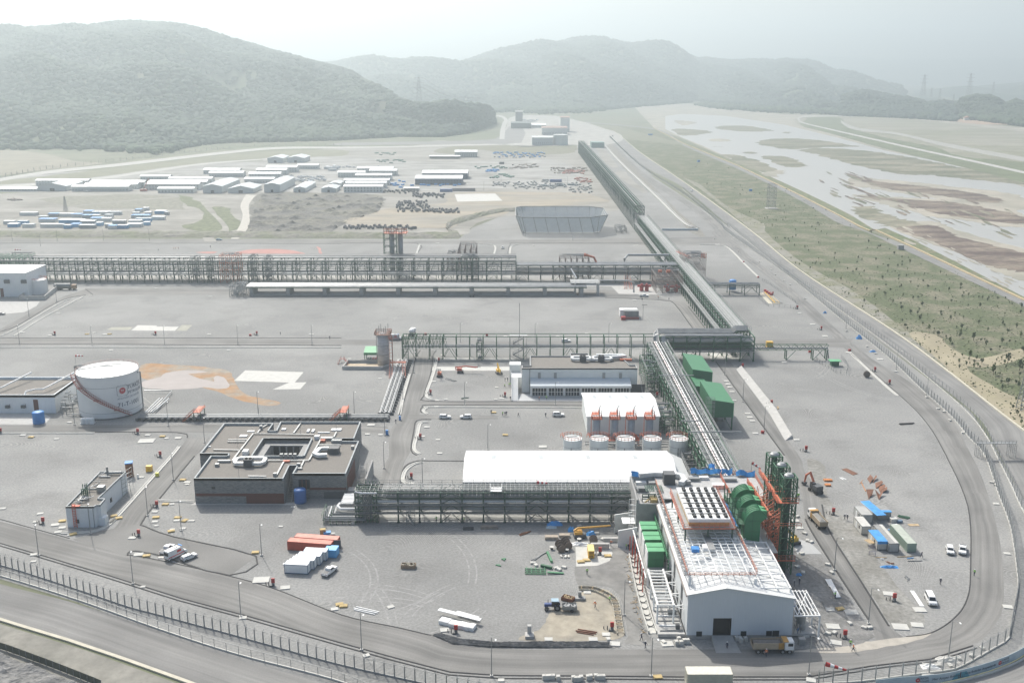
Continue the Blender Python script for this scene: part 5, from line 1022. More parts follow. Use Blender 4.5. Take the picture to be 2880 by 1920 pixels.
# ---------------- small white pump house, lower left
yf=G('e',0,1245).y;hh=HT(yf,'e',918);xl=G('e',245,918,hh).x;xr=G('e',690,920,hh).x;back=G('e',785,365,hh);yb=back.y
root=thing('pump_house','small white flat roofed pump house crowded with roof pipes at lower left','building',(xl,yf,0))
xb0=G('e',785,365,hh).x;xb1=G('e',1200,370,hh).x
bx=G('e',880,790,hh);by=G('e',795,890,hh)
parapet_building(root,[(xl,yf),(xr,yf),(xr+.3,yf+1.2),(by.x,by.y),(bx.x-.1,bx.y),(bx.x-2.2,bx.y+.2),(xb1,yb),(xb0,yb)],hh,M('cool_white_render',(.66,.69,.70),.7,var=.04),roofg,.5,.35,M('dark_trim',(.24,.27,.28),.6))
r=random.Random(9)
for k in range(26):
 t=r.random();x0=xl+(xb0-xl)*t+.8;y=yf+1.5+(yb-yf-3)*t;x1=x0+r.uniform(1,4.5);z=hh-.2+r.uniform(0,.6);pts=[(x0+r.uniform(0,2),y,z),(x1,y,z)]
 if k%2:pts.append((x1+r.uniform(-.5,.8),y+r.uniform(1,4),z))
 part(root,'roof_pipe',MB().tube(pts,r.choice([.09,.14,.22]),6),r.choice([pipem,white,galvd,galv]))
for k in range(6):x=xl+(xb0-xl)*.3+2.2+(k%3)*.55;y=yf+(yb-yf)*.3+(k//3)*1.6;part(root,'vent_pipe',MB().tube([(x,y,hh-.4),(x,y,hh+3.6-k*.1)],.14,6),galv if k%2 else steelg)
x=xl+(xb0-xl)*.3+2.7;part(root,'green_frame',MB().rail([(x-.8,yf+(yb-yf)*.28,hh-.4),(x+1,yf+(yb-yf)*.28,hh-.4)],2.6,.2,.5,4),steelg)
part(root,'roof_unit',MB().box(x+2,x+4,yf+(yb-yf)*.42,yf+(yb-yf)*.5,hh-.4,hh+1.2),galv)
part(root,'roof_unit',MB().tube([(xb0+3,yb-1.5,hh-.3),(xb0+3,yb-1.5,hh+2.2)],.35,8).tube([(xb0+3.4,yb-1.5,hh+.2),(xb1-.8,yb-1.5,hh+.3)],.45,8),galv)
part(root,'cage_ladder',MB().rail([(xl+2.0,yf-.35,0),(xl+2.9,yf-.35,0)],hh+.9,.12,.9,14).box(xl+1.8,xl+4,yf-.3,yf+.8,hh+.1,hh+.2),M('bright_orange_red',(.62,.10,.05),.6))
a=G('e',482,1180).x;part(root,'window',MB().box(a,a+1.0,yf-.06,yf+.03,1.3,2.5),glass)
part(root,'downpipe',MB().tube([(xr-1.6,yf-.12,0),(xr-1.6,yf-.12,hh-.6)],.06,5).tube([(xr-.3,yf-.12,0),(xr-.3,yf-.12,hh-.6)],.06,5),dkgrey)
dx=(xb1-(bx.x-2.2));dy=yb-bx.y
for t in(.05,.35):X=bx.x-2.1+dx*t;Y=bx.y+.3+dy*t;part(root,'window',MB().cbox((X+.05,Y+.5,1.8),.16,1.1,1.3,-math.atan2(dx,dy)),glass)
part(root,'door_hood',MB().box(bx.x-.6,bx.x+1.2,by.y-.2,by.y+2.2,0,2.4),MATS['cool_white_render'])
one('scaffold',MB().rail([G('e',1130,700)+Vc((.6,0,0)),G('e',1250,640)+Vc((.6,2,0))],6.5,.09,1.6,5).rail([G('e',1150,760),G('e',1270,690)],6.5,.09,1.6,5),galv,'scaffolding against the back corner of the small white pump house','scaffold',tuple(G('e',1200,700)),auto=False)
p=G('e',1265,440);root=thing('tall_tank','tall rust brown tank with a blue lid behind the small white pump house','tank',tuple(p));part(root,'shell',MB().cbox(p,2.2,2.2,4.6,.3),rust);part(root,'lid',MB().cbox(p+Vc((0,0,4.6)),2.4,2.4,.3,.3),blue)
# ---------------- grey stone building
H=8.2
def q(x,y):g=G('s',x,y,H);return(g.x,g.y)
poly=[q(180,748),q(1205,748),q(1275,600),q(1360,598),q(1305,692),q(1918,692),q(2068,322),q(1765,322),q(1778,292),q(2012,292),q(2088,100),q(1170,100),q(1120,203),q(1035,203),q(1093,120),q(525,120),q(250,463),q(578,463),q(565,488),q(375,488)]
hole=[q(850,488),q(1430,488),q(1522,290),q(980,290)]
root=thing('stone_building','dark grey stone clad flat roofed building with a square courtyard','building',(poly[0][0],poly[0][1],0))
parapet_building(root,poly,H,stone,roofg,.75,.45,M('grey_coping',(.27,.30,.31),.6),hole)
yf=poly[0][1];xl=poly[0][0];xr=poly[1][0]
part(root,'red_band',MB().box(xl+.3,xr-.1,yf-.08,yf+.1,HT(yf,'s',950),HT(yf,'s',920)),maroon)
mx=G('s',785,1040).x;part(root,'red_wall_panel',MB().box(mx,xr-.2,yf-.1,yf+.1,.1,HT(yf,'s',950)-.05),maroon)
part(root,'small_window',MB().box(G('s',388,860,5).x,G('s',428,860,5).x,yf-.1,yf+.05,HT(yf,'s',868),HT(yf,'s',845)),glass)
y2=poly[4][1];x2=poly[4][0];x3=poly[5][0]
part(root,'red_band',MB().box(x2+5,x3-.1,y2-.1,y2+.1,2.9,3.6),maroon)
for k in range(3):part(root,'tall_window',MB().box(x2+1.8+k*1.25,x2+2.7+k*1.25,y2-.1,y2+.1,3.2,6.2),glass)
for k in range(2):part(root,'red_fin',MB().box(x2+2.72+k*1.25,x2+3.0+k*1.25,y2-.25,y2+.15,3.1,6.3),maroon)
part(root,'service_opening',MB().box(x3-7,x3-.8,y2-.1,y2+.05,0,2.2),dkgrey)
part(root,'outside_stair',MB().stair((xr+1.1,yf+.5,0),(xr+1.1,yf+9,5.5),1.5,(1,0,0),16),concd)
sx=x3+.15;part(root,'red_wall_panel',MB().box(x3-.05,x3+.12,y2+1.5,y2+17,.2,6.2),maroon)
part(root,'stair_wing',MB().box(x3+5.2,x3+5.7,y2+3,y2+19,0,5.2).stair((x3+3,y2+5,0),(x3+3,y2+16,4.5),2.2,(1,0,0),18),concd)
part(root,'side_ramp_wall',MB().box(x3+.3,x3+4,y2-.5,y2+2.5,0,2.8),concd)
part(root,'side_wing',MB().box(xl-1.9,xl+3,yf+6,yf+11.3,0,5.4),stone);part(root,'side_wing_roof',MB().box(xl-1.6,xl+2.8,yf+6.3,yf+11,5.45,5.5),roofg)
hx0,hx1=hole[0][0],hole[1][0];hy0,hy1=hole[0][1],hole[2][1]
part(root,'courtyard_ledge',MB().box(hx0+.5,hx1-.5,hy1-2.6,hy1-.1,0,6.6).box(hx0+.1,hx0+2.6,hy0+.5,hy1-2.61,0,6.6).box(hx1-2.6,hx1-.1,hy0+.5,hy1-2.61,0,6.6),concd)
for k in range(4):x=hx0+3.6+k*(hx1-hx0-7)/4;part(root,'courtyard_window',MB().box(x,x+1.7,hy1-2.75,hy1-2.6,1,6.2),glass)
zr=H-.75
def duct_loop(root,cx,cy,w,d,z,wd=1.2,flip=1):
 pts=[(cx-w/2,cy),(cx-w/2,cy+d*.8),(cx-w/2+d*.3,cy+d),(cx+w/2-d*.3,cy+d),(cx+w/2,cy+d*.8),(cx+w/2,cy),(cx+w/2-d*.2,cy-d*.25),(cx+.6,cy-d*.25)]
 mb=MB();ws_(mb,[Vc((a,b,0))for a,b in pts],wd,.9,z+.5);ws_(mb,[Vc((a,b,0))for a,b in[(cx-w/2,cy),(cx-w/2+.5,cy-d*.25),(cx-.9,cy-d*.25)]],wd,.9,z+.5);part(root,'air_duct',mb,M('silver_duct',(.60,.62,.62),.45,.2,var=.08))
 mb=MB().cbox((cx,cy-d*.2,z+.3),2.6,2.2,2.2);part(root,'roof_unit',mb,dkgrey);part(root,'unit_fan',MB().lathe((cx-.6,cy-d*.2,z+2.5),[(.5,0),(.5,.35),(.3,.3)],10).lathe((cx+.6,cy-d*.2,z+2.5),[(.5,0),(.5,.35),(.3,.3)],10),black)
c1=G('s',815,600,zr);duct_loop(root,c1.x,c1.y,9,3.6,zr)
c2=G('s',1700,480,zr);mb=MB();ws_(mb,[c2+Vc((1.5,3.4,0)),c2+Vc((-2.6,3.2,0)),c2+Vc((-3.6,-1.6,0)),c2+Vc((-2.2,-3,0)),c2+Vc((.5,-2.6,0))],1.5,1.0,zr+.4);part(root,'air_duct',mb,MATS['silver_duct']);part(root,'roof_unit',MB().cbox(c2+Vc((2,1.8,0)),3.4,2.6,1.9),dkgrey)
for pts in([(620,560),(860,250),(1550,262)],[(1120,735),(1210,570)],[(1500,550),(1640,300)],[(1320,245),(1400,135)],[(1000,555),(1500,555)],[(1600,380),(1860,380)],[(910,240),(960,180),(1020,150)],[(410,432),(720,440)],[(575,320),(790,320)],[(568,342),(770,342)],[(800,735),(1010,738)],[(1440,560),(1400,640)],[(1780,290),(1810,230)]):
 P=GL('s',pts,zr);mb=MB();ws_(mb,P,.5,.25,zr+.25);part(root,'cable_tray',mb,galv)
for(x,y,w,d,h,m_)in[(775,475,1.7,2.4,1.4,white),(1810,200,3.4,1.8,.4,white),(1210,195,1.4,1.6,.4,white),(1490,215,.8,2.6,.5,white),(1545,215,.8,2.6,.5,white),(835,215,2.4,1.2,.2,white),(750,270,2.4,1.8,.3,white),(1590,300,1.6,1.8,1.2,white),(1700,310,4,1.6,.9,galv),(1820,345,3,1.4,1.1,galv),(1655,335,1.5,1.2,.8,orange),(1240,565,2,1,.6,orange),(950,190,.9,.9,1.4,galv),(450,610,1.2,1.2,.9,galv),(530,565,4,.9,.7,galv),(1110,725,1.0,1.0,1.1,galv),(1380,620,1,1,1.3,galv),(1390,645,1.6,.9,.5,galv),(1995,410,.9,1.2,1,galv),(360,390,1,.6,.3,white),(1665,232,4,.6,.35,white),(900,738,4,.5,.4,galv)]:
 p=G('s',x,y,zr);part(root,'roof_unit',MB().cbox(p,w,d,h),m_)
for k in range(4):p=G('s',1185+k*51,525,zr);part(root,'condenser',MB().cbox(p,.95,.9,1.7),galv);
for(x,y,h)in((685,390,4),(1400,240,4),(700,740,3),(1810,210,7),(930,115,6)):p=G('s',x,y,zr);part(root,'lightning_rod',MB().tube([p,p+Vc((0,0,h))],.05,4),galvd)
sheet('apron',[(xl-1.2,yf-1.0),(xr+5,yf-1.0),(xr+6,yf+3),(xr,yf+.2),(xl,yf+.2),(xl-.2,yf+2)],conc,.06)
p=G('s',1400,1020);one('water_tank',MB().lathe(p,[(1.8,0),(1.85,.6),(1.8,2.4),(1.85,3.9),(1.6,4.3),(.2,4.5)],20),M('deep_blue_plastic',(.03,.12,.34),.5,var=.1),'round blue water tank against the front wall of the grey stone building','tank',tuple(p),smooth=True)
p=G('s',1285,440);root=thing('courtyard_tree','small pale tree in the courtyard of the grey stone building','tree',(p.x,p.y,0))
# ---------------- white control building
yf=G('u',0,663).y;hh=HT(yf,'u',347);xl=G('u',312,345,hh).x;xr=G('u',1812,347,hh).x
yb=G('u',0,185,hh).y;root=thing('control_building','white control building with a grey roof and glazed front lean-to','building',(xl,yf,0))
xk=G('u',425,345,hh).x
parapet_building(root,[(xl,yf),(xr,yf),(xr,yf+5),(xr-2.5,yf+5),(xr-5,yb),(xk+25,yb),(xk+25,yb+4),(xk+17,yb+4),(xk+17,yb),(xk,yb),(xk,yf+4),(xl,yf+4)],hh,creamw,roofg,.5,.4,M('dark_coping',(.26,.27,.27),.6))
for x in(510,718,1348,1565):a=G('u',x+12,450,hh-3).x;part(root,'wall_duct',MB().box(a,a+1.1,yf-.5,yf,hh-5.2,hh-1.9),galv)
part(root,'downpipe',MB().tube([(xl+3.2,yf-.15,0),(xl+3.2,yf-.15,hh)],.1,5),dkgrey)
ya=G('u',0,712).y;za=HT(ya,'u',595);xa=G('u',432,712).x;xb=G('u',1716,712).x
part(root,'canopy_roof',MB().yz([(ya-1.2,za+.1),(yf,za+2.2),(yf,za+2.5),(ya-1.2,za+.75)],xa-.3,xb+.3),M('pale_metal_roof',(.52,.57,.60),.45,.2,var=.05))
part(root,'canopy_fascia',MB().box(xa-.35,xb+.35,ya-1.3,ya-1.21,za+.1,za+1.05),white)
gm=MB().box(0,(xb-xa)/6-.9,0,.05,.3,za-.2).mesh('glazed_panel',glass)
W6=(xb-xa)/6-.9
fr=MB()
for k in range(6):fr.box(k*W6/5-.09,k*W6/5+.09,-.1,-.02,.25,za-.15)
for z in(.25,za*.5,za-.25):fr.box(0,W6,-.1,-.03,z-.08,z+.08)
frm=fr.mesh('window_frame',white)
for k in range(6):
 o=link('glazed_panel',gm,root);o.location=(xa+k*(xb-xa)/6+.45-xl,ya-yf,0);f=link('window_frame',frm,o)
 part(root,'white_column',MB().box(xa+k*(xb-xa)/6-.25,xa+k*(xb-xa)/6+.25,ya-.3,ya+.2,0,za),white)
part(root,'side_wall',MB().box(xa,xa+.2,ya,yf,0,za).box(xb-.2,xb,ya,yf,0,za),creamw)
part(root,'louvre',MB().box(xb+.8,xb+6.5,yf-.1,yf+.02,0,HT(yf,'u',555)),dkgrey)
zr=hh-.5;c1=G('u',1100,255,zr);
for cx in(c1.x,c1.x+7.6):duct_loop(root,cx,c1.y,8.6,3.2,zr)
mb=MB();ws_(mb,[Vc((c1.x+6,c1.y+4.4,0)),Vc((c1.x+17,c1.y+4.8,0)),Vc((c1.x+18.2,c1.y+3.2,0)),Vc((c1.x+12,c1.y+1.6,0))],1.3,1.0,zr+.8);part(root,'air_duct',mb,MATS['silver_duct'])
p=G('u',1660,250,zr);part(root,'roof_unit',MB().cbox(p,5,1,.8),orange)
sx0=G('u',180,540);sx1=G('u',265,540);mb=MB();yl=G('u',0,765).y
for k in range(24):t=k/24;mb.box(G('u',180,765).x,G('u',265,765).x,yl+t*16,yl+t*16+.5,0,.2+t*4.6)
mb.rail([(G('u',180,765).x,yl,0),(G('u',180,765).x,yl+16,4.7)],1.0,.09,2)
root2=thing('white_stair','white outside staircase at the left end of the control building','stairs',(G('u',220,765).x,yl,0));part(root2,'stair_flight',mb,white);part(root2,'landing',MB().box(G('u',170,765).x,xl-.1,yl+16.2,yl+23,0,4.8).rail([(G('u',170,765).x,yl+16.2,4.8),(G('u',170,765).x,yl+23,4.8)],1.1,.1,1.5),white);part(root2,'air_unit',MB().box(xl-5,xl-.3,yl+24,yl+29,0,7.8),creamw)
root2=thing('grey_stair','grey steel stair at the right end of the control building','stairs',(xr+3,yf,0));part(root2,'stair_flight',MB().stair((xr+3,yf-5,0),(xr+3,yf+7,6),2.4,(1,0,0),26),galv)
# ---------------- white gabled hall
def hall(name,label,x0,x1,y0,yr,y1,ze,zr,wallm,roofm,strips=4,lean=0,zb=None):
 root=thing(name,label,'building',(x0,y0,0));zb=zb or ze
 part(root,'wall',MB().yz([(y0,0),(y1,0),(y1,zb),(yr,zr-.1),(y0,ze)],x0,x1),wallm)
 part(root,'roof',MB().yz([(y0-.5,ze-.1),(yr,zr),(y1+.5,zb-.1),(y1+.5,zb+.1),(yr,zr+.2),(y0-.5,ze+.1)],x0-.4,x1+.4),roofm)
 for k in range(strips):
  x=x0+(x1-x0)*(k+.55)/(strips+.35);part(root,'skylight',MB().add([(x,yr+.1,zr+.24),(x+1.3,yr+.1,zr+.24),(x+1.3,y1-.3,zb+.18),(x,y1-.3,zb+.18)],[(0,1,2,3)]),M('skylight_sheet',(.40,.43,.44),.5))
 mb=MB()
 n=int((x1-x0)/1.1)
 for k in range(n):
  x=x0+(x1-x0)*k/n;mb.bar((x,y0-.5,ze+.13),(x,yr,zr+.23),.05,.06)
 part(root,'roof_seam',mb,roofm)
 return root
y0=G('u',0,1200).y;ze=HT(y0,'u',971);X0=G('u',1160,970,ze).x;X1=G('u',2095,970,ze).x
yr=y0+14.5;zr=HT(yr,'u',745);yb=y0+27.5;zb=HT(yb,'u',672)
hall('gabled_hall','white gabled hall behind the four grey vessels and round tanks',X0,X1,y0,yr,yb,ze,zr,creamw,white,4,zb=zb)
# ---------------- long white hall behind rack A
y0=287.5;ze=HT(y0,'8',183);X0=G('8',845,183,ze).x;X1=G('i',790,215,ze).x;yb=312;zb=HT(yb,'u',1425);yr=299;zr=max(HT(yr,'u',1527),zb+.4)
root=hall('long_hall','very long white hall right behind the near dark pipe rack',X0,X1,y0,yr,yb,ze,zr,M('grey_wall_sheet',(.42,.46,.47),.6,var=.04,scale=.5),white,4,zb=zb)
part(root,'lean_to',MB().xz([(X1+.42,0),(X1+5,0),(X1+5,ze-1.6),(X1+.42,ze+.6)],y0+1,yb-1),M('pale_grey_sheet',(.60,.61,.59),.6,var=.04))
part(root,'gutter',MB().box(X0-.3,X1+.3,y0-.75,y0-.52,ze-.35,ze-.1),dkgrey)
# ---------------- small round tanks and grey vessels
tl=[(1610.3,'leftmost'),(1684.7,'second from the left'),(1758.9,'middle'),(1833.7,'second from the right'),(1909,'rightmost')]
for x_,nm in tl:
 c=Vc(((x_-1440)/2900*346,326.5,0));h=6.9;r_=3.2
 t=tank('round_tank',nm+' of the five small round white tanks behind the long white hall',c,r_,h,M('tank_grey_white',(.64,.66,.65),.5,var=.04),group='small round tanks')
 part(t,'handrail',MB().rail([(c.x+3.3*math.cos(a*.35),c.y+3.3*math.sin(a*.35),h)for a in range(1,17)],1.2,.11,1.2).rail([(c.x-4,c.y+1.5,h-.3),(c.x-3.2,c.y+2.5,h)],1.2,.11,1),orange)
 part(t,'seam_ring',MB().lathe(c+Vc((0,0,2.5)),[(r_+.02,0),(r_+.06,.05),(r_+.02,.1)],32,False).lathe(c+Vc((0,0,4.4)),[(r_+.02,0),(r_+.06,.05),(r_+.02,.1)],32,False),galvd)
 part(t,'wall_pipe',MB().tube([c+Vc((-.6,-r_-.15,.3)),c+Vc((-.6,-r_-.15,4.5))],.1,5).tube([c+Vc((.9,-r_-.1,1)),c+Vc((.9,-r_-.1,3.6))],.07,5).tube([c+Vc((-2,0,h+.5)),c+Vc((1.6,.6,h+.5))],.12,5),dkgrey)
for i,x_ in enumerate((1684,1736,1783,1836)):
 c=Vc(((x_-1440)/2900*350,339.5,0));root=thing('process_vessel',['leftmost','second from the left','third from the left','rightmost'][i]+' of four slim grey vessels topped by orange platforms','vessel',tuple(c),group='slim grey vessels')
 hv=HT(339.5,'u',1010);part(root,'shell',MB().lathe(c,[(.5,.8),(1.25,1.6),(1.3,2),(1.3,hv),(.9,hv+.4)],20),M('blue_grey_steel',(.25,.28,.32),.5,.2,var=.1),smooth=True)
 top=hv+.4;
 part(root,'top_platform',MB().box(c.x-1.7,c.x+1.7,c.y-1.6,c.y+1.6,top,top+.2).rail([(c.x-1.7,c.y-1.6,top),(c.x+1.7,c.y-1.6,top),(c.x+1.7,c.y+1.6,top),(c.x-1.7,c.y+1.6,top),(c.x-1.7,c.y-1.6,top)],1.3,.13,.8).box(c.x-1.7,c.x+.6,c.y-1.6,c.y+1.2,top+1.7,top+1.9).rail([(c.x-1.7,c.y-1.6,top+1.9),(c.x+.6,c.y-1.6,top+1.9),(c.x+.6,c.y+1.2,top+1.9)],1.2,.1,.8),orange)
 part(root,'vent_pipe',MB().tube([c+Vc((.9,0,top)),c+Vc((.9,0,top+4)),c+Vc((1.4,0,top+4.6))],.14,6).tube([c+Vc((1.6,0,top)),c+Vc((1.6,0,top+2.6)),c+Vc((1.3,0,top+2.9))],.1,6),galvd)
 part(root,'ladder',MB().rail([(c.x-1.9,c.y-.4,1),(c.x-1.9,c.y+.4,1)],top,.12,.8,12),orange)
 part(root,'side_platform',MB().box(c.x-2.4,c.x+2.8,c.y-2,c.y-1.2,1.8,2.0).rail([(c.x-2.4,c.y-2,2),(c.x+2.8,c.y-2,2)],1.2,.13,.9).stair((c.x+2.8,c.y-1.5,0),(c.x+1.2,c.y-1.5,3.4),.8,(0,1,0),6),orange)
 part(root,'orange_valve',MB().tube([c+Vc((1.6,-.6,3.8)),c+Vc((2.6,-.6,2.2)),c+Vc((2.6,-.6,.6))],.28,6),orange)
one('pipe_manifold',MB().tube([(25,334,2),(58,334,2)],.25,6).tube([(25,334.8,2.6),(58,334.8,2.6)],.2,6).tube([(30,333.5,1.2),(60,333.5,1.2)],.2,6),galvd,'grey pipe header running behind the small round tanks','pipework',(40,334,0))
# ---------------- vessel tower left of the open rack
p=G('f',598,655);c=p+Vc((0,2.5,0));root=thing('column_vessel','tall streaky pale grey vessel with a red and steel platform on top','vessel',tuple(c));hv=HT(c.y,'f',262)
part(root,'shell',MB().lathe(c,[(2.6,0),(2.6,hv),(1.4,hv+.8)],28),M('streaky_steel',(.42,.42,.43),.6,.1,var=.25,scale=.4,stretch=(1,1,3)),smooth=True)
mb=MB()
for z in(5,9,13):mb.lathe(c+Vc((0,0,z)),[(2.62,0),(2.75,.08),(2.62,.16)],28,False)
part(root,'band',mb,dkgrey)
part(root,'top_platform',MB().box(c.x-3.3,c.x+3.6,c.y-3,c.y+3,hv+.3,hv+.5).rail([(c.x-3.3,c.y-3,hv+.5),(c.x+3.6,c.y-3,hv+.5),(c.x+3.6,c.y+3,hv+.5),(c.x-3.3,c.y+3,hv+.5),(c.x-3.3,c.y-3,hv+.5)],1.3,.12,.8,3),M('brownish_steel',(.28,.16,.12),.7,var=.3))
mb=MB()
for k in range(6):mb.tube([c+Vc((-2.6+k*1.0,-1+k%2,hv+.5)),c+Vc((-2.6+k*1.0,-1+k%2,hv+3+k%3))],.12,5)
part(root,'vent_pipe',mb,galvd);part(root,'red_frame',MB().rail([(c.x+2.6,c.y-2,hv-2),(c.x+4,c.y-2,hv-2)],5,.16,.7,5).rail([(c.x+3,c.y-2.6,0),(c.x+4.4,c.y-2.6,0)],hv,.13,1.4,9),orange)
part(root,'side_pipe',MB().tube([c+Vc((3.2,0,hv)),c+Vc((4,0,hv-1)),c+Vc((4,0,0))],.25,7).tube([c+Vc((-2.9,0,hv)),c+Vc((-2.9,0,1))],.13,6),galvd)
mb=MB();ws_(mb,GL('f',[(100,690),(590,695),(690,660)]),.5,1.5);ws_(mb,GL('f',[(105,690),(165,610),(520,600),(700,600)]),.5,1.3);one('containment_wall',mb,conc,'low concrete containment wall round the foot of the tall streaky vessel','wall')
sheet('stained_floor',GL('f',[(110,682),(165,622),(680,622),(590,690)]),M('stained_concrete',(.46,.37,.26),.85,var=.2,scale=.3),.05)
a=G('f',375,600);root=thing('pump_shelter','green roofed pump shelter left of the tall streaky vessel','shelter',(a.x,a.y,0));b=G('f',530,600).x
part(root,'roof',MB().yz([(a.y-.5,4.2),(a.y+6,5.6),(a.y+6,5.8),(a.y-.5,4.5)],a.x-.3,b+.3),greenb);part(root,'fascia',MB().box(a.x-.3,b+.3,a.y-.6,a.y-.51,3.4,4.5),greenc)
for x in(a.x,b):
 for y in(a.y,a.y+5.5):part(root,'leg',MB().bar((x,y,0),(x,y,4.2),.3),steelg)
for k in range(4):x=a.x+1.2+k*(b-a.x-2)/3;part(root,'pump',MB().box(x-.6,x+.6,a.y+.5,a.y+2.5,0,.8).tube([(x,a.y+.3,1.2),(x,a.y+2.6,1.2)],.5,8),red if k>1 else dkgrey)
one('red_stair',MB().stair(G('f',45,630),G('f',85,600)+Vc((0,0,1.6)),1,(0,1,0)).stair(G('f',170,630),G('f',120,600)+Vc((0,0,1.6)),1,(0,1,0)).box(G('f',80,600).x,G('f',125,600).x,G('f',0,600).y-.6,G('f',0,600).y+.6,1.5,1.6),M('faded_red_steel',(.38,.14,.12)),'small faded red stair over the containment wall of the tall streaky vessel','stairs',tuple(G('f',90,620)))
# ---------------- green sheds
def shed(label,x0,x1,y0,y1,zl,zr,zb):
 root=thing('green_shed',label,'shed',(x0,y0,0))
 part(root,'wall',MB().xz([(x0,zb),(x1,zb),(x1,zr),(x0,zl)],y0,y1),M('shed_green_sheet',(.045,.165,.085),.6,var=.05,scale=.4))
 part(root,'roof',MB().xz([(x0-.15,zl+.02),(x1+.15,zr+.02),(x1+.15,zr+.14),(x0-.15,zl+.16)],y0-.15,y1+.15),greenc)
 part(root,'corner_trim',MB().box(x0-.08,x0+.08,y0-.1,y0-.02,zb,zl).box(x1-.08,x1+.08,y0-.1,y0-.02,zb,zr),greenb)
 if zb>1:
  for x in(x0+.3,x1-.3):
   for y in(y0+.3,(y0+y1)/2,y1-.3):part(root,'leg',MB().bar((x,y,0),(x,y,zb),.45),steelg)
  part(root,'brace',MB().bar((x1-.3,y0+.3,0),(x1-3,y0+.3,zb),.22),steelg)
  part(root,'machine',MB().box(x0+2,x1-2,y0+3,y1-4,0,2.2).tube([(x0+3,y0+4,3),(x1-3,y0+4,3)],1.1,10),galv)
 return root
shed('nearer of the two big green sheds, raised on green legs beside the wide rack',72.0,80,354,378,11.4,10.2,4.9)
shed('farther of the two big green sheds beside the wide rack',71.7,79.6,393,417,11.5,10.3,.3)
shed('small low green shed squeezed between the two big green sheds',71,76,380,391.5,8.6,8.0,.3)
one('scaffold',MB().rail([(69.5,352.5,0),(72.5,352.5,0)],13,.09,1,8).rail([(69.5,350.8,0),(72.5,350.8,0)],13,.09,1,8),galv,'narrow scaffold tower against the near corner of the nearer big green shed','scaffold',(71,352,0))
p=G('6',1045,950);root=thing('green_hut','tiny green roofed hut inside a wire pen beyond the crossing rack','hut',tuple(p));part(root,'roof',MB().cbox(p+Vc((0,0,2.2)),5,3.6,.25),greenb);part(root,'body',MB().cbox(p,3.4,2.2,2.1),steelg)
fence('wire_pen','small wire pen round the tiny green hut',GL('6',[(920,905),(930,930),(1020,975),(1060,1005),(1130,1005),(1140,960),(1095,900)]),1.8,2.5,.1,(galvd,galvd,concw),False,2,beam=False)
fence('wire_pen','wire pen enclosing the red and yellow valve station at the right',GL('m',[(1980,690),(2080,770),(2250,780),(2350,790),(2352,740),(2100,560),(2020,520)]),1.8,3,.12,(galvd,galvd,concw),False,2,beam=False)
# ---------------- grey cooling tower basin
bx0=G('2',1250,1620);zt=14;root=thing('cooling_basin','big grey louvred steel cooling basin, open on top and flaring upwards','cooling tower',(30,820,0))
bot=[(11,822),(66,822),(71,828),(71,864),(66,870),(11,870),(8,864),(8,828)];top=[(8,812),(62,812),(77,826),(77,868),(66,880),(8,880),(3,872),(3,820)]
for i in range(8):
 j=(i+1)%8;mb=MB();n=14
 for k in range(n):
  t0,t1=k/n,(k+.86)/n;L=lambda P,Q,t:(P[0]+(Q[0]-P[0])*t,P[1]+(Q[1]-P[1])*t)
  def pt(idx,t,z,o=0):a=L(bot[idx],top[idx],t);return(a[0],a[1],z)
  s=.35*math.copysign(1,0.5);a,b=pt(i,t0,1+t0*13),pt(j,t0,1+t0*13);c_,d_=pt(j,t0+.01,1+t1*13),pt(i,t0+.01,1+t1*13)
  mb.add([a,b,c_,d_],[(0,1,2,3)])
 part(root,'louvre_wall',mb,M('blue_grey_louvre',(.52,.56,.58),.6,.1,var=.08,scale=.3))
 m2=MB();nn=max(2,int((Vc(top[i])-Vc(top[j])).length/9))
 for k in range(nn+1):
  t=k/nn;a=(bot[i][0]+(bot[j][0]-bot[i][0])*t,bot[i][1]+(bot[j][1]-bot[i][1])*t,0);b=(top[i][0]+(top[j][0]-top[i][0])*t,top[i][1]+(top[j][1]-top[i][1])*t,14.4);m2.bar(a,b,.3)
 m2.bar((*top[i],14.3),(*top[j],14.3),.6);part(root,'rib',m2,galvd)
part(root,'basin_floor',MB().prism(bot,.1,.6),concd)
skid('scrap_stack','grey steel pipework stacked beside the right end of the cooling basin',84,92,822,840,4,1,galvd,galvd,61,'steel stack',1.2)
skid('tower_unit','green steel tower with red top platform rising behind the great rack',G('q',1240,340).x*1.02,G('q',1332,340).x*1.02,ey+28,ey+35,26,6,steelg,galvd,62,'tower',1.2)
x0=G('q',1240,340).x;c=Vc((x0+3.5,ey+31,0));one('twin_columns',MB().lathe(c,[(1.6,0),(1.6,27)],12).lathe(c+Vc((5.5,0,0)),[(1.6,0),(1.6,27)],12),galv,'pair of pale columns inside the green tower behind the great rack','vessel',tuple(c),smooth=True)
one('red_platform',MB().box(x0-1,x0+13.5,ey+27,ey+36,26,26.4).rail([(x0-1,ey+27,26.4),(x0+13.5,ey+27,26.4)],3,.3,1.5,3),orange,'orange platform crowning the green tower behind the great rack','platform',(x0,ey+30,26))
X0=G('q',1775,330).x;X1=G('q',1905,330).x;skid('process_module','large pipe filled process module standing beyond the great rack',X0*1.0,X1*1.0,ey+34,ey+62,15,3,M('grey_brown_steel',(.22,.17,.15),.7,var=.3),galv,63,dens=2.6)
skid('process_module','smaller brown and red process module left of the large one beyond the great rack',G('q',1690,330).x,G('q',1760,330).x,ey+34,ey+50,11,3,MATS['grey_brown_steel'],galvd,64,dens=1.6)
X0=G('m',20,380).x;X1=G('m',285,380).x;skid('process_module','red and grey equipment deck on top of the rack right of the great rack',X0,X1,ey+8,ey+20,13.5,2,MATS['grey_brown_steel'],galvd,65,dens=2)
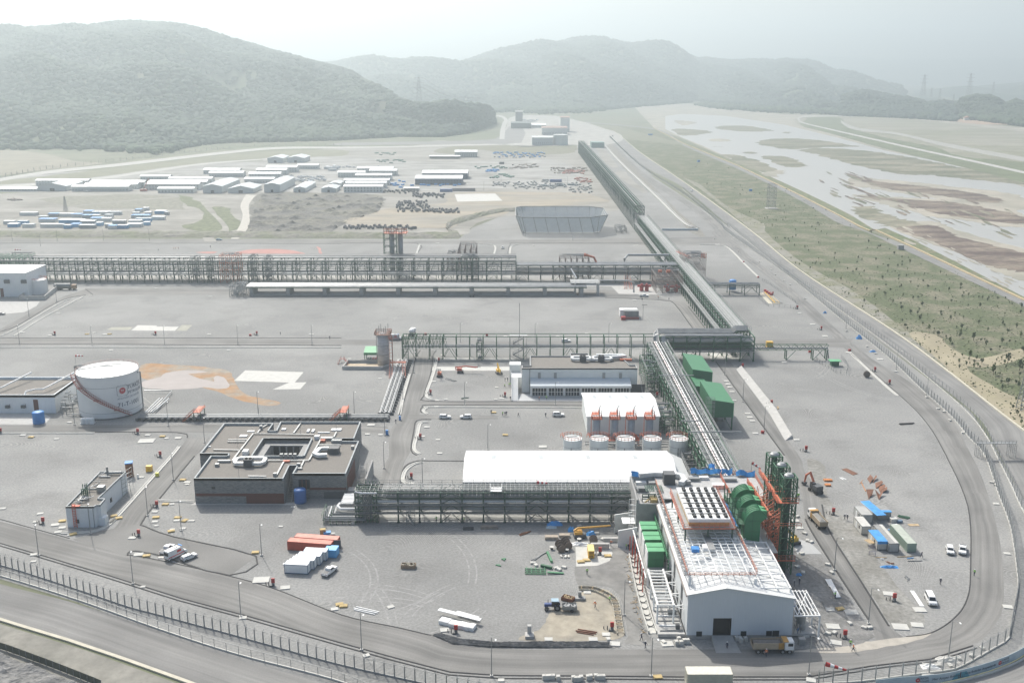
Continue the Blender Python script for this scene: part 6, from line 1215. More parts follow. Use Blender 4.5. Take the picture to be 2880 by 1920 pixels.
one('red_fan_casing',MB().tube([(X0+15,ey+10,15.5),(X1-2,ey+10,15.5)],1.1,8).tube([(X1-2,ey+10,15.5),(X1+3,ey+10,14),(X1+5,ey+9,10)],.7,8),orange,'orange fan casings on the red and grey equipment deck','fan',(X0,ey+10,14))
p=G('m',1290,420);skid('valve_platform','red and steel valve platform where the racks meet',d0[0]-2,d0[0]+11,ey+4,ey+24,14.5,2,MATS['grey_brown_steel'],galv,66,dens=3,cat='platform')
one('orange_stairway',MB().stair((d0[0]-3.5,ey+26,15),(d0[0]+1.5,ey+8,14),1.4,(1,0,0),24).rail([(d0[0]+8,ey+4,14.5),(d0[0]+11,ey+4,14.5)],3,.3,.8,3),orange,'orange stairway on the valve platform where the racks meet','stairs',(d0[0],ey+20,14))
X0=G('m',985,640).x;X1=G('m',1240,640).x;yv=G('m',0,640).y;skid('valve_skid','large orange and grey valve skid left of the rack junction',X0,X1,yv,yv+22,10,3,MATS['grey_brown_steel'],galvd,67,dens=2.2,cat='valve skid')
for k,(x,y)in enumerate([(845,600),(895,600),(1100,610),(1180,610)]):
 p=G('m',x,y+15);one('fire_pump',MB().lathe(p,[(1.2,0),(1.2,2.2),(.9,2.4)],10).tube([p+Vc((-2.5,0,3)),p+Vc((2.5,0,3))],.7,8).cbox(p+Vc((0,0,3)),1.3,1.3,1.4),red,['leftmost red fire pump before the valve skid','red fire pump just right of the leftmost one','red fire pump under the orange valve skid','rightmost red fire pump under the valve skid'][k],'pump',tuple(p))
for k in range(2):
 y=yv+10-k*.2;z=15;one('bright_red_manifold',MB().tube([G('m',1030+80*k,640)+Vc((0,12,10.8)),G('m',1065+80*k,640)+Vc((0,12,10.8))],1.0,8),orange,['left','right'][k]+' bright orange manifold on top of the valve skid','pipework',tuple(G('m',1040+80*k,640)))
one('red_stairs',MB().stair(G('m',690,600),G('m',700,560)+Vc((0,8,5)),1.5,(1,0,0),12).stair(G('m',745,600),G('m',730,560)+Vc((0,8,5)),1.5,(1,0,0),12),orange,'pair of small orange stairs below the dark rack near the fire pumps','stairs',tuple(G('m',700,600)))
X0=G('m',610,350).x;yq=ey+22;root=thing('pipe_loop','grey pipe loop on a steel goalpost behind the dark rack','pipework',(X0,yq,0));part(root,'pipe',MB().tube([(X0,yq,3),(X0,yq,11),(X0+3,yq+8,12),(D_at(640)-9,yq+8,12)],.8,8),pipem);part(root,'leg',MB().bar((X0+24,yq+8,0),(X0+24,yq+8,11),.5).bar((X0+27,yq+8,0),(X0+27,yq+8,11),.5).bar((X0+24,yq+8,0),(X0+27,yq+8,11),.3),galvd)
p=G('m',2070,640);root=thing('valve_station','red and yellow valve station at the right end of the short low rack','valve station',tuple(p))
for k in range(5):a=G('m',2030+k*14,640+k*4);b=G('m',2120+k*22,740);part(root,'pipe',MB().tube([a+Vc((0,0,1)),b+Vc((0,0,.8))],.28,6),[pipem,yellow,pipem,M('tan_pipe',(.55,.45,.30)),pipem][k])
for k in range(4):a=G('m',2045+k*20,640+k*12);part(root,'red_valve',MB().cbox(a,1.3,1.3,2.4),red)
sheet('valve_pad',GL('m',[(1990,640),(2090,620),(2200,740),(2080,742)]),M('tan_concrete',(.5,.47,.38)),.06)
one('blue_shed_roof',MB().box(G('c',1710,640).x,G('c',1880,640).x,G('c',0,640).y,G('c',0,640).y+30,0,9),M('green_blue_sheet',(.16,.27,.24),.6),'long blue green shed beside the far end of the tall rack','shed',tuple(G('c',1800,640)))
# ================= turbine hall complex
yf=211.7;xl,xr=40.0,64.1;zl,zr_,zk,xk=11.2,10.3,12.9,48.6;Y2=262.0
root=thing('turbine_hall','big white gabled hall at lower right with a dark open doorway','building',(xl,yf,0));TUR=root
dx0=G('v',603,1205,1).x;dx1=G('v',893,1205,1).x;dz=HT(yf,'v',882)
fw=MB().box(xl,dx0,yf,yf+.3,1,dz).box(dx1,xr,yf,yf+.3,1,dz).xz([(xl,dz),(xr,dz),(xr,zr_-.1),(xk,zk-.1),(xl,zl-.1)],yf,yf+.3)
gw=M('hall_sheet',(.56,.60,.63),.55,var=.04,scale=1.2,stretch=(3,1,.2))
part(root,'front_wall',fw,gw)
sm_=MB();[sm_.box(xl+k*1.18,xl+k*1.18+.05,yf-.03,yf,1,zl-.4 if k<7 else 10.2)for k in range(1,20)if not dx0-.1<xl+k*1.18<dx1+.1];part(root,'wall_seam',sm_,gw)
part(root,'plinth',MB().box(xl-.1,dx0,yf+.0,yf+.4,0,.98).box(dx1,xr+.1,yf+.0,yf+.4,0,.98),concd)
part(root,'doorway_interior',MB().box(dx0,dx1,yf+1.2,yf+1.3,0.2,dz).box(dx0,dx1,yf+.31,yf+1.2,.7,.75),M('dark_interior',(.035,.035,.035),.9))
for(a,b,z0,z1)in((352,443,1088,1165),(1058,1148,1085,1162),(1463,1555,1080,1160),(1563,1668,1076,1165)):
 part(root,'window',MB().box(G('v',a,1160,2).x,G('v',b,1160,2).x,yf-.05,yf+.02,HT(yf,'v',z1),HT(yf,'v',z0)),glass)
part(root,'ramp',MB().add([(dx0-.3,yf-.1,1.0),(dx1+.3,yf-.1,1.0),(dx1+1.2,yf-6,0.07),(dx0-.3,yf-6,.07),(dx0-.3,yf-.1,0),(dx1+.3,yf-.1,0)],[(0,3,2,1),(0,4,3),(1,2,5)]),concd)
part(root,'side_wall',MB().box(xl,xl+.3,yf+.31,Y2,1,zl-.1).box(xr-.3,xr,yf+.31,Y2-4,0,zr_-.1),M('side_sheet',(.62,.64,.64),.6,var=.04,scale=.5))
for k in range(7):
 y=yf+7+k*5.6;part(root,'side_opening',MB().box(xl-.06,xl,y,y+2.4,2.0 if k%2 else 5.4,4.6 if k%2 else 9.2),M('opening_dark',(.06,.065,.07),.8));
 part(root,'side_opening',MB().box(xl-.06,xl,y+.4,y+2.6,1.2,4.8),MATS['opening_dark'])if k%2==0 else None
part(root,'roof',MB().xz([(xl-.3,zl-.08),(xk,zk-.04),(xr+.3,zr_-.08),(xr+.3,zr_+.08),(xk,zk+.12),(xl-.3,zl+.08)],yf-.35,Y2),M('hall_roof_white',(.60,.61,.60),.6,var=.05))
part(root,'gutter',MB().box(xl-.55,xl-.3,yf-.3,Y2,zl-.35,zl),M('brown_grey',(.25,.22,.2),.7))
mb=MB();fz=14.2;fx0,fx1=40.6,56.0;fy0,fy1=215.6,258
for i in range(10):x=fx0+(fx1-fx0)*i/9;mb.bar((x,fy0,fz),(x,fy1-8,fz),.22 if i%2==0 else.14)
for j in range(22):
 y=fy0+j*1.75;mb.bar((fx0,y,fz-.05),(fx1,y,fz-.05),.18 if j%2 else.13)
 for i in range(0,9,2)if j%2 else():x=fx0+(fx1-fx0)*i/9;xx=x+(fx1-fx0)*2/9;mb.bar((x,y,fz-.4),((x+xx)/2,y+.87,fz-.1),.09);mb.bar((xx,y,fz-.4),((x+xx)/2,y+.87,fz-.1),.09);mb.bar((x,y+1.7,fz-.4),((x+xx)/2,y+.87,fz-.1),.08)
part(root,'roof_frame',mb,whitew)
cm=MB().box(-.3,.3,-.3,.3,0,2.6).mesh('frame_column',whitew)
for k in range(8):
 o=link('frame_column',cm,root);o.location=(.9,4+k*5.6,zl-.1)
 if k<7:o=link('frame_column',cm,root);o.location=(fx1-xl,4+k*5.6,zl-.6)
mb=MB();mb.rail([(fx0-.3,fy0,fz),(fx0-.3,fy1+12,fz)],1.2,.1,1.2).rail([(fx1+.3,fy0,fz),(fx1+.3,fy1-6,fz)],1.2,.1,1.2).rail([(fx0,fy0-.3,fz-.2),(fx1,fy0-.3,fz-.2)],.8,.1,1.2)
part(root,'orange_railing',mb,M('faded_orange',(.48,.2,.13),.7,var=.2))
mb=MB()
for k in range(28):y=fy0+k*1.9;mb.bar((fx0-.9,y,fz-.2),(fx0+.6,y+1,fz-.2),.15);mb.bar((fx0+.6,y,fz-.2),(fx0-.9,y+1,fz-.2),.12)
mb.bar((fx0-1,fy0,fz-.2),(fx0-1,fy1+10,fz-.2),.2);part(root,'edge_truss',mb,galv)
mb=MB().box(47.6,49.2,228,236,fz+.1,fz+.25);part(root,'sheet_stack',mb,galv);part(root,'blue_bin',MB().box(43.2,45,226.5,228.3,fz+.1,fz+1),blue);part(root,'white_crate',MB().box(46,47,227,229,fz+.1,fz+1.1),white)
mb=MB();cz=11.6
for x in(57.4,60.8,63.8):mb.bar((x,214,cz),(x,238,cz),.28)
for j in range(8):y=214+j*3.4;mb.bar((56.2,y,cz),(64,y,cz),.24);mb.bar((56.2,y,cz),(60.8,y+3.4,cz),.12)if j%2 else None
for y in(214.3,222,231):mb.bar((63.8,y,zr_-.2),(63.8,y,cz),.35)
part(root,'side_frame',mb,white)
mb=MB();
for i in range(7):x=65.2+i*.85;mb.bar((x,211.8,5.9),(x,223.5,6.0),.2)
mb.bar((64.4,211.8,5.8),(70.4,211.8,5.8),.3);mb.bar((64.6,223.3,5.8),(70.4,223.3,5.8),.25);mb.bar((65.2,212,5.85),(70.3,223,5.85),.14);mb.bar((70.3,212,5.85),(65.2,223,5.85),.14)
for x,y in((70.3,211.9),(70.3,217.5),(70.3,223.3)):mb.bar((x,y,0),(x,y,5.8),.38)
part(root,'leanto_frame',mb,white)
mb=MB().box(64.4,70,212.5,230,.3,.9);part(root,'leanto_slab',mb,conc)
for k in range(3):c=Vc((67.3+.25*k,214.6+k*2.6,.9));part(root,'silver_tank',MB().lathe(c,[(.75,0),(.75,3.6),(.5,3.9)],14),galv)
r=random.Random(5)
for k in range(16):x=r.uniform(64.6,66.6);y=r.uniform(212.5,224);part(root,'pump_pipe',MB().tube([(x,y,.9),(x,y,r.uniform(1.4,3.6)),(x+r.uniform(.4,1.2),y,r.uniform(1.4,3.2))],.09,5),galvd if k%3 else blue)
# ---- fan platform (air cooled condenser)
root=thing('fan_platform','white rooftop cooler with a grid of black fans inside an orange railed platform','cooler',(42.4,234.4,0));px0,px1,py0,py1=42.4,55.0,234.4,257
part(root,'deck',MB().box(px0,px1,py0,py1,16.7,17.0),galv)
part(root,'railing',MB().rail([(px0,py1,17),(px0,py0,17),(px1,py0,17),(px1,py1,17)],1.2,.08,1.2,2),orange)
part(root,'edge_beam',MB().box(px0-.1,px1+.1,py0-.15,py0-.02,16.75,17.05).box(px0-.15,px0-.02,py0,py1,16.75,17.05).box(px1+.02,px1+.15,py0,py1,16.75,17.05),orange)
ux0,ux1,uy0,uy1=43.9,53.9,235.8,255.5;part(root,'cooler_box',MB().box(ux0,ux1,uy0,uy1,17.1,18.0),M('ochre_frame',(.45,.30,.10),.8,var=.3));part(root,'cooler_top',MB().box(ux0-.15,ux1+.15,uy0-.15,uy1+.15,18.0,18.9),white)
fanm=MB().lathe((0,0,0),[(.5,0),(.5,.42),(.42,.45)],14);fme=fanm.mesh('fan',black);mot=MB().lathe((0,0,0),[(.16,0),(.16,.25),(.05,.28)],8).bar((-.42,0,.05),(.42,0,.05),.08).mesh('motor',galvd)
for j in range(6):
 part(root,'divider',MB().box(ux0,ux1,uy0+(j+1)*3.28-.45,uy0+(j+1)*3.28-.2,18.9,19.05),dkgrey)if j<5 else None
 for i in range(5):
  for e in(0,1):o=link('fan',fme,root);o.location=(ux0+1.5+i*1.95-42.4,uy0+1.0+j*3.28+e*1.2-234.4,18.9);m_=link('motor',mot,o);m_.location=(0,0,.42)
mb=MB()
for x in(px0+.5,48.5,px1-.5):
 for y in(py0+.5,246,256):mb.bar((x,y,12.8),(x,y,16.7),.35)
part(root,'leg',mb,steeld)
part(root,'blue_tarpaulin',MB().add([(55.1,236+k*2.2,17.3+.6*(k%2))for k in range(8)]+[(56.3,236+k*2.2,16.2+.5*((k+1)%2))for k in range(8)],[(k,k+8,k+9,k+1)for k in range(7)]),tarp)
# ---- rear roof of the complex
root=thing('rear_block','flat roofed rear block of the turbine hall strewn with ducts and blue tarpaulins','building',(34.6,262,0))
part(root,'concrete_wall',MB().box(34.6,40.9,262,262.5,0,11.4).box(34.1,34.59,262,279,0,12.6),concd)
part(root,'side_wall',MB().box(34.6,70,279,279.4,0,12.6),creamw)
part(root,'roof',MB().box(34.6,41,262.5,279,10.8,11.0).box(41.0,70,262.1,279,12.6,12.9),M('rear_roof',(.40,.40,.39),.8,var=.15,scale=1))
for(x,y,w,d,h,m_)in[(44.5,273,3.2,3,3.2,dkgrey),(37,276,3,1.5,1.2,white),(41,275,4,2,1.6,galv),(49,272,3,1.2,1.2,galv),(52,275,3,1.4,.9,galvd),(55,276,2.6,1.2,.8,white),(39,268,5.2,1.5,.3,galv),(36.8,272,3,2,1.2,galvd),(62,275,4,2,.9,galv),(58,270,3.4,2.2,1,white)]:
 part(root,'roof_unit',MB().cbox((x,y,12.9 if x>41 else 11),w,d,h),m_)
mb=MB();ws_(mb,[Vc(v)for v in((36.5,277,0),(41,278,0),(46.5,277.5,0),(48.6,276,0),(48.8,272.5,0),(47.5,270.5,0))],1.5,1.2,13.2);part(root,'air_duct',mb,MATS['silver_duct'])
mb=MB()
for k in range(10):mb.box(37.2+k*.5,37.5+k*.5,266,270.5,13.2,13.4)
mb.rail([(36,264.5,11),(41,264.5,11)],2.2,.2,1.3,3);part(root,'cable_rack',mb,steeld)
part(root,'yellow_formwork',MB().box(38.2,40,263,266,11.1,12.2).bar((36.5,263,11.4),(38.5,264.5,12.1),.3),yellowf)
def tarpm(pts,h=.8):
 n=len(pts);v=[];f=[]
 for k,(x,y,z)in enumerate(pts):v+=[(x,y,z),(x+.1,y-1.2,z+h*random.uniform(.5,1)),(x,y-2.2,z-.2)]
 for k in range(n-1):
  for j in(0,1):a=3*k+j;f.append((a,a+1,a+4,a+3))
 return MB().add(v,f)
for pts in([(34.4+k*.9,279.4,13.6-.5*math.sin(k*.42))for k in range(9)],[(51.5+k*1.1,280,14.0+.25*math.sin(k*2.1))for k in range(9)],[(60.5+k*1.0,280,13.9+.5*math.sin(k*2.3))for k in range(4)],[(64.5+k*1.1,279.5,13.5+.3*math.sin(k*1.3))for k in range(6)],[(57.2+k*.9,283,14.4+.4*math.sin(k*2))for k in range(3)]):
 part(root,'blue_tarpaulin',tarpm(pts,1.2),tarp)
part(root,'railing',MB().rail([(60,262,12.9),(60,279,12.9),(70,279,12.9),(70,262,12.9)],1.2,.1,1.2,3).rail([(56,268,12.9),(60,268,12.9),(60,264,12.9)],1.4,.1,1,3),orange)
part(root,'railing',MB().rail([(34.8,278,11.2),(34.8,264,13.6)],1,.08,2),galv)
for(a,lab)in(([(1880,410),(2010,390),(2010,475),(1880,505)],'upper of the two tall white angled wall panels left of the concrete block'),([(1905,520),(2035,495),(2035,638),(1905,632)],'lower of the two tall white angled wall panels left of the concrete block')):
 b0=G('8',a[3][0],a[3][1]+(30 if 'upper' in lab else 0));b1=G('8',a[2][0],a[2][1]+(30 if 'upper' in lab else 0));h0=HT(b0.y,'8',a[0][1]);h1=HT(b1.y,'8',a[1][1])
 one('angled_wall',MB().add([(b0.x,b0.y,0),(b1.x,b1.y,0),(b1.x,b1.y,h1),(b0.x,b0.y,h0),(b0.x,b0.y+.4,0),(b1.x,b1.y+.4,0),(b1.x,b1.y+.4,h1),(b0.x,b0.y+.4,h0)],[(0,1,2,3),(5,4,7,6),(3,2,6,7),(0,3,7,4),(1,5,6,2)]),creamw,lab,'wall',tuple(b0))
one('white_stair_tower',MB().rail([(32.6,262,0),(34,262,0)],11,.12,1.4,7).rail([(32.6,266,0),(34,266,0)],11,.12,1.4,7).box(30.5,34,262,266,5.4,5.6),white,'white framed stair tower against the side of the concrete block','stairs',(33,264,0))
one('scaffold',MB().rail([G('l',2120,345),G('l',2300,345)],8.6,.09,1.8,6).rail([G('l',2120,335),G('l',2300,335)],8.6,.09,1.8,6),galv,'scaffolding at the right end of the near dark pipe rack','scaffold',tuple(G('l',2200,340)))
# ---- green boxes on the left
for k,(y,nm)in enumerate(((239.6,'nearest'),(246.3,'middle'),(252.6,'farthest'))):
 root=thing('green_enclosure',nm+' of three bright green flat topped enclosures left of the turbine hall','enclosure',(34.6,y,0),group='green enclosures beside the turbine hall')
 part(root,'body',MB().box(34.6,38.6,y,y+4.8,3.8,8.1),greenc);part(root,'roof',MB().box(34.45,38.75,y-.12,y+4.9,8.12,8.3).box(34.45,38.75,y+2.3,y+2.45,8.3,8.42),greenb)
 part(root,'side_panel',MB().box(34.35,34.58,y,y+4.8,3.8,8.0),white);part(root,'door_seam',MB().box(36.5,36.56,y-.05,y-.01,3.9,8).box(34.62,38.58,y-.05,y-.01,6,6.06),steelg)
root=thing('green_platform','green steel walkway frame between the green enclosures and the turbine hall','platform',(38.9,236,0))
mb=MB().rail([(39,237,7.6),(39,262,7.6)],1.1,.13,1.2,3)
for k in range(22):mb.bar((38.9,237+k*1.15,7.6),(40,238+k*1.15,7.6),.12);mb.bar((39.9,237+k*1.15,7.4),(39.0,238+k*1.15,7.2),.1)
for k in range(5):mb.bar((39.4,237+k*6,0),(39.4,237+k*6,7.6),.3)
part(root,'frame',mb,greenc);part(root,'stair',MB().rail([(38.9,236.6,1),(39.9,236.6,1)],6.4,.1,1,7),galv)
root=thing('enclosure_base','grey concrete deck carrying the three green enclosures','platform',(33.6,238,0));part(root,'slab',MB().box(33.7,39.8,235.5,262,3.2,3.75),concd)
mb=MB()
for k in range(5):mb.box(33.9,34.5,236+k*6,236.6+k*6,0,3.2).box(38.6,39.2,236+k*6,236.6+k*6,0,3.2)
part(root,'column',mb,concd)
root=thing('open_pergola','open white steel frame with many cross beams left of the turbine hall','steel frame',(33.8,217,0));mb=MB();
for x in(34,37.8):mb.bar((x,217.2,5.4),(x,235.3,5.4),.4)
part(root,'long_beam',mb,white)
cb=MB().box(0,3.8,-.13,.13,5.25,5.55).mesh('cross_beam',white)
for k in range(12):o=link('cross_beam',cb,root);o.location=(.2,.4+k*1.55,0)
for k in range(4):part(root,'tie_beam',MB().bar((37.8,217.3+k*5.6,5.3),(39.9,217.3+k*5.6,5.5),.22).bar((37.8,217.3+k*5.6,5.3),(39.9,216+k*5.6,5.1),.15),white)
lm=MB().box(-.2,.2,-.2,.2,0,5.2).mesh('column',whitew)
for x in(.2,4):
 for k in range(4):o=link('column',lm,root);o.location=(x,.3+k*5.8,0)
root=thing('slab_and_pumps','pale concrete floor with pumps and beams under the open white frame','floor',(36,215,0));part(root,'slab',MB().box(33.6,39.8,212.3,235,.1,.9),conc)
for k in range(9):part(root,'floor_beam',MB().box(34.2,39.6,213.5+k*2.2,213.9+k*2.2,.9,1.15),white if k%2 else concd)
part(root,'pump',MB().tube([(37,221,1.8),(39,221,1.8)],.5,10).box(36.6,39.2,220.5,221.5,.9,1.3),galv);part(root,'box_unit',MB().cbox((38.4,214.5,.9),.9,.9,1.3),dkgrey)
root=thing('red_standpipes','row of red vertical pipes and white rail beside the green enclosures','pipework',(33,236,0))
for k in range(16):y=233.5+k*1.55;part(root,'red_pipe',MB().tube([(32.6+(k%3)*.3-(k*.04),y,0),(32.6+(k%3)*.3-(k*.04),y,4.2+.4*(k%3))],.12,6),M('standpipe_red',(.55,.08,.04),.6))
part(root,'white_rail',MB().bar((33.3,233,4.2),(32.9,259,5.4),.3),white)
# ---- precast trough
tr=[G('j',345,268),G('j',390,500),G('j',450,760),G('j',520,1010),G('j',590,1225)]
root=thing('concrete_trough','long precast concrete trough crossed by dark curved spacers','trough',tuple(tr[0]));mb=MB();T=rsm(sml(tr,5),40);ws_(mb,offset_line(T,.95),.25,.8);ws_(mb,offset_line(T,-.95),.25,.8);ws_(mb,T,1.7,.12);part(root,'trough',mb,concw)
for k in range(13):
 p=T[2+int(k*2.9)];part(root,'spacer',MB().tube([p+Vc((-.85,0,.75)),p+Vc((-.5,-.1,.35)),p+Vc((0,-.15,.2)),p+Vc((.5,-.1,.35)),p+Vc((.85,0,.75))],.13,5),dkgrey)
r=random.Random(12);root=thing('timber_props','ragged line of loose timber props beside the precast trough','timber',tuple(T[0]))
for k in range(70):
 p=T[r.randint(0,38)]+Vc((-1.7+r.uniform(-.4,.3),r.uniform(-.4,.4),0));a=r.uniform(0,6.28);l=r.uniform(.5,1.3)
 part(root,'prop',MB().bar(p+Vc((0,0,.1)),p+Vc((math.cos(a)*l,math.sin(a)*l,r.uniform(.1,.5))),.1),wood if k%2 else galvd)
t2=[G('h',730,770),G('h',900,775),G('h',1040,830),G('h',1150,905),G('h',1190,1000),G('h',1215,1150),G('h',1245,1330)]
root=thing('trench_formwork','curved open formwork trench with timber struts beside the dirt patch','formwork',tuple(t2[0]));T=rsm(sml(t2,5),40);mb=MB();ws_(mb,offset_line(T,.8),.15,.6);ws_(mb,offset_line(T,-.8),.15,.6);part(root,'form_side',mb,M('weathered_ply',(.42,.39,.32),.85,var=.3,scale=2))
for k in range(19):a=offset_line(T,.85)[k*2+1];b=offset_line(T,-.85)[k*2+1];part(root,'strut',MB().bar(a+Vc((0,0,.62)),b+Vc((0,0,.62)),.1).tube([a+Vc((0,0,.5)),(a+b)/2+Vc((0,0,.15)),b+Vc((0,0,.5))],.06,4),dkgrey if k%2 else wood)
# ---- green round topped ducts
for k,(y,nm)in enumerate(((240,'nearest'),(246.6,'middle'),(253.2,'farthest'))):
 root=thing('green_duct',nm+' of three tall green ducts with rounded tops','duct',(58.7,y,0),group='rounded green ducts')
 zt=19.3
 prof=[(58.7,10.6),(62.7,10.6),(62.7,15.8),(64.4,17.5),(62.7,zt-.2)]+[(62.2-3.5*math.sin(a*math.pi/16),zt-3.6*(1-math.cos(a*math.pi/16)))for a in range(9)]
 part(root,'shell',MB().xz(prof,y,y+3.6),greenc)
 for j in range(5):yy=y+j*.9;part(root,'rib',MB().tube([(p_[0]-.05,yy,p_[1]+.1)for p_ in prof[4:]],.1,4),greenb)
 part(root,'cone_hood',MB().add([(62.7,y,zt-.1),(64.8,y+.9,zt-.6),(62.7,y+1.8,zt-.1),(64.8,y+2.7,zt-.6),(62.7,y+3.6,zt-.1),(64.6,y+.9,zt-2),(64.6,y+2.7,zt-2),(62.8,y+1.8,zt-2.2)],[(0,1,2),(2,3,4),(0,5,1),(1,5,2),(2,6,3),(3,6,4)]),greenb)
 part(root,'panel_seam',MB().box(60.66,60.74,y-.05,y-.01,10.7,zt-.5).box(58.75,62.65,y-.05,y-.01,13.5,13.58).box(58.75,62.65,y-.05,y-.01,16.3,16.38),steelg)
 part(root,'side_platform',MB().rail([(56.9,y,15.5),(56.9,y+3.8,15.5),(58.6,y+3.8,15.5)],1.2,.13,.9,3).box(56.9,58.6,y,y+3.8,15.3,15.5).bar((56.9,y,11),(56.9,y,19.5),.2).bar((56.9,y+3.8,11),(56.9,y+3.8,19.5),.2).rail([(56.9,y,18.6),(58.8,y,18.6)],1.2,.12,.9,3),steelg)
part(TUR,'right_wing_deck',MB().box(56.3,66,234.5,262,10.2,10.5),conc)
# ---- stack towers
for k,(y,nm)in enumerate(((243,'nearest'),(250.4,'middle'),(258,'farthest'))):
 root=thing('stack_tower',nm+' of three green lattice towers round silver exhaust stacks','stack',(70.6,y,0),group='green lattice stack towers')
 s=1.75;cx=70.4;zt=26.6;mb=MB()
 for dx in(-s,s):
  for dy in(0,3.4):mb.bar((cx+dx,y+dy,0),(cx+dx,y+dy,zt),.3)
 lv=[0,3.4,6.8,10.2,13.6,17,20.4,23.8,26.6]
 for z in lv[1:]:
  for dy in(0,3.4):mb.bar((cx-s,y+dy,z),(cx+s,y+dy,z),.22)
  for dx in(-s,s):mb.bar((cx+dx,y,z),(cx+dx,y+3.4,z),.22)
 part(root,'lattice_frame',mb,steelg);mb=MB()
 for a,b in zip(lv,lv[1:]):
  m_=(a+b)/2
  for dy in(0,3.4):mb.bar((cx-s,y+dy,a),(cx,y+dy,b),.14);mb.bar((cx+s,y+dy,a),(cx,y+dy,b),.14)
  for dx in(-s,s):mb.bar((cx+dx,y,a),(cx+dx,y+3.4,b),.14);mb.bar((cx+dx,y+3.4,a),(cx+dx,y,b),.14)
 part(root,'bracing',mb,steelg)
 part(root,'exhaust_stack',MB().lathe((cx,y+1.7,0),[(.8,0),(.8,26.0)],14),steeld,smooth=False);part(root,'stack_cap',MB().lathe((cx,y+1.7,26.0),[(.8,0),(1.3,.5),(1.2,.9),(.7,1.3)],16),galv,smooth=False)
 part(root,'top_platform',MB().box(cx-3.2,cx-1.9,y-1,y+4.6,20.2,20.35).rail([(cx-3.2,y-1,20.35),(cx-3.2,y+4.6,20.35)],1.3,.12,1,3).rail([(cx-2,y-.6,20.4),(cx+2.3,y-.6,20.4)],1.2,.1,1,2).box(cx-2,cx+2.3,y-1,y-.3,20.2,20.3),orange)
 part(root,'low_platform',MB().rail([(cx-2.4,y-.5,4.4),(cx+2.4,y-.5,4.4)],1.2,.1,1,2).box(cx-2.4,cx+2.4,y-1,y-.2,4.2,4.35).rail([(cx-2.4,y-.5,13.4),(cx+3.4,y-.5,13.4)],1.2,.1,1,2),orange)
root=thing('orange_stair_tower','dense orange scaffold stair towers in front of the green lattice stacks','stairs',(66.4,242,0))
for k in range(3):
 x0,y0=65.3,241.5+k*6.3;zt=18.5+k*.4;mb=MB()
 for dx in(0,2.6):
  for dy in(0,1.5):mb.bar((x0+dx,y0+dy,0),(x0+dx,y0+dy,zt),.14)
 for j in range(9):
  z=j*2;mb.bar((x0,y0,z),(x0+2.6,y0,z+2),.16);mb.bar((x0+2.6,y0,z+1),(x0,y0,z+1),.12);mb.bar((x0,y0+1.5,z),(x0+2.6,y0+1.5,z),.12);mb.bar((x0,y0,z+1.2),(x0+2.6,y0,z+3.2),.1)
 part(root,'stair_tower',mb,orange)
part(root,'long_walkway',MB().bar((65,240.5,17.6),(64.6,262,17.6),1.2,.2).rail([(64.4,240.5,17.7),(64,262,17.7)],1.3,.14,1.0,3).rail([(66,240.5,9.6),(66,262,9.6)],1.3,.14,1.0,3).bar((66.2,240.5,9.5),(66.2,262,9.5),1.0,.2),orange)
part(root,'cage_ladder',MB().rail([(66.6,240.6,6),(67.6,240.6,6)],11,.13,.9,14),orange)
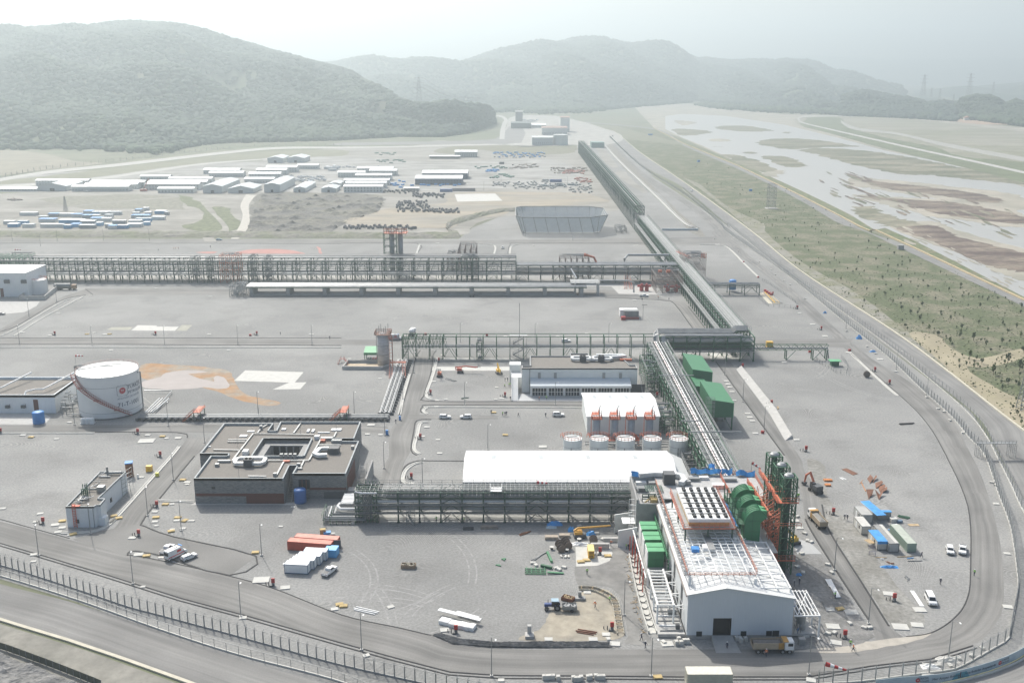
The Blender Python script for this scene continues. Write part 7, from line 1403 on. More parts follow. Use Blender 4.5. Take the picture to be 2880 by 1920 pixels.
# ================= vehicles
def car(name,label,cat,p,rz,kind='suv',paint=white,group=None):
 dims={'suv':(4.4,1.85,1.65),'pickup':(5.3,1.9,1.75),'van':(5.2,1.95,1.98),'car':(4.4,1.8,1.45),'ambulance':(6.3,2.1,2.75),'minivan':(4.5,1.85,1.8)}[kind];L,W,H=dims;hw=W/2
 root=thing(name,label,cat,tuple(p),rz,group)
 if kind in('suv','car','minivan'):low=[(-L/2,.35),(L/2,.35),(L/2,.75),(L/2-.1,.95),(L/2-1.15,1.02),(-L/2+.05,1.05)];top=[(L/2-1.2,1.0),(L/2-1.9,H-.05),(-L/2+.45,H-.02),(-L/2+.08,1.03)]
 elif kind=='pickup':low=[(-L/2,.45),(L/2,.45),(L/2,.85),(L/2-.1,1.05),(L/2-1.25,1.12),(-L/2,1.12)];top=[(L/2-1.3,1.1),(L/2-2.0,H),(-.1-.55,H),(-.75,1.1)]
 elif kind=='van':low=[(-L/2,.35),(L/2,.35),(L/2,.85),(L/2-.15,1.05),(L/2-.8,1.2),(-L/2,1.2)];top=[(L/2-.85,1.18),(L/2-1.65,H),(-L/2+.1,H),(-L/2,1.18)]
 else:low=[(-L/2,.4),(L/2,.4),(L/2,1.0),(L/2-.2,1.2),(L/2-.9,1.4),(-L/2,1.4)];top=[(L/2-.95,1.38),(L/2-1.7,H-.25),(L/2-2.2,H),(-L/2+.05,H),(-L/2,1.38)]
 def prof(pts,w0,w1,mb):
  n=len(pts);zs=[z for _,z in pts];z0,z1=min(zs),max(zs);f=lambda z:(w0+(w1-w0)*(z-z0)/(z1-z0))/2
  v=[(x,-f(z),z)for x,z in pts]+[(x,f(z),z)for x,z in pts];mb.add(v,[tuple(range(n)),tuple(range(2*n-1,n-1,-1))]+[(i,n+i,n+(i+1)%n,(i+1)%n)for i in range(n)])
 def bevel(me,w=.07):
  bm=bmesh.new();bm.from_mesh(me);bmesh.ops.bevel(bm,geom=bm.edges[:],offset=w,segments=2,affect='EDGES');bm.to_mesh(me);bm.free();return me
 mb=MB();prof(low,W,W-.04,mb);b=link('body',bevel(mb.mesh('body',paint)),root)
 mb=MB();prof(top,W-.12,W-.42 if kind!='ambulance' else W-.2,mb);link('cabin',bevel(mb.mesh('cabin',paint),.05),root)
 x0,x1=top[1],top[0];zt=H-.18
 def lerp(a,b,t):return a+(b-a)*t
 wt=(W-.12)/2;wb=(W-.42 if kind!='ambulance' else W-.2)/2
 z0=top[0][1]+.10;z1=top[1][1]-.10;xs0=lerp(top[0][0],top[1][0],.12)+.04;xs1=lerp(top[0][0],top[1][0],.88)+.04
 link('windscreen',MB().add([(xs0,-wt+.12,z0),(xs0,wt-.12,z0),(xs1,wb-.1,z1),(xs1,-wb+.1,z1)],[(0,1,2,3)]).mesh('windscreen',glass),root)
 rear=top[-2][0];xr0=rear+.15
 for s in(-1,1):
  for(a,c_)in((top[1][0]-.02,lerp(top[1][0],xr0,.45)),(lerp(top[1][0],xr0,.5),xr0)):
   if kind=='ambulance' and c_<0:continue
   link('side_window',MB().add([(a+(.35 if a>lerp(top[1][0],xr0,.3)else 0),s*(wt+.012),z0+.05),(c_,s*(wt+.012),z0+.05),(c_,s*(wb+.03),z1),(a,s*(wb+.03),z1)],[(0,1,2,3)]).mesh('side_window',glass),root)
 if kind!='pickup':link('rear_window',MB().add([(top[-1][0]-.03,-wt+.15,z0),(top[-1][0]-.03,wt-.15,z0),(top[-2][0]-.03,wb-.12,z1),(top[-2][0]-.03,-wb+.12,z1)],[(0,1,2,3)]).mesh('rear_window',glass),root)
 else:link('cargo_bed',MB().box(-L/2+.1,-.85,-hw+.14,hw-.14,.8,1.135).mesh('cargo_bed',dkgrey),root)
 wr=.34 if kind!='ambulance' else.38
 wm_=MB().tube([(0,-.12,0),(0,.12,0)],wr,14).mesh('wheel',black);rm=MB().tube([(0,-.13,0),(0,.13,0)],wr*.58,10).mesh('rim',galv)
 for x in(L/2-.85,-L/2+.85):
  for s in(-1,1):o=link('wheel',wm_,root);o.location=(x,s*(hw-.08),wr);r_=link('rim',rm,o)
 for s in(-1,1):
  link('headlight',MB().box(L/2-.06,L/2+.02,s*(hw-.45)-.16,s*(hw-.45)+.16,.68,.85).mesh('headlight',galv),root)
  link('tail_light',MB().box(-L/2-.02,-L/2+.04,s*(hw-.2)-.09,s*(hw-.2)+.09,.75,1.0).mesh('tail_light',red),root)
  link('mirror',MB().box(top[0][0]-.35,top[0][0]-.2,s*hw-.02,s*(hw+.16)+.02,1.05,1.22).mesh('mirror',black),root)
 link('bumper',MB().box(L/2-.02,L/2+.05,-hw+.12,hw-.12,.36,.58).box(-L/2-.05,-L/2+.02,-hw+.12,hw-.12,.36,.56).mesh('bumper',dkgrey),root)
 if kind=='ambulance':
  rs=M('red_stripe',(.55,.03,.03),.5,var=0)
  for s in(-1,1):link('red_stripe',MB().box(-L/2+.1,L/2-1.3,s*(hw+.0)-.012,s*(hw+.0)+.012,.95,1.2).mesh('red_stripe',rs),root);link('red_panel',MB().box(-.3,1.0,s*(hw-.03)-.02,s*(hw-.03)+.02,1.65,2.25).mesh('red_panel',rs),root)
  link('roof_vent',MB().cbox((0,0,H),.9,.9,.15).mesh('roof_vent',galv),root);link('light_bar',MB().cbox((1.6,0,H-.02),.3,1.5,.18).mesh('light_bar',blue),root)
 return root
def dirpx(c,x0,y0,x1,y1):a=G(c,x0,y0);b=G(c,x1,y1);d=b-a;return math.atan2(d.y,d.x)
A_=dirpx('7',1140,690,1250,600)
car('pickup_truck','white double cab pickup parked behind the ambulance in the parking bay','pickup',G('7',1155,660),A_-.0,'pickup')
car('ambulance','white ambulance with a red stripe parked between the pickup and white car','ambulance',G('7',1213,697),dirpx('7',1160,715,1265,665),'ambulance')
car('parked_car','white estate car parked on the near side of the ambulance','car',G('7',1303,712),dirpx('7',1265,725,1340,695),'car')
car('pickup_truck','white pickup with a dark cargo bed parked beside the white cabin row','pickup',G('7',2270,812),dirpx('7',2240,830,2310,775),'pickup')
car('parked_car','white SUV on the short road, left of the one with a red sash','SUV',G('f',1357,1290),math.pi*0,'suv')
car('parked_car','white SUV with a red sash on its door, parked on the short road','SUV',G('f',1612,1290),math.pi,'suv')
car('parked_van','white small van parked left of the gabled hall','van',G('u',785,968),0,'minivan')
car('parked_car','white car driving on the cross road behind the control building','car',G('5',1548,788),0,'suv')
car('parked_van','grey minibus beside the tall streaky vessel','minibus',G('f',745,328),0,'ambulance',M('silver_paint',(.42,.44,.46),.4,.3,var=.03))
car('parked_car','white SUV parked left of the pickup near the outer right road','SUV',G('g',1820,1040),dirpx('g',1800,960,1822,1060),'suv')
car('pickup_truck','white pickup parked closest to the inner right road','pickup',G('g',1992,1035),dirpx('g',1995,950,1990,1060),'pickup')
car('parked_van','white passenger van facing the camera at the lower right','van',G('w',925,690),dirpx('w',885,590,955,730),'van')
car('pickup_truck','white pickup on the bending road near the valve skid','pickup',G('m',868,672),0,'pickup')
car('parked_car','white pickup driving toward the great rack on the far side','pickup',G('q',2098,290),-1.5,'pickup')
car('parked_car','blue car on the far cross road by the track junction','car',G('4',1510,88),0,'car',M('pale_blue_paint',(.25,.38,.48),.4))
car('parked_car','silver car cut by the left edge of the picture','car',G('4',5,600),0,'car',galv)
for i,(c,x,y,l)in enumerate([('3',60,1320,'white truck on the far stretch of the outer road'),('c',1990,490,'tiny dark car far up the outer road')]):car('distant_car',l,'car',G(c,x,y),-1.3,'van',white if i==0 else dkgrey)
def dump(label,p,rz,loadm,tip=M('cab_guard_ochre',(.45,.25,.07),.7,var=.2)):
 root=thing('dump_truck',label,'dump truck',tuple(p),rz);tan=M('dusty_tan_body',(.40,.33,.24),.8,var=.15,scale=.8)
 L_=lambda n,mb,m:link(n,mb.mesh(n,m),root)
 L_('chassis',MB().box(-4.2,4.3,-.5,.5,.75,1.1),dkgrey)
 mb=MB().box(-4.6,2.2,-1.25,-1.15,1.25,2.7).box(-4.6,2.2,1.15,1.25,1.25,2.7).box(-4.6,2.2,-1.14,1.14,1.2,1.35).add([(-4.6,-1.25,1.25),(-4.6,1.25,1.25),(-4.9,1.25,2.75),(-4.9,-1.25,2.75)],[(0,1,2,3)]).box(2.1,2.25,-1.25,1.25,1.25,3.0);L_('tipper_body',mb,tan)
 L_('cab_guard',MB().box(1.0,2.25,-1.3,-1.26,1.3,2.8).box(1.0,2.25,1.26,1.3,1.3,2.8).box(2.1,3.3,-1.2,1.2,2.95,3.1),tip)
 mb=MB();
 for i in range(-4,3):
  for s in(-1,1):mb.box(i*.95,i*.95+.12,s*1.27-.03,s*1.27+.03,1.3,2.7)
 L_('side_rib',mb,tan)
 if loadm:L_('load',MB().add([(-4.4,-1.1,2.3),(2,-1.1,2.3),(2,1.1,2.3),(-4.4,1.1,2.3),(-3,0,2.9),(.8,0,3.0)],[(0,1,5,4),(1,2,5),(2,3,4,5),(3,0,4)]),loadm)
 cab=MB().yz([(-1.2,.9),(1.2,.9),(1.2,2.4),(1.05,3.0),(-1.05,3.0),(-1.2,2.4)],2.45,4.55).mesh('cab',white);bm=bmesh.new();bm.from_mesh(cab);bmesh.ops.bevel(bm,geom=bm.edges[:],offset=.1,segments=2,affect='EDGES');bm.to_mesh(cab);bm.free();link('cab',cab,root)
 L_('windscreen',MB().box(4.5,4.58,-1.0,1.0,1.95,2.75),glass);L_('side_window',MB().box(3.2,4.3,-1.22,-1.16,1.95,2.65),glass);L_('side_window',MB().box(3.2,4.3,1.16,1.22,1.95,2.65),glass);L_('bumper',MB().box(4.4,4.72,-1.2,1.2,.55,1.1),galvd)
 wm_=MB().tube([(0,-.2,0),(0,.2,0)],.52,16).mesh('wheel',black);rm=MB().tube([(0,-.22,0),(0,.22,0)],.3,10).mesh('rim',galv)
 for x in(-3.4,-2.0,2.1,3.6):
  for s in(-1,1):o=link('wheel',wm_,root);o.location=(x,s*1.0,.52);link('rim',rm,o)
 return root
dump('tan and orange dump truck parked in front of the turbine hall doorway',G('v',1530,1425)+Vc((0,.6,0)),0,M('dark_load',(.16,.15,.14),.95))
dump('tan dump truck loaded with grey gravel on the diagonal road',G('9',925,470),dirpx('9',980,520,880,410)+.0,M('gravel_load',(.24,.235,.22),.95,var=.3,scale=2))
def boom(label,p,rz,col,boompts,name='boom_lift',base=(2.6,2.2,1.1)):
 root=thing(name,label,'lift',tuple(p),rz);link('chassis',MB().cbox((0,0,.35),base[0],base[1],base[2]*.6).mesh('chassis',dkgrey),root);link('turret',MB().cbox((-.4,0,1.0),2.2,1.6,1.0).mesh('turret',col),root)
 link('boom_arm',MB().tube(boompts,[.3]*(len(boompts)-1)+[.2],6).mesh('boom_arm',col),root);e=boompts[-1];link('basket',MB().rail([(e[0],e[1]-.8,e[2]-.3),(e[0]+1,e[1]-.8,e[2]-.3),(e[0]+1,e[1]+.8,e[2]-.3),(e[0],e[1]+.8,e[2]-.3),(e[0],e[1]-.8,e[2]-.3)],1.0,.09,.8).mesh('basket',dkgrey),root)
 w_=MB().tube([(0,-.15,0),(0,.15,0)],.42,12).mesh('wheel',black)
 for x in(-.95,.95):
  for s in(-1,1):o=link('wheel',w_,root);o.location=(x,s*1.0,.42)
 return root
boom('orange boom lift seen end on, left on the gravel before the open rack',G('f',1290,780),-1.6,orange,[(-1.2,0,1.6),(1.8,0,2.3),(2.6,0,3.6)])
boom('red boom lift with its arm stretched to the right before the open rack',G('f',1545,730),0,M('lift_red',(.55,.10,.06),.5),[(-1.8,0,1.2),(-2.2,0,2.4),(2.5,0,2.9),(6.5,0,2.4),(7.6,0,2.6)])
boom('yellow boom lift beside the control building stairs',G('f',2015,745),-1.3,yellow,[(-1.5,0,1.5),(-1.9,0,4.2),(.6,0,2.2),(2.8,0,.8)])
boom('long yellow crane lift lying along the construction clutter by the near rack',G('h',740,130),.12,M('machine_yellow',(.66,.36,.06),.5,var=.15),[(-1.6,0,2.0),(-.5,.3,2.6),(9,.9,2.6)],base=(3.4,2.4,1.2))
boom('small grey and yellow lift on the gravel right of the low pipeway pillars',G('5',900,475),0,galvd,[(-1.2,0,1.6),(2,0,2.2),(4.5,0,1.6)])
boom('yellow excavator standing behind the green stack towers',G('9',770,610),.4,M('digger_yellow',(.60,.40,.06),.6,var=.2),[(.5,0,2.2),(-2.5,0,4.4),(-4.2,0,3.4)],name='excavator')
p=G('9',915,255);root=thing('wheeled_excavator','orange and black wheeled excavator on the diagonal road behind the towers','excavator',tuple(p),1.9)
for n_,mb,m_ in[('body',MB().cbox((-.6,0,1.3),3,2.4,1.4),dkgrey),('cab',MB().cbox((.8,.6,1.4),1.4,1.2,1.7),glass),('boom_arm',MB().tube([(.8,-.2,2),(3.6,-.2,5.2),(5.6,-.2,3.6),(6.2,-.2,1)],[.4,.45,.35,.25],6),orange),('bucket',MB().cbox((6.3,-.2,.3),1.2,1.2,.8,.3),dkgrey),('axle',MB().cbox((0,0,.5),4.6,1.2,.5),dkgrey)]:link(n_,mb.mesh(n_,m_),root)
w_=MB().tube([(0,-.25,0),(0,.25,0)],.55,12).mesh('wheel',black)
for x in(-1.7,1.7):
 for s in(-1,1):o=link('wheel',w_,root);o.location=(x,s*1.05,.55)
p=G('h',425,1010);root=thing('tractor','dark blue tractor with a pale cab roof on the edge of the dirt patch','tractor',tuple(p),math.pi)
bl=M('tractor_blue',(.03,.07,.22),.5)
for n_,mb,m_ in[('bonnet',MB().box(.5,2.3,-.4,.4,.9,1.55),bl),('body',MB().box(-1,.5,-.35,.35,.7,1.2),dkgrey),('cab_glass',MB().box(-1.0,.55,-.7,.7,1.2,2.35),glass),('cab_roof',MB().box(-1.15,.65,-.8,.8,2.35,2.5),M('pale_blue_roof',(.30,.42,.50),.6)),('fender',MB().box(-1.4,-.2,-1.05,-.7,1.35,1.45).box(-1.4,-.2,.7,1.05,1.35,1.45),bl),('exhaust',MB().tube([(1.4,-.3,1.5),(1.4,-.3,2.5)],.06,5),black)]:link(n_,mb.mesh(n_,m_),root)
for(x,r_)in((-.8,.8),(1.8,.5)):
 w_=MB().tube([(0,-.22,0),(0,.22,0)],r_,16).mesh('wheel',black);rm=MB().tube([(0,-.24,0),(0,.24,0)],r_*.5,10).mesh('rim',galvd)
 for s in(-1,1):o=link('wheel',w_,root);o.location=(x,s*.9,r_);link('rim',rm,o)
def opencart(label,p,rz,L,W,H,m_,load=None,wheels=False,name='skip',cat='skip',z=.0):
 root=thing(name,label,cat,tuple(p),rz);link('box',MB().box(-L/2,L/2,-W/2,-W/2+.08,z,z+H).box(-L/2,L/2,W/2-.08,W/2,z,z+H).box(-L/2,-L/2+.08,-W/2+.08,W/2-.08,z,z+H).box(L/2-.08,L/2,-W/2+.08,W/2-.08,z,z+H).box(-L/2+.08,L/2-.08,-W/2+.08,W/2-.08,z,z+.1).mesh('box',m_),root)
 if load:
  lb=MB();r=random.Random(int(L*10))
  for k in range(12):x=r.uniform(-L/2+.4,L/2-.4);y=r.uniform(-W/2+.3,W/2-.3);lb.cbox((x,y,z+H*.5),r.uniform(.4,1),r.uniform(.2,.5),H*.5,r.uniform(0,3))
  link('load',lb.mesh('load',load),root)
 if wheels:
  w_=MB().tube([(0,-.15,0),(0,.15,0)],.42,12).mesh('wheel',black)
  for s in(-1,1):o=link('wheel',w_,root);o.location=(.6,s*W/2,.42)
  link('drawbar',MB().bar((-L/2,0,.7),(-L/2-1,0,.6),.1).mesh('drawbar',dkgrey),root)
 return root
opencart('grey two wheeled trailer hitched behind the blue tractor',G('h',615,1030),0,3.6,2,.9,galvd,galv,True,'trailer','trailer',.7)
opencart('rusty skip filled with timber scraps behind the trailer',G('h',600,900),-.5,3,1.8,.9,rust,wood)
opencart('rusty empty skip alone in the middle of the big gravel yard',G('8',463,772),-.05,3.8,1.8,1,M('tan_rust',(.30,.22,.15),.85,var=.3),sandm)
opencart('dark flat skip in the shade of the near dark rack',G('l',1090,388),0,3,1,.6,dkgrey)
one('steel_bundle',MB().cbox(G('l',1245,378),5,1.6,.5).cbox(G('l',1245,378)+Vc((0,0,.55)),4.6,1.2,.2),M('brown_grey_plank',(.25,.22,.19),.8,var=.3),'flat bundle of planks in the shade of the near dark rack','planks',tuple(G('l',1245,378)))
p=G('f',952,270);root=thing('concrete_mixer','white concrete mixer truck standing behind the open rack','mixer truck',tuple(p),1.45)
for n_,mb,m_ in[('chassis',MB().box(-3.6,3.8,-.5,.5,.7,1.1),dkgrey),('drum',MB().tube([(-3.4,0,2.9),(-1.8,0,2.5),(.6,0,2.2),(1.8,0,2.0)],[.6,1.15,1.2,.7],14),white),('cab',MB().box(2.1,4.0,-1.2,1.2,.9,2.9),white),('windscreen',MB().box(3.98,4.04,-1,1,1.9,2.7),glass),('chute',MB().bar((-3.6,0,2.2),(-4.4,.5,1),.5,.2),dkgrey)]:link(n_,mb.mesh(n_,m_),root)
w_=MB().tube([(0,-.2,0),(0,.2,0)],.5,12).mesh('wheel',black)
for x in(-2.8,-1.5,2.9):
 for s in(-1,1):o=link('wheel',w_,root);o.location=(x,s*1.0,.5)
p=G('4',460,428);root=thing('tanker_truck','dark grey tank truck near the left end of the great rack','tanker',tuple(p),0)
for n_,mb,m_ in[('tank',MB().tube([(-7,0,2.6),(2.6,0,2.6)],1.35,14),galvd),('chassis',MB().box(-7,6,-.6,.6,.8,1.3),dkgrey),('cab',MB().box(3.4,5.8,-1.2,1.2,.9,3.2),M('brown_cab',(.35,.22,.12),.5)),('windscreen',MB().box(5.8,5.86,-1,1,2,3),glass)]:link(n_,mb.mesh(n_,m_),root)
for x in(-6,-4.6,-3.2,4.6,2):
 for s in(-1,1):o=link('wheel',w_,root);o.location=(x,s*1.0,.5)
p=G('m',740,880);root=thing('drill_rig','white and grey trailer mounted unit with red boxes alone on the gravel','trailer',tuple(p),0)
for n_,mb,m_ in[('cabin',MB().box(-5.5,4,2.5,7.5,0,3.8),white),('machine',MB().box(-3.6,4,-1.5,2.2,.8,4.2),galvd),('red_base',MB().box(-4,4,-3,-1.6,0,1.0),M('dusty_red',(.36,.10,.08),.7)),('red_box',MB().box(-5.5,-3.2,-5,-3,0,1.8),red),('mast_lamp',MB().tube([(6,-3,0),(6,-3,8)],.1,5).box(5.2,8,-3.2,-2.8,7.8,8.1),galvd)]:link(n_,mb.mesh(n_,m_),root)
# ================= containers
def container(label,p,rz,L,W,H,m_,roofm=None,name='container',corr=True,door=None,group=None):
 root=thing(name,label,'container' if name=='container' else 'cabin',tuple(p),rz,group)
 link('body',MB().box(0,L,0,W,.12,H).mesh('body',m_),root)
 if corr:
  mb=MB();n=int(L/.45)
  for k in range(1,n):mb.box(k*L/n-.07,k*L/n+.07,-.04,0,.3,H-.2);mb.box(k*L/n-.07,k*L/n+.07,W,W+.04,.3,H-.2)
  for k in range(1,int(W/.45)):mb.box(-.04,0,k*.45-.06,k*.45+.06,.3,H-.2);mb.box(L,L+.04,k*.45-.06,k*.45+.06,.3,H-.2)
  link('corrugation',mb.mesh('corrugation',m_),root)
 mb=MB();e=.06
 for z in(.12,H-.12):
  mb.box(-e,L+e,-e,.02,z,z+.14).box(-e,L+e,W-.02,W+e,z,z+.14).box(-e,.02,-e,W+e,z,z+.14).box(L-.02,L+e,-e,W+e,z,z+.14)
 for x in(-e,L-.08):
  for y in(-e,W-.08):mb.box(x,x+.14,y,y+.14,0,H+.02)
 link('edge_frame',mb.mesh('edge_frame',door or m_),root)
 link('roof',MB().box(.05,L-.05,.05,W-.05,H+.002,H+.03).mesh('roof',roofm or m_),root)
 return root
c0=G('g',1225,1040);container('pale green shipping container standing alone right of the cabin cluster',(c0.x,c0.y,0),R(90)+R(1.5),12.2,2.44,2.6,M('pale_green_steel',(.28,.36,.29),.7,var=.08),M('pale_green_roof',(.40,.43,.37),.7,var=.15,scale=.6)).location=(c0.x+2.44,c0.y,0)
gry=M('grey_panel',(.40,.40,.38),.7,var=.15,scale=.5);dus=M('dusty_white',(.52,.51,.47),.75,var=.15,scale=.6)
def cabin_y(label,c,x,y,L,W,H,m_,roofm,rz=1.5,tarped=False):
 p=G(c,x,y);r_=container(label,(p.x+W,p.y,0),R(90)+R(rz),L,W,H,m_,roofm,'site_cabin',False,galvd)
 link('window',MB().box(L*.25,L*.25+.9,W,W+.05,1.1,2).mesh('window',glass),r_);link('door',MB().box(L*.6,L*.6+.9,W,W+.05,.2,2.1).mesh('door',white),r_)
 if tarped:
  mb=MB().box(-.15,L+.1,-.1,W+.15,H+.05,H+.12).box(-.2,-.12,-.1,W+.15,H-.7,H+.1);mb.jit(.05);link('tarpaulin',mb.mesh('tarpaulin',tarp),r_)
 return r_
cabin_y('grey site cabin with a blue tarpaulin roof nearest in the cluster','g',815,1010,7,2.6,2.6,dus,gry,1.5,True)
cabin_y('pale site cabin with a dark roof vent behind the tarpaulined one','g',600,800,6.6,2.6,2.6,dus,dus)
cabin_y('plain grey roofed site cabin at the back left of the cluster','g',595,640,6.2,3.2,2.6,gry,gry)
q_=cabin_y('long grey container with a cream stripe along its roof','g',975,1040,12,2.6,2.6,gry,M('dark_grey_roof',(.28,.28,.27),.8,var=.2));link('roof_stripe',MB().box(0,12,.1,1.0,2.64,2.7).mesh('roof_stripe',concw),q_);link('open_door',MB().box(-.1,1.6,-.15,-.08,.2,2.5).mesh('open_door',galvd),q_)
p=G('g',870,660);one('blue_canopy',MB().bar(p+Vc((0,0,2.9)),p+Vc((-1.6,10,3.0)),2.8,.12).jit(.06),tarp,'long bright blue tarpaulin canopy over the back of the cabin cluster','canopy',tuple(p))
p=G('g',830,590);r_=container('ribbed grey container with a blue tarpaulin edge at the back of the cluster',(p.x,p.y,0),0,3.6,5,2.3,M('ribbed_grey',(.33,.32,.30),.8),MATS['dark_grey_roof']);link('tarpaulin',MB().box(-.2,3.8,-.15,1.2,2.35,2.45).mesh('tarpaulin',tarp),r_)
for(x,y,w,d,h,m_,l)in[(1040,620,2,1.6,1.2,dus,'white crate behind the pale green container'),(1120,630,1.8,1,.7,M('blue_brown',(.12,.18,.25),.7),'blue topped low crate behind the pale green container'),(1070,700,1.5,1.2,.9,white,'white table beside the pale green container'),(1115,690,.8,.7,.5,blue,'small blue bin between the pale green container and the white table'),(1000,740,1.2,.8,.3,M('blue_sack',(.10,.22,.38),.8),'crumpled blue sack lying between the containers')]:
 one('crate',MB().cbox(G('g',x,y),w,d,h,.15),m_,l,'crate',tuple(G('g',x,y)))
one('green_beam',MB().bar(G('g',1100,548)+Vc((0,0,.15)),G('g',1270,572)+Vc((0,0,.15)),.3),steelg,'dark green steel beam lying behind the cabin cluster','beam',tuple(G('g',1180,560)))
one('plywood_sheet',MB().cbox(G('g',1320,665),3,1.4,.08),wood,'plywood sheet lying right of the pale green container','board',tuple(G('g',1320,665)))
one('metal_stair',MB().rail([G('g',705,1080),G('g',795,1085)],1.2,.09,.9,3).rail([G('g',700,1000),G('g',790,1005)],1.2,.09,.9,3),M('violet_grey',(.2,.19,.24),.6),'small violet grey rack in front of the tarpaulined cabin','rack',tuple(G('g',750,1060)))
one('awning_board',MB().cbox(G('g',710,945)+Vc((0,0,1.2)),1.8,2.6,.06,.3),wood,'tilted pale board beside the door of the tarpaulined cabin','board',tuple(G('g',710,945)))
for k,(x,y,x2,y2,m_,l)in enumerate([(795,1115,950,1118,wood,'timber bar lying in front of the metal rack'),(1095,1110,1290,1100,wood,'brown plank lying in front of the pale green container'),(1285,1095,1420,1085,galvd,'dark bar lying beside the person near the pale green container'),(1240,1165,1440,1160,galvd,'thin steel bar lying right of the crumpled blue tarpaulin'),(1230,1130,1320,1120,tarp,'thin blue strip of sheet lying before the pale green container')]):
 one('loose_bar',MB().bar(G('g',x,y)+Vc((0,0,.12)),G('g',x2,y2)+Vc((0,0,.12)),.16),m_,l,'bar',tuple(G('g',x,y)))
def heap(name,label,cat,p,w,d,h,m_,seed=1,rz=0,n=10):
 r=random.Random(seed);vs=[];fs=[]
 for i in range(n+1):
  for j in range(n+1):
   x=-1+2*i/n;y=-1+2*j/n;q=max(0,1-(x*x+y*y));vs.append((x*w/2,y*d/2,.02+h*q**.7*r.uniform(.55,1.2)))
   if i and j:k=i*(n+1)+j;fs.append((k-n-2,k-1,k,k-n-1))
 o=link(name,MB().add(vs,fs).mesh(name,m_));o.location=p;o.rotation_euler=(0,0,rz);o['label']=label;o['category']=cat;return o
heap('blue_sheet','crumpled blue tarpaulin heap in front of the cabin cluster','tarpaulin',G('g',980,1245),4.8,1.5,.5,tarp,4)
one('timber_pile',MB().bar(G('g',935,1165),G('g',990,1205)+Vc((0,0,.3)),.15).bar(G('g',960,1165),G('g',1020,1205)+Vc((0,0,.2)),.15).cbox(G('g',1030,1200),.8,.3,.3),rust,'few red and brown bars leaning behind the crumpled blue tarpaulin','bars',tuple(G('g',980,1190)))
one('tyre_pair',MB().tube([G('g',885,1135)+Vc((.35*math.cos(a*.7),.35*math.sin(a*.7),.1))for a in range(10)],.12,5),white,'pale ring lying between the metal rack and the blue tarpaulin','ring',tuple(G('g',885,1140)))
for k,(pts,l)in enumerate([([(680,30),(720,5),(760,50),(720,95)],'rusty square box frame farthest up in the rusty steel group'),([(750,60),(800,10),(810,35),(760,85)],'rusty tilted plate beside the rusty square box'),([(790,90),(880,88),(895,120),(800,165)],'large rusty plate at the top of the overlapping stack'),([(830,140),(920,140),(930,170),(850,205)],'middle rusty plate of the overlapping stack'),([(845,180),(950,175),(950,215),(860,225)],'lowest rusty plate of the overlapping stack'),([(660,220),(700,310),(765,225),(740,280)],'left rusty V shaped plate'),([(780,220),(840,320),(905,240),(850,260)],'right rusty V shaped plate')]):
 P=GL('g',pts);zz=[.1,.9,.9,.1]if k not in(5,6)else[1.2,.05,1.3,.4];mb=MB().add([(p.x,p.y,z)for p,z in zip(P,zz)]+[(p.x,p.y-.12,z+.05)for p,z in zip(P,zz)],[(0,1,2,3),(7,6,5,4),(0,4,5,1),(1,5,6,2),(2,6,7,3),(3,7,4,0)]);one('rusty_plate',mb,rust,l,'steel plate',tuple(P[0]))
one('rusty_ladder_frame',MB().bar(G('g',600,80)+Vc((0,0,.1)),G('g',660,205)+Vc((0,0,.1)),.25).bar(G('g',575,100)+Vc((0,0,.1)),G('g',620,75)+Vc((0,0,.8)),.12),M('orange_rust',(.45,.22,.10),.8),'thin rusty frame lying left of the rusty plates','steel frame',tuple(G('g',630,140)))
P=GL('9',[(1095,97),(1130,90),(1208,127),(1175,138)]);one('rusty_sheet',MB().prism([(p.x,p.y)for p in P],.02,.12),rust,'flat rusty sheet lying alone above the cabin cluster','steel plate',tuple(P[0]))
for(x,y,l)in((1000,175,'upper orange steel drum lid beside the diagonal road'),(1000,208,'lower orange steel plate beside the diagonal road')):one('orange_plate',MB().cbox(G('9',x,y),2.6 if y<200 else 1.7,1.4,.5),M('orange_rust2',(.50,.19,.06),.8,var=.2),l,'steel plate',tuple(G('9',x,y)))
one('white_plates',MB().cbox(G('9',1095,160),.4,2,.06,.3).cbox(G('9',1110,158),.4,2,.06,.5),white,'two small white boards lying near the flat rusty sheet','board',tuple(G('9',1100,160)))
cr=M('container_red',(.42,.075,.045),.6,var=.12,scale=.5);crr=M('faded_red_roof',(.60,.24,.18),.7,var=.15,scale=.8)
a=G('7',1983,652);b=G('7',2300,640,0);rz=R(-9)
container('nearer of the two long red shipping containers',(a.x,a.y,0),rz,12.2,2.44,2.6,cr,crr)
n_=Vc((math.sin(-rz),math.cos(rz),0))*2.75;container('farther of the two long red shipping containers, with its door open',(a.x+n_.x+.9,a.y+n_.y,0),rz,12.2,2.44,2.6,cr,M('pale_red_roof',(.58,.28,.22),.7,var=.15,scale=.8))
e=Vc((a.x,a.y,0))+Vc((math.cos(rz),math.sin(rz),0))*12.3+n_*.8;one('container_door',MB().box(e.x,e.x+1.9,e.y+.4,e.y+.5,.1,2.6),dkgrey,'open dark container door at the right end of the red containers','door',tuple(e))
wb=M('white_panel',(.70,.72,.72),.6,var=.05);nvy=M('navy_frame',(.06,.13,.22),.6)
a=G('7',1962,812);rz=R(-6);n_=Vc((math.sin(-rz)+.42,math.cos(rz),0))
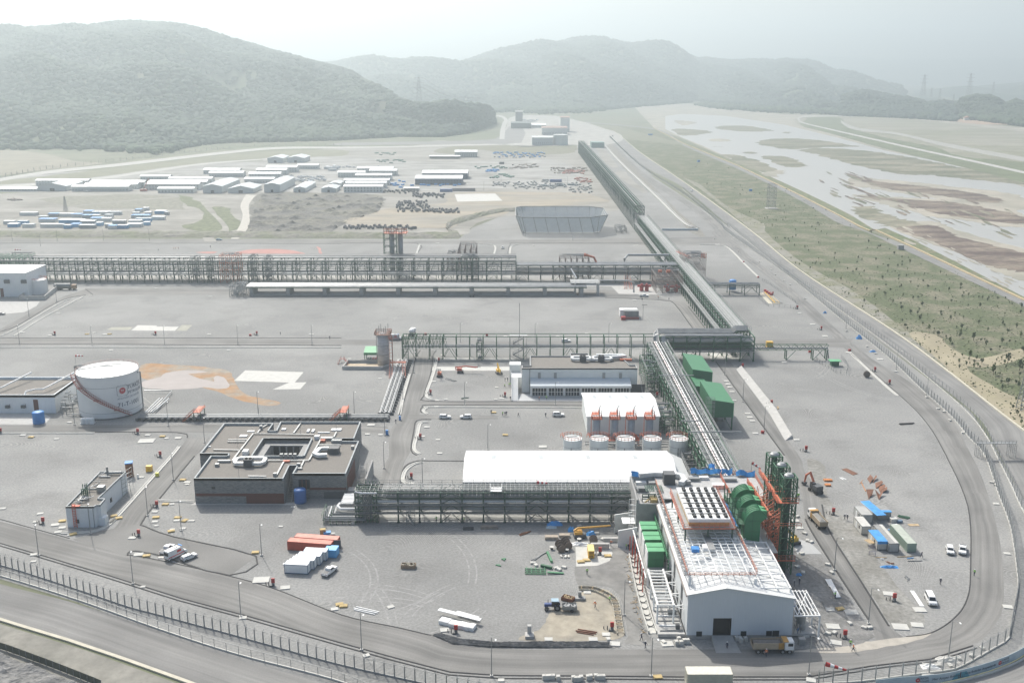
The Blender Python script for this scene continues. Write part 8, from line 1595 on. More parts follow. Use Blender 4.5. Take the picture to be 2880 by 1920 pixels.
for k in range(4):
 p=Vc((a.x,a.y,0))+Vc((k*1.15,k*2.5,0));container(['nearest','second','third','farthest'][k]+' of four white blue edged cabins set side by side',tuple(p),rz,6.2,2.42,2.6,wb,white,'site_cabin',False,nvy,'white blue edged cabins')
 if k<3:one('air_conditioner',MB().cbox(Vc(p)+Vc((-.4,1.2,1.6)),.35,.8,.6),white,['nearest','middle','farthest'][k]+' small air conditioner on the left wall of the white cabins','air conditioner',tuple(Vc(p)+Vc((-.4,1.2,0))))
p=G('7',2275,705);r_=container('bright blue cabin at the right end of the white cabins',tuple(p+Vc((-1.5,0,0))),rz,3.2,3.0,2.3,M('bright_blue_panel',(.08,.35,.65),.55),M('light_blue_roof',(.22,.50,.72),.6),'site_cabin',False)
for(x,y,w,d,h,m_,l)in[(2225,545,1.6,1.2,1.7,yellowf,'ochre cabinet behind the red containers'),(2255,548,2,1.5,1.0,tarp,'blue water tank behind the red containers'),(2290,552,1.4,1,.7,concw,'small grey crate behind the red containers')]:one('cabinet',MB().cbox(G('7',x,y),w,d,h,.2),m_,l,'cabinet',tuple(G('7',x,y)))
p=G('9',30,1600);r_=container('cream flat roofed container cut by the bottom edge of the picture',(p.x,p.y,0),0,9.5,3,3.2,M('cream_panel',(.52,.50,.42),.7,var=.1),M('cream_roof',(.60,.58,.50),.7,var=.1))
# ================= yellow generator, reels, green steel, slabs
p=G('h',884,398);root=thing('generator','tall yellow diesel generator on the concrete pad','generator',tuple(p),0);link('body',MB().box(-.8,.8,0,4,.3,2.3).mesh('body',yellow),root);link('roof',MB().box(-.82,.82,-.02,4.02,2.3,2.36).mesh('roof',M('pale_yellow',(.75,.62,.22),.5)),root);link('grille',MB().box(-.6,.6,-.04,0,1.4,2.1).box(-.6,.6,-.04,0,.5,1.1).mesh('grille',M('dark_yellow',(.30,.17,.03),.6)),root)
reel=None
def cable_reel(p,r_,w,rz,tilt,label,m1=M('brown_reel',(.16,.13,.11),.8,var=.25,scale=1.5)):
 root=thing('cable_reel',label,'cable reel',tuple(p),rz)
 for s in(-1,1):link('flange',MB().tube([(0,s*w/2-.05,r_),(0,s*w/2+.05,r_)],r_,20).mesh('flange',m1),root)
 link('cable_core',MB().tube([(0,-w/2+.05,r_),(0,w/2-.05,r_)],r_*.62,16).mesh('cable_core',black),root);return root
for(x,y,s,l)in[(565,225,1.15,'rear cable reel of the tight group of four'),(495,262,1.15,'left cable reel of the tight group of four'),(595,275,1.15,'right cable reel of the tight group of four'),(515,312,1.1,'front cable reel of the tight group of four'),(910,205,1.15,'brown cable reel standing by the yellow crane lift')]:
 cable_reel(G('h',x,y),s,1.1,R(20 if x!=910 else 0),0,l)
for(x,y,l)in[(400,280,'small pale drum standing left of the cable reel group'),(735,180,'small pale drum under the yellow crane lift'),(582,310,'small pale drum in front of the cable reel group')]:
 p=G('h',x,y);root=thing('cable_drum',l,'cable drum',tuple(p));link('flange',MB().lathe((0,0,.75),[(.65,0),(.65,.08)],18).mesh('flange',dus),root);link('flange',MB().lathe((0,0,0),[(.65,0),(.65,.08)],18).mesh('flange',dus),root);link('core',MB().lathe((0,0,.08),[(.4,0),(.4,.67)],14).mesh('core',black),root)
p=G('6',1268,1030);cable_reel(p,1.35,.9,R(5),0,'lone dark cable reel standing on the right hand gravel')
one('wood_blocks',MB().cbox(G('h',515,370),.5,1.3,.4,.2).cbox(G('h',570,375),.6,1.4,.4,-.3).cbox(G('h',605,375),.4,1.3,.4).cbox(G('h',560,350),1.2,.5,.35,.4),dus,'pale timber blocks before the cable reel group','timber',tuple(G('h',560,375)))
one('green_beam',MB().bar(G('h',345,325)+Vc((0,0,.3)),G('h',400,445)+Vc((0,0,.3)),.6),greenc,'thick bright green beam lying left of the timber blocks','beam',tuple(G('h',345,325)))
one('green_girder',MB().bar(G('h',268,490)+Vc((0,0,.35)),G('h',402,520)+Vc((0,0,.35)),.7),M('dark_green_box',(.03,.12,.06),.6),'dark green box girder near the concrete blocks','beam',tuple(G('h',268,490)))
mb=MB()
for k in range(4):mb.bar(G('h',70,520+k*22)+Vc((0,0,.2)),G('h',330,530+k*20)+Vc((0,0,.2)),.18)
for k in range(5):mb.bar(G('h',90+k*55,505)+Vc((0,0,.3)),G('h',100+k*55,585)+Vc((0,0,.3)),.14)
one('green_steel_frame',mb,greenc,'flat green steel frame lying on the gravel','steel frame',tuple(G('h',70,550)))
mb=MB()
for k in range(4):mb.bar(G('h',345,560+k*8)+Vc((0,0,.2+.1*k)),G('h',545,572+k*4)+Vc((0,0,.2)),.18)
one('green_beams',mb,greenc,'bundle of thin green beams right of the flat green frame','beam',tuple(G('h',345,560)))
one('green_bracket',MB().cbox(G('8',1118,716),1.2,.5,.3,.3).cbox(G('8',1122,722),.4,.9,.3),greenc,'small green bracket lying alone, right one of two','bracket',tuple(G('8',1118,716)));one('green_bracket',MB().cbox(G('8',1082,760),1.5,.3,.25,-.4).cbox(G('8',1085,756),.3,.8,.2),greenc,'small green bracket lying alone, left one of two','bracket',tuple(G('8',1082,760)))
# ================= repeated site objects with their own labels
LM=[('the big storage tank',-155,377),('the white pump house',-113,272),('the grey stone building',-75,305),('the white cabin row',-56,252),('the red containers',-53,262),('the parking bay',-85,255),('the near dark rack',-10,272),('the long white hall',12,297),('the round tanks',38,327),('the gabled hall',40,362),('the control building',30,425),('the open green rack',5,450),('the streaky vessel',-62,455),('the crossing rack',88,450),('the green sheds',76,385),('the sloped concrete wall',99,380),('the stack towers',70,250),('the turbine hall',52,212),('the lean-to frame',69,212),('the concrete trough',33,225),('the dirt patch',22,232),('the white block stack',-18,226),('the cabin cluster',98,275),('the rusty plates',100,315),('the green steel frame',5,248),('the cable reels',14,258),('the banner wall',88,200),('the lower left fence',-70,228),('the right hand fence bend',140,300),('the fire pumps',50,590),('the low pipeway',-60,584),('the great rack',-170,625),('the white box building',-300,600),('the valve station',135,590),('the red fire cabinets',-120,500),('the cooling basin',40,820),('the tall green rack',106,1000),('the embankment',-120,820),('the diagonal road',85,300),('the stained pad',-60,385),('the pale square pads',-110,510),('the tiny green hut',130,455),('the right outer road',160,420),('the big gravel yard',-20,245),('the sandy margin',205,420),('the outer road bend',180,330),('the far cross road',-60,800)]
def autolabel():
 use={}
 for o in AUTO:
  x,y=o.location.x,o.location.y;n,lx,ly=min(LM,key=lambda l:(l[1]-x)**2+((l[2]-y)*.8)**2);dx,dy=x-lx,y-ly
  d='near' if abs(dx)+abs(dy)<9 else(('right of' if dx>0 else 'left of')if abs(dx)>abs(dy)else('beyond' if dy>0 else 'in front of'))
  o['label']=o['label'].replace('@',d+' '+n);use.setdefault(o['label'],[]).append(o)
 W=['first','second','third','fourth','fifth','sixth','seventh','eighth','ninth','tenth','eleventh','twelfth']
 for l,os_ in use.items():
  if len(os_)>1:
   os_.sort(key=lambda o:o.location.x/o.location.y)
   for i,o in enumerate(os_):o['label']=l+', '+(W[i]if i<12 else str(i+1)+'th')+' from left'
def repeat(name,proto,label,cat,group,pts,rz=None,scale=None):
 """proto is an Empty with parts or a single mesh; every place gets its own copy"""
 for i,q in enumerate(pts):
  p=G(q[0],q[1],q[2])if isinstance(q[0],str)else Vc((q[0],q[1],0));r_=(q[3]if len(q)>3 else(rz(i)if callable(rz)else rz or 0))
  if i==0:proto.location=p;proto.rotation_euler=(0,0,r_);AUTO.append(proto);proto['label']=label;proto['category']=cat;proto['group']=group;o=proto
  else:o=dup(proto,p,r_,label,True,group)
  if len(q)>4:o.scale=(q[4],q[4]if len(q)<6 else q[5],1)
t=thing('street_lamp','','street lamp');link('pole',MB().tube([(0,0,0),(0,0,9.3)],[.13,.07],8).mesh('pole',galv),t);link('lamp_arm',MB().tube([(0,0,9.3),(.25,-.5,9.6),(.8,-1.4,9.7)],.05,5).mesh('lamp_arm',galv),t);link('lamp_head',MB().cbox((.95,-1.6,9.62),.3,.7,.12).mesh('lamp_head',white),t);link('footing',MB().cbox((0,0,0),.7,.7,.3).mesh('footing',conc),t)
lamps=[('7',a,b)for a,b in[(267,690),(625,540),(1018,415),(1195,170),(1250,520),(918,885),(1660,1110),(1803,690)]]+[('8',a,b)for a,b in[(140,1340),(1035,1520),(1948,1100),(2135,1520),(295,90),(560,210)]]+[('9',a,b)for a,b in[(868,1510),(1830,1400),(1280,1160),(1045,790)]]+[('6',a,b)for a,b in[(290,1015),(415,1200),(560,1400),(1125,700),(1470,990),(1680,1170)]]+[('4',a,b)for a,b in[(1160,1365),(515,1360),(1410,1480),(1780,1290),(635,805),(1135,805),(1640,805),(2150,805),(135,800),(390,510),(200,610),(280,128),(715,88),(1030,88),(85,90),(395,90)]]+[('5',a,b)for a,b in[(850,1222),(1475,1222),(500,1000),(425,1180),(300,1430),(820,790),(1335,790),(1842,790),(1010,1530),(90,1290),(1270,60),(1595,88)]]+[('c',x,y)for x,y in[(288,1200),(515,1110),(1392,1130)]]
repeat('street_lamp',t,'tall grey street lamp @','street lamp','street lamps of the plant',lamps)
t=link('manhole_slab',MB().cbox((0,0,0),1.7,1.3,.22).mesh('manhole_slab',concw))
S=[('7',20,368,.1),('7',278,403,.3),('7',245,460,.2,.8),('7',380,480,.3,1.3),('7',400,530,.3,1.1),('7',430,500,.2,1.1),('7',480,550,.4,.7),('7',1068,390,0),('7',1068,458,.1),('7',1078,487,.1,.7),('7',1185,338,.3,.8),('7',1218,450,.1),('7',1295,452,0,.8),('7',1325,452,0,.8),('7',1187,512,.2,.8),('7',1260,505,0),('7',1290,187,0,1.2),('7',1290,202,0,.8),('7',232,685,.3,1),('7',230,733,.2,.8),('7',985,907,.2,.7),('7',1675,1120,.2,1),('7',1112,705,.1,.9),('7',955,685,.2,1.4),('7',912,570,0,1.2),('7',1800,860,.1,2.4),('7',1965,912,.2,1.4),('7',1935,492,0,.7),('7',2305,1060,.3,1),('7',2018,358,0,.7),('7',975,152,.1,1),('8',1102,1550,0,.8),('8',172,1380,.5,.9),('8',712,1205,.2,1.2),('8',1428,1268,0,1.1),('8',1735,1268,0,1.2),('8',1885,1300,-.1,1.4),('8',1825,1235,0,1.1),('8',2245,1300,.1,1.6),('8',1695,945,0,1.1),('8',1645,985,.1,1.5),('8',485,195,0,1),('8',340,1045,.5,1),('9',1160,1082,0,1.8),('9',1015,1063,-.1,1.2),('9',1035,1180,-.1,1.8),('9',1055,1292,-.3,1.5),('9',1500,1183,-.1,2.1),('9',1615,1170,-.2,1.6),('9',1420,955,-.2,1.6),('9',1632,1065,0,1.7),('9',776,452,0,1.2),('9',805,502,0,1.2),('9',885,1550,-.3,1.2),('9',1690,1450,-.2,1.3),('9',1690,1520,-.3,1.5),('9',2235,678,-.2,1),('9',2240,1045,-.2,1.3),('9',2160,335,-.1,1),('6',500,1418,0,1.2),('6',300,1058,0,1.2),('6',312,1080,0,1.2),('6',325,1100,0,1.2),('6',340,1132,0,1.2),('6',447,1282,0,1.2),('6',462,1308,0,1.2),('6',480,1332,0,1.2),('6',355,1192,0,1),('6',785,1462,0,1.2),('6',895,668,0,1.4),('6',980,748,0,1.6),('6',1145,862,-.3,1.6),('6',700,930,0,1.2),('6',1360,908,0,1.6),('6',805,590,0,1.2),('6',240,118,0,2),('4',228,1440,0,.9),('4',390,1457,.2,.9),('4',1010,1470,.1,3.2),('4',1018,1430,0,1.1),('4',1228,1450,.1,1.3),('4',1150,1452,0,.9),('4',765,845,0,1.1),('4',1575,845,0,1),('4',648,726,0,1),('4',722,735,0,1.3),('4',1440,735,0,1.1),('4',2145,735,0,1.3),('4',345,742,0,1.2),('4',480,1342,0,1),('4',160,1430,0,1.2),('4',400,594,0,1.2),('4',625,470,0,1.2),('4',155,722,0,1.2),('4',1450,477,0,1.3),('4',1075,420,0,1),('5',55,905,0,1),('5',265,1042,0,1),('5',638,1062,0,1),('5',720,1184,0,.8),('5',1070,1102,0,.8),('5',1064,1184,0,.8),('5',1105,1178,0,1.1),('5',655,1233,0,1),('5',660,1192,0,1),('5',665,1462,0,.9),('5',590,1375,0,1.2),('5',560,1440,0,1),('5',678,1555,0,1),('5',1388,1510,0,1.6),('5',205,1360,0,1.6),('5',180,1424,0,1),('5',270,1428,0,1),('5',365,108,0,1.6),('5',662,108,0,1.6),('5',1180,420,0,1.3),('5',1375,427,0,1.2),('5',2030,125,0,2.2),('5',1325,124,0,1.4),('5',1490,748,0,1),('5',1690,730,0,1),('5',1130,748,0,1),('5',700,878,0,1.2),('5',855,1185,0,.7),('5',2020,503,0,1.2)]
repeat('manhole_slab',t,'pale concrete slab lying @','slab','pale concrete slabs',S)
t=thing('fire_cabinet','','fire cabinet');link('cabinet_body',MB().cbox((0,0,.8),.85,.4,1.2).mesh('cabinet_body',red),t);link('valve_stub',MB().tube([(-1.1,-.1,0),(-1.1,-.1,1.1)],.13,6).tube([(-1.9,.3,0),(-1.9,.3,.8)],.11,6).cbox((-.3,-.5,0),.9,.7,.4).mesh('valve_stub',dkgrey),t);link('stand',MB().cbox((0,0,0),.7,.3,.9).mesh('stand',galvd),t)
repeat('fire_cabinet',t,'red fire hose cabinet @','fire cabinet','red fire hose cabinets',[('7',298,470),('7',1082,355),('7',957,555),('7',1883,895),('8',790,1220),('8',1783,680),('8',1865,1200),('8',483,160),('9',1038,405),('9',1458,1000),('9',1118,1255),('6',413,965),('6',612,1220),('6',850,1540),('6',955,705),('6',790,560),('6',620,465),('6',1325,990),('6',1425,1078),('4',950,1420),('4',5,1415),('4',378,740),('4',1073,740),('4',1770,740),('5',672,925),('5',615,1148),('5',1128,1165),('5',545,1455),('5',2175,1165),('7',1105,10)])
def boxes(name,label,cat,group,m_,L_,sx,sy,sz):
 t=link(name,MB().cbox((0,0,0),sx,sy,sz).cbox((0,0,sz),sx*.86,sy*.86,.05).mesh(name,m_));repeat(name,t,label,cat,group,L_)
boxes('white_block','white wrapped block @','block','white wrapped blocks',white,[('8',x,y,-.35)for x,y in[(700,1150),(732,1158),(768,1170),(805,1178),(838,1182),(868,1190),(902,1195)]],1.3,2.1,.9)
boxes('foam_block','small white block @','block','small white blocks',dus,[('8',x,y,.1)for x,y in[(1398,1540),(1415,1540),(1442,1538),(1458,1538),(1494,1545),(1600,1548),(1616,1552),(1634,1552),(1652,1545),(1700,1542),(1716,1538),(1755,1535),(1772,1540),(1788,1540),(1804,1540)]]+[('v',x,y,.2)for x,y in[(50,1240),(85,1300),(140,1270),(190,1270),(15,1300),(960,1230),(1010,1235),(1030,1260),(1100,1240)]],.85,.85,1.0)
boxes('yellow_form','yellow timber formwork @','formwork','yellow formwork frames',yellowf,[('7',x,y,a)for x,y,a in[(430,455,.2),(505,545,.5),(785,420,.3),(820,435,.4),(1140,340,0),(1075,430,.2),(1225,432,0),(1275,452,1.2),(1180,525,.4),(1010,695,.2),(1760,672,.1),(2340,1030,.3),(1260,172,0)]]+[('8',x,y,.1)for x,y in[(1650,735),(1690,725),(1835,695),(15,1040),(2180,1530)]]+[('4',215,1445,0),('4',1120,1440,0),('4',600,735,0),('4',755,735,0),('5',1130,1430,0),('5',1050,1275,0),('9',1085,1060,.2)],1.9,1.4,.35)
boxes('white_chunk','scrap of pale building material @','scrap','pale scraps of building material',dus,[('9',x,y,x*.1)for x,y in[(765,405),(790,425),(840,540),(860,590),(885,600),(820,680),(790,770),(830,810),(1000,755),(1025,810),(850,1250),(1000,1230),(1045,1225),(1250,1190),(1290,1190),(1150,1160),(1800,1410),(1760,1450),(1840,1450),(1900,1400),(2060,1330),(1990,1380),(2130,190),(2160,210)]]+[('6',x,y,x*.1)for x,y in[(1270,820),(1300,850),(1330,870),(1760,1250),(1800,1270),(1840,1330),(1680,1170),(1470,995),(700,370),(740,395),(845,490),(610,290),(980,590),(1130,715),(1930,1415),(220,80),(350,75),(430,130),(640,325),(530,240)]]+[('8',x,y,x*.1)for x,y in[(40,455),(80,470),(1480,780),(1535,775),(1340,760),(1500,790),(1320,745),(1640,490),(1760,540),(1800,580),(2220,1290),(2310,1290),(2330,1300),(1840,1270)]],1.3,.9,.45)
boxes('red_marker','red site marker box @','marker','red marker boxes',red,[('6',x,y)for x,y in[(420,240),(520,345),(1150,850),(550,1415),(875,860)]]+[('5',580,738),('5',1003,745),('4',1725,745)],1.1,.8,.9)
one('white_board',MB().bar(G('8',672,1092)+Vc((0,0,1.3)),G('8',960,1165)+Vc((0,0,1.3)),1.2,.12),white,'long white board laid across the row of white blocks','board',tuple(G('8',700,1100)))
one('white_board',MB().bar(G('8',795,1098)+Vc((0,0,.9)),G('8',945,1140)+Vc((0,0,.9)),.9,.1),white,'shorter white board behind the long one on the white blocks','board',tuple(G('8',800,1100)))
one('long_white_board',MB().bar(G('w',650,540)+Vc((0,0,.3)),G('w',800,770)+Vc((0,0,.3)),1.0,.15),white,'long white panel lying beside the white passenger van','panel',tuple(G('w',650,540)))
one('white_sheet',MB().bar(G('9',1000,860)+Vc((0,0,.3)),G('9',1030,910)+Vc((0,0,.3)),1.5,.2).bar(G('9',1030,905)+Vc((0,0,.3)),G('9',1072,985)+Vc((0,0,.3)),1.2,.2).jit(.06),white,'long crumpled white sheet lying left of the diagonal road','sheet',tuple(G('9',1030,905)))
for k,(c,x,y,x2,y2,m_,l)in enumerate([('8',85,1055,250,1090,white,'white rails lying on the gravel near the lower left lamp'),('8',1225,548,1300,530,rust,'thin rusty rods on the gravel in front of the near rack'),('8',1310,725,1410,670,galvd,'long thin rod leaning towards the green beam'),('8',1615,1210,1755,1230,rust,'bundle of rusty rods on the dirt patch'),('9',1480,420,1565,435,steelg,'dark green beam lying above the pale green container'),('6',1490,1355,1595,1350,black,'black folded mat on the right hand gravel'),('6',650,1235,660,1250,wood,'tan timber box with rods beside the sloped wall'),('5',825,1178,875,1175,steeld,'flat dark green frame lying in front of the control building'),('5',715,1040,790,1060,galvd,'flat grey steel frames lying on the gravel by the boom lifts'),('9',1530,840,1560,860,galvd,'small grey comb shaped rack on the gravel above the white van')]):
 a=G(c,x,y);b=G(c,x2,y2);one('loose_rails',MB().bar(a+Vc((0,0,.15)),b+Vc((0,0,.15)),.25).bar(a+Vc((.5,.7,.15)),b+Vc((.3,.6,.15)),.2).bar(a+Vc((.2,-.7,.15)),b+Vc((-.6,-.6,.15)),.2),m_,l,'loose material',tuple(a))
for c,x,y,w,d,h,m_,l in[('i',1395,175,1,1,1,tarp,''),('l',1725,350,4.5,2.2,1.0,tarp,'blue tarpaulin heap in the shade of the near dark rack'),('l',1700,372,3,1.6,.5,M('pale_blue_plastic',(.40,.50,.55),.6),'pale plastic sheet heap beside the blue tarpaulin heap'),('h',740,215,5,2,.6,white,'crumpled white plastic sheeting behind the yellow generator'),('6',1215,765,3,2.2,1.8,tarp,'bright blue tarpaulin tent beside the right hand fence'),('6',980,590,2,1.2,1.2,tarp,'small blue sheet by the right hand fence'),('6',1310,855,3,1.6,.8,tarp,'blue and white litter heap by the right hand fence'),('9',800,825,1.6,1,.7,tarp,'small blue tarpaulin beside the stack towers'),('r',1440,810,4,2,.6,white,'white slab rubble inside the lower right fence'),('r',1600,740,5,2.6,.7,dus,'grey rubble and scaffold clutter inside the lower right fence'),('h',640,50,2,2,1.4,tarp,'blue sheet wrapped on the yellow crane lift'),('h',880,95,2.6,2,1.2,tarp,'second blue sheet on the yellow crane lift')]:
 if l:heap('sheet_heap',l,'heap',G(c,x,y),w,d,h,m_,int(x),0,8)
for c,x,y,h,w,d,m_,l in[('h',990,270,1.6,5,1,conc,'low grey concrete barrier behind the yellow generator'),('h',1130,180,1.1,4.5,1,conc,'concrete barrier near the angled wall panels'),('h',395,150,.9,3.6,1.6,M('pallet_brown',(.40,.34,.27),.9,var=.3,scale=2),'wrapped pallet stack, left of two before the near rack'),('h',555,125,.8,3,1.4,MATS['pallet_brown'],'pallet stack, right of two before the near rack'),('h',127,1350,.7,2,2,conc,'square footing of the concrete pillar at the dirt patch'),('h',125,1330,2.6,.9,.9,conc,'small concrete pillar at the left edge of the dirt patch'),('h',745,890,.6,2.6,1.6,concd,'square concrete footing beside the timber filled skip'),('h',743,880,1.9,.8,.8,concd,'dark concrete stub on the footing beside the timber filled skip'),('e',1390,470,1.3,.5,.5,white,'small white post box near the brown tank'),('e',1570,360,1.9,1.8,1.5,yellow,'yellow trailer generator at the kerb of the diagonal lane'),('e',1695,440,1.2,1.0,.9,M('lime_yellow',(.60,.58,.10),.6),'small lime yellow bin beside the yellow trailer generator'),('f',805,1310,1.6,.7,.6,blue,'blue portable toilet at the bend of the inner road'),('5',315,1425,1.7,.9,.9,blue,'blue portable cabin at the road corner'),('v',1985,1285,1.5,1.5,1.3,galv,'grey metal box beside the dump truck'),('6',1500,150,3.2,4,3,M('guard_hut',(.30,.30,.29),.8),'grey guard hut on the narrow river road'),('6',597,820,2.6,3,2,yellow,'yellow machine on the cross road beside the slender bridge'),('3',110,1118,3,3.4,3,blue,'small blue cabin in the far grass strip'),('3',468,1318,2.2,3,2.4,blue,'small blue box in the grass strip near the lattice mast'),('2',2130,933,3,9,3,blue,'blue cabin far up the grass strip')]:
 one('site_box',MB().cbox(G(c,x,y),w,d,h),m_,l,'box',tuple(G(c,x,y)))
 # ================= people
def body_mesh(pose,top,legs_m,hat):
 """one continuous skinned figure: skeleton edges with a radius at each joint"""
 J={'pel':(0,0,.95),'wai':(0,0,1.1),'che':(0,0,1.35),'nk':(0,0,1.5),'hd':(0,.02,1.62),'tp':(0,.01,1.74)};rad={'pel':.15,'wai':.14,'che':.165,'nk':.06,'hd':.10,'tp':.075};E=[('pel','wai'),('wai','che'),('che','nk'),('nk','hd'),('hd','tp')]
 sw=.28 if pose=='walk' else.03;arm=.3 if pose=='walk' else.06
 for s,q in((-1,1),(1,-1)):
  n=str(s);J.update({'hip'+n:(s*.1,0,.9),'kn'+n:(s*.11,q*sw*.6,.5),'an'+n:(s*.11,q*sw-.05,.09),'to'+n:(s*.12,q*sw+.13,.05),'sh'+n:(s*.2,0,1.42),'el'+n:(s*.27,-q*arm*.5,1.14),'wr'+n:(s*.26,-q*arm+.1,.9)if pose!='reach' else(s*.2,.42,1.2),'pa'+n:(s*.25,-q*arm+.13,.83)if pose!='reach' else(s*.18,.5,1.2)})
  rad.update({'hip'+n:.1,'kn'+n:.065,'an'+n:.045,'to'+n:.04,'sh'+n:.075,'el'+n:.048,'wr'+n:.032,'pa'+n:.036});E+=[('pel','hip'+n),('hip'+n,'kn'+n),('kn'+n,'an'+n),('an'+n,'to'+n),('che','sh'+n),('sh'+n,'el'+n),('el'+n,'wr'+n),('wr'+n,'pa'+n)]
  for k in range(5):
   b=J['pa'+n];f='f%s%d'%(n,k);L=(.06,.08,.085,.08,.065)[k];J[f]=(b[0]-s*.01,b[1]+(k-2)*.018+(.03 if k==0 else 0),b[2]-L)if pose!='reach' else(b[0]+(k-2)*.018,b[1]+L,b[2]-.01);rad[f]=.009;E.append(('pa'+n,f))
 ks=list(J);me=bpy.data.meshes.new('person');me.from_pydata([J[k]for k in ks],[(ks.index(a),ks.index(b))for a,b in E],[]);o=bpy.data.objects.new('person',me);C.objects.link(o)
 m=o.modifiers.new('s','SKIN');
 for i,k in enumerate(ks):me.skin_vertices[0].data[i].radius=(rad[k],rad[k]*(.75 if k in('che','wai','pel')else 1));me.skin_vertices[0].data[i].use_root=(k=='pel')
 o.modifiers.new('d','SUBSURF').levels=1;dg=bpy.context.evaluated_depsgraph_get();out=bpy.data.meshes.new_from_object(o.evaluated_get(dg));bpy.data.objects.remove(o);out.name='person'
 out.materials.clear();[out.materials.append(x)for x in(skinm,top,legs_m,black)]
 for p in out.polygons:
  z=p.center.z;x=abs(p.center.x);p.material_index=0 if z>1.52 or(z<.88 and x>.2 and p.center.z>.6)else(1 if z>.98 or x>.2 else(2 if z>.12 else 3))
 return out
vest_g=M('lime_vest',(.30,.62,.10),.7);vest_o=M('orange_vest',(.70,.20,.06),.7);navyc=M('navy_clothes',(.03,.04,.07),.8);greyc=M('grey_clothes',(.12,.12,.13),.8)
PM={}
def person(c,x,y,pose,col,label,hat=white,rz=None):
 k=(pose,col);m_={'g':vest_g,'o':vest_o,'n':navyc,'w':greyc}[col]
 if k not in PM:PM[k]=body_mesh(pose,m_,navyc,hat)
 p=G(c,x,y);o=link('person',PM[k]);o.location=p+Vc((0,0,.06));o.rotation_euler=(0,0,random.uniform(-3,3)if rz is None else rz);o.scale=(1.08,)*3;o['category']='person';o['label']=label;o['group']='workers on the site';AUTO.append(o)
 h=link('hard_hat',MB().lathe((0,.01,1.68),[(.14,0),(.125,.05),(.09,.10),(.02,.125)],12).box(-.1,.1,.1,.19,1.68,1.70).mesh('hard_hat',hat),o)
 if col in 'go':link('reflective_band',MB().lathe((0,0,1.16),[(.16,0),(.16,.05)],12,False).mesh('reflective_band',white),o)
PL=[('9',305,1335,'s','n'),('9',575,1385,'w','o'),('9',1155,1320,'s','g'),('9',1175,1350,'w','o'),('9',1775,890,'s','n'),('9',2008,830,'s','g'),('9',1115,445,'w','n'),('9',1133,447,'w','n'),('9',1645,705,'w','n'),('9',768,905,'s','n'),('9',803,890,'s','n'),('9',1050,985,'r','g'),('9',790,298,'s','g'),('9',798,298,'s','g'),('9',1497,608,'s','n'),('8',2067,1275,'w','n'),('8',2095,1330,'w','n'),('8',1693,822,'s','g'),('8',1748,1050,'w','o'),('8',1850,1015,'r','g'),('8',1857,625,'r','o'),('8',1963,648,'s','g'),('8',1977,650,'s','n'),('8',2010,638,'s','o'),('8',845,465,'s','g'),('8',655,462,'r','g'),('8',540,465,'s','n'),('5',1033,1285,'s','n'),('5',1112,1298,'s','g'),('5',1128,1298,'s','n'),('5',1138,1295,'w','n'),('5',1220,1303,'w','n'),('5',1408,1305,'w','n'),('5',1128,1060,'s','n'),('5',1146,1060,'s','n'),('5',1126,1103,'w','g'),('5',1155,1098,'s','g'),('5',1163,1095,'s','g'),('5',1413,1188,'s','g'),('5',1363,1192,'s','o'),('5',1165,1190,'s','n'),('5',376,1350,'w','n'),('5',512,920,'s','n'),('5',2257,500,'w','n'),('5',2183,490,'s','o'),('5',2072,505,'s','n'),('4',1198,152,'s','o'),('4',1212,152,'s','o'),('4',1229,150,'s','o'),('4',1092,162,'w','n'),('4',1450,140,'s','n'),('4',2272,770,'w','n'),('4',1932,740,'s','n'),('g',570,660,'s','n'),('6',383,175,'s','n')]
for c,x,y,ps,cl in PL:person(c,x,y,{'s':'stand','w':'walk','r':'reach'}[ps],cl,{'g':'person in a lime vest','o':'person in an orange vest','n':'person in dark clothes','w':'person in grey'}[cl]+{'s':' standing @','w':' walking @','r':' reaching forward @'}[ps])
# ================= camp, laydown yard and far works
panelw=M('camp_white',(.60,.62,.60),.7,var=.06,scale=.2);rfw=M('camp_roof_white',(.80,.81,.80),.6,var=.03);rfg=M('camp_roof_grey',(.50,.54,.55),.6,var=.05)
def camp(c,x0,x1,y,h,d,kind,label,wm_=panelw,rm_=rfw):
 a=G(c,x0,y);b=G(c,x1,y);root=thing('camp_building',label,'building',(a.x,a.y,0));w_=b.x-a.x;
 link('wall',MB().box(0,w_,0,d,0,h).mesh('wall',wm_),root);rise=min(2.2,d*.12)if kind=='g' else w_*.12
 if kind=='g':link('roof',MB().yz([(-.5,h),(d/2,h+rise),(d+.5,h),(d+.5,h+.25),(d/2,h+rise+.25),(-.5,h+.25)],-.5,w_+.5).mesh('roof',rm_),root)
 else:link('roof',MB().xz([(-.5,h),(w_/2,h+rise),(w_+.5,h),(w_+.5,h+.25),(w_/2,h+rise+.25),(-.5,h+.25)],-.5,d+.5).mesh('roof',rm_),root);link('gable',MB().xz([(0,h-.1),(w_,h-.1),(w_/2,h+rise-.1)],-.02,.3).mesh('gable',wm_),root)
 n=min(24,max(3,int(w_/3.2)))
 for z in((1.2,),(1.2,4))[h>5]:
  if kind=='g':
   wme=MB().box(-.5,.5,-.06,0,z,z+1.1).mesh('window',glass)
   for k in range(n):o=link('window',wme,root);o.location=((k+.5)*w_/n,0,0)
 if kind=='y':link('door',MB().box(w_*.42,w_*.58,-.08,0,0,min(3,h*.7)).mesh('door',glass),root)
 return root
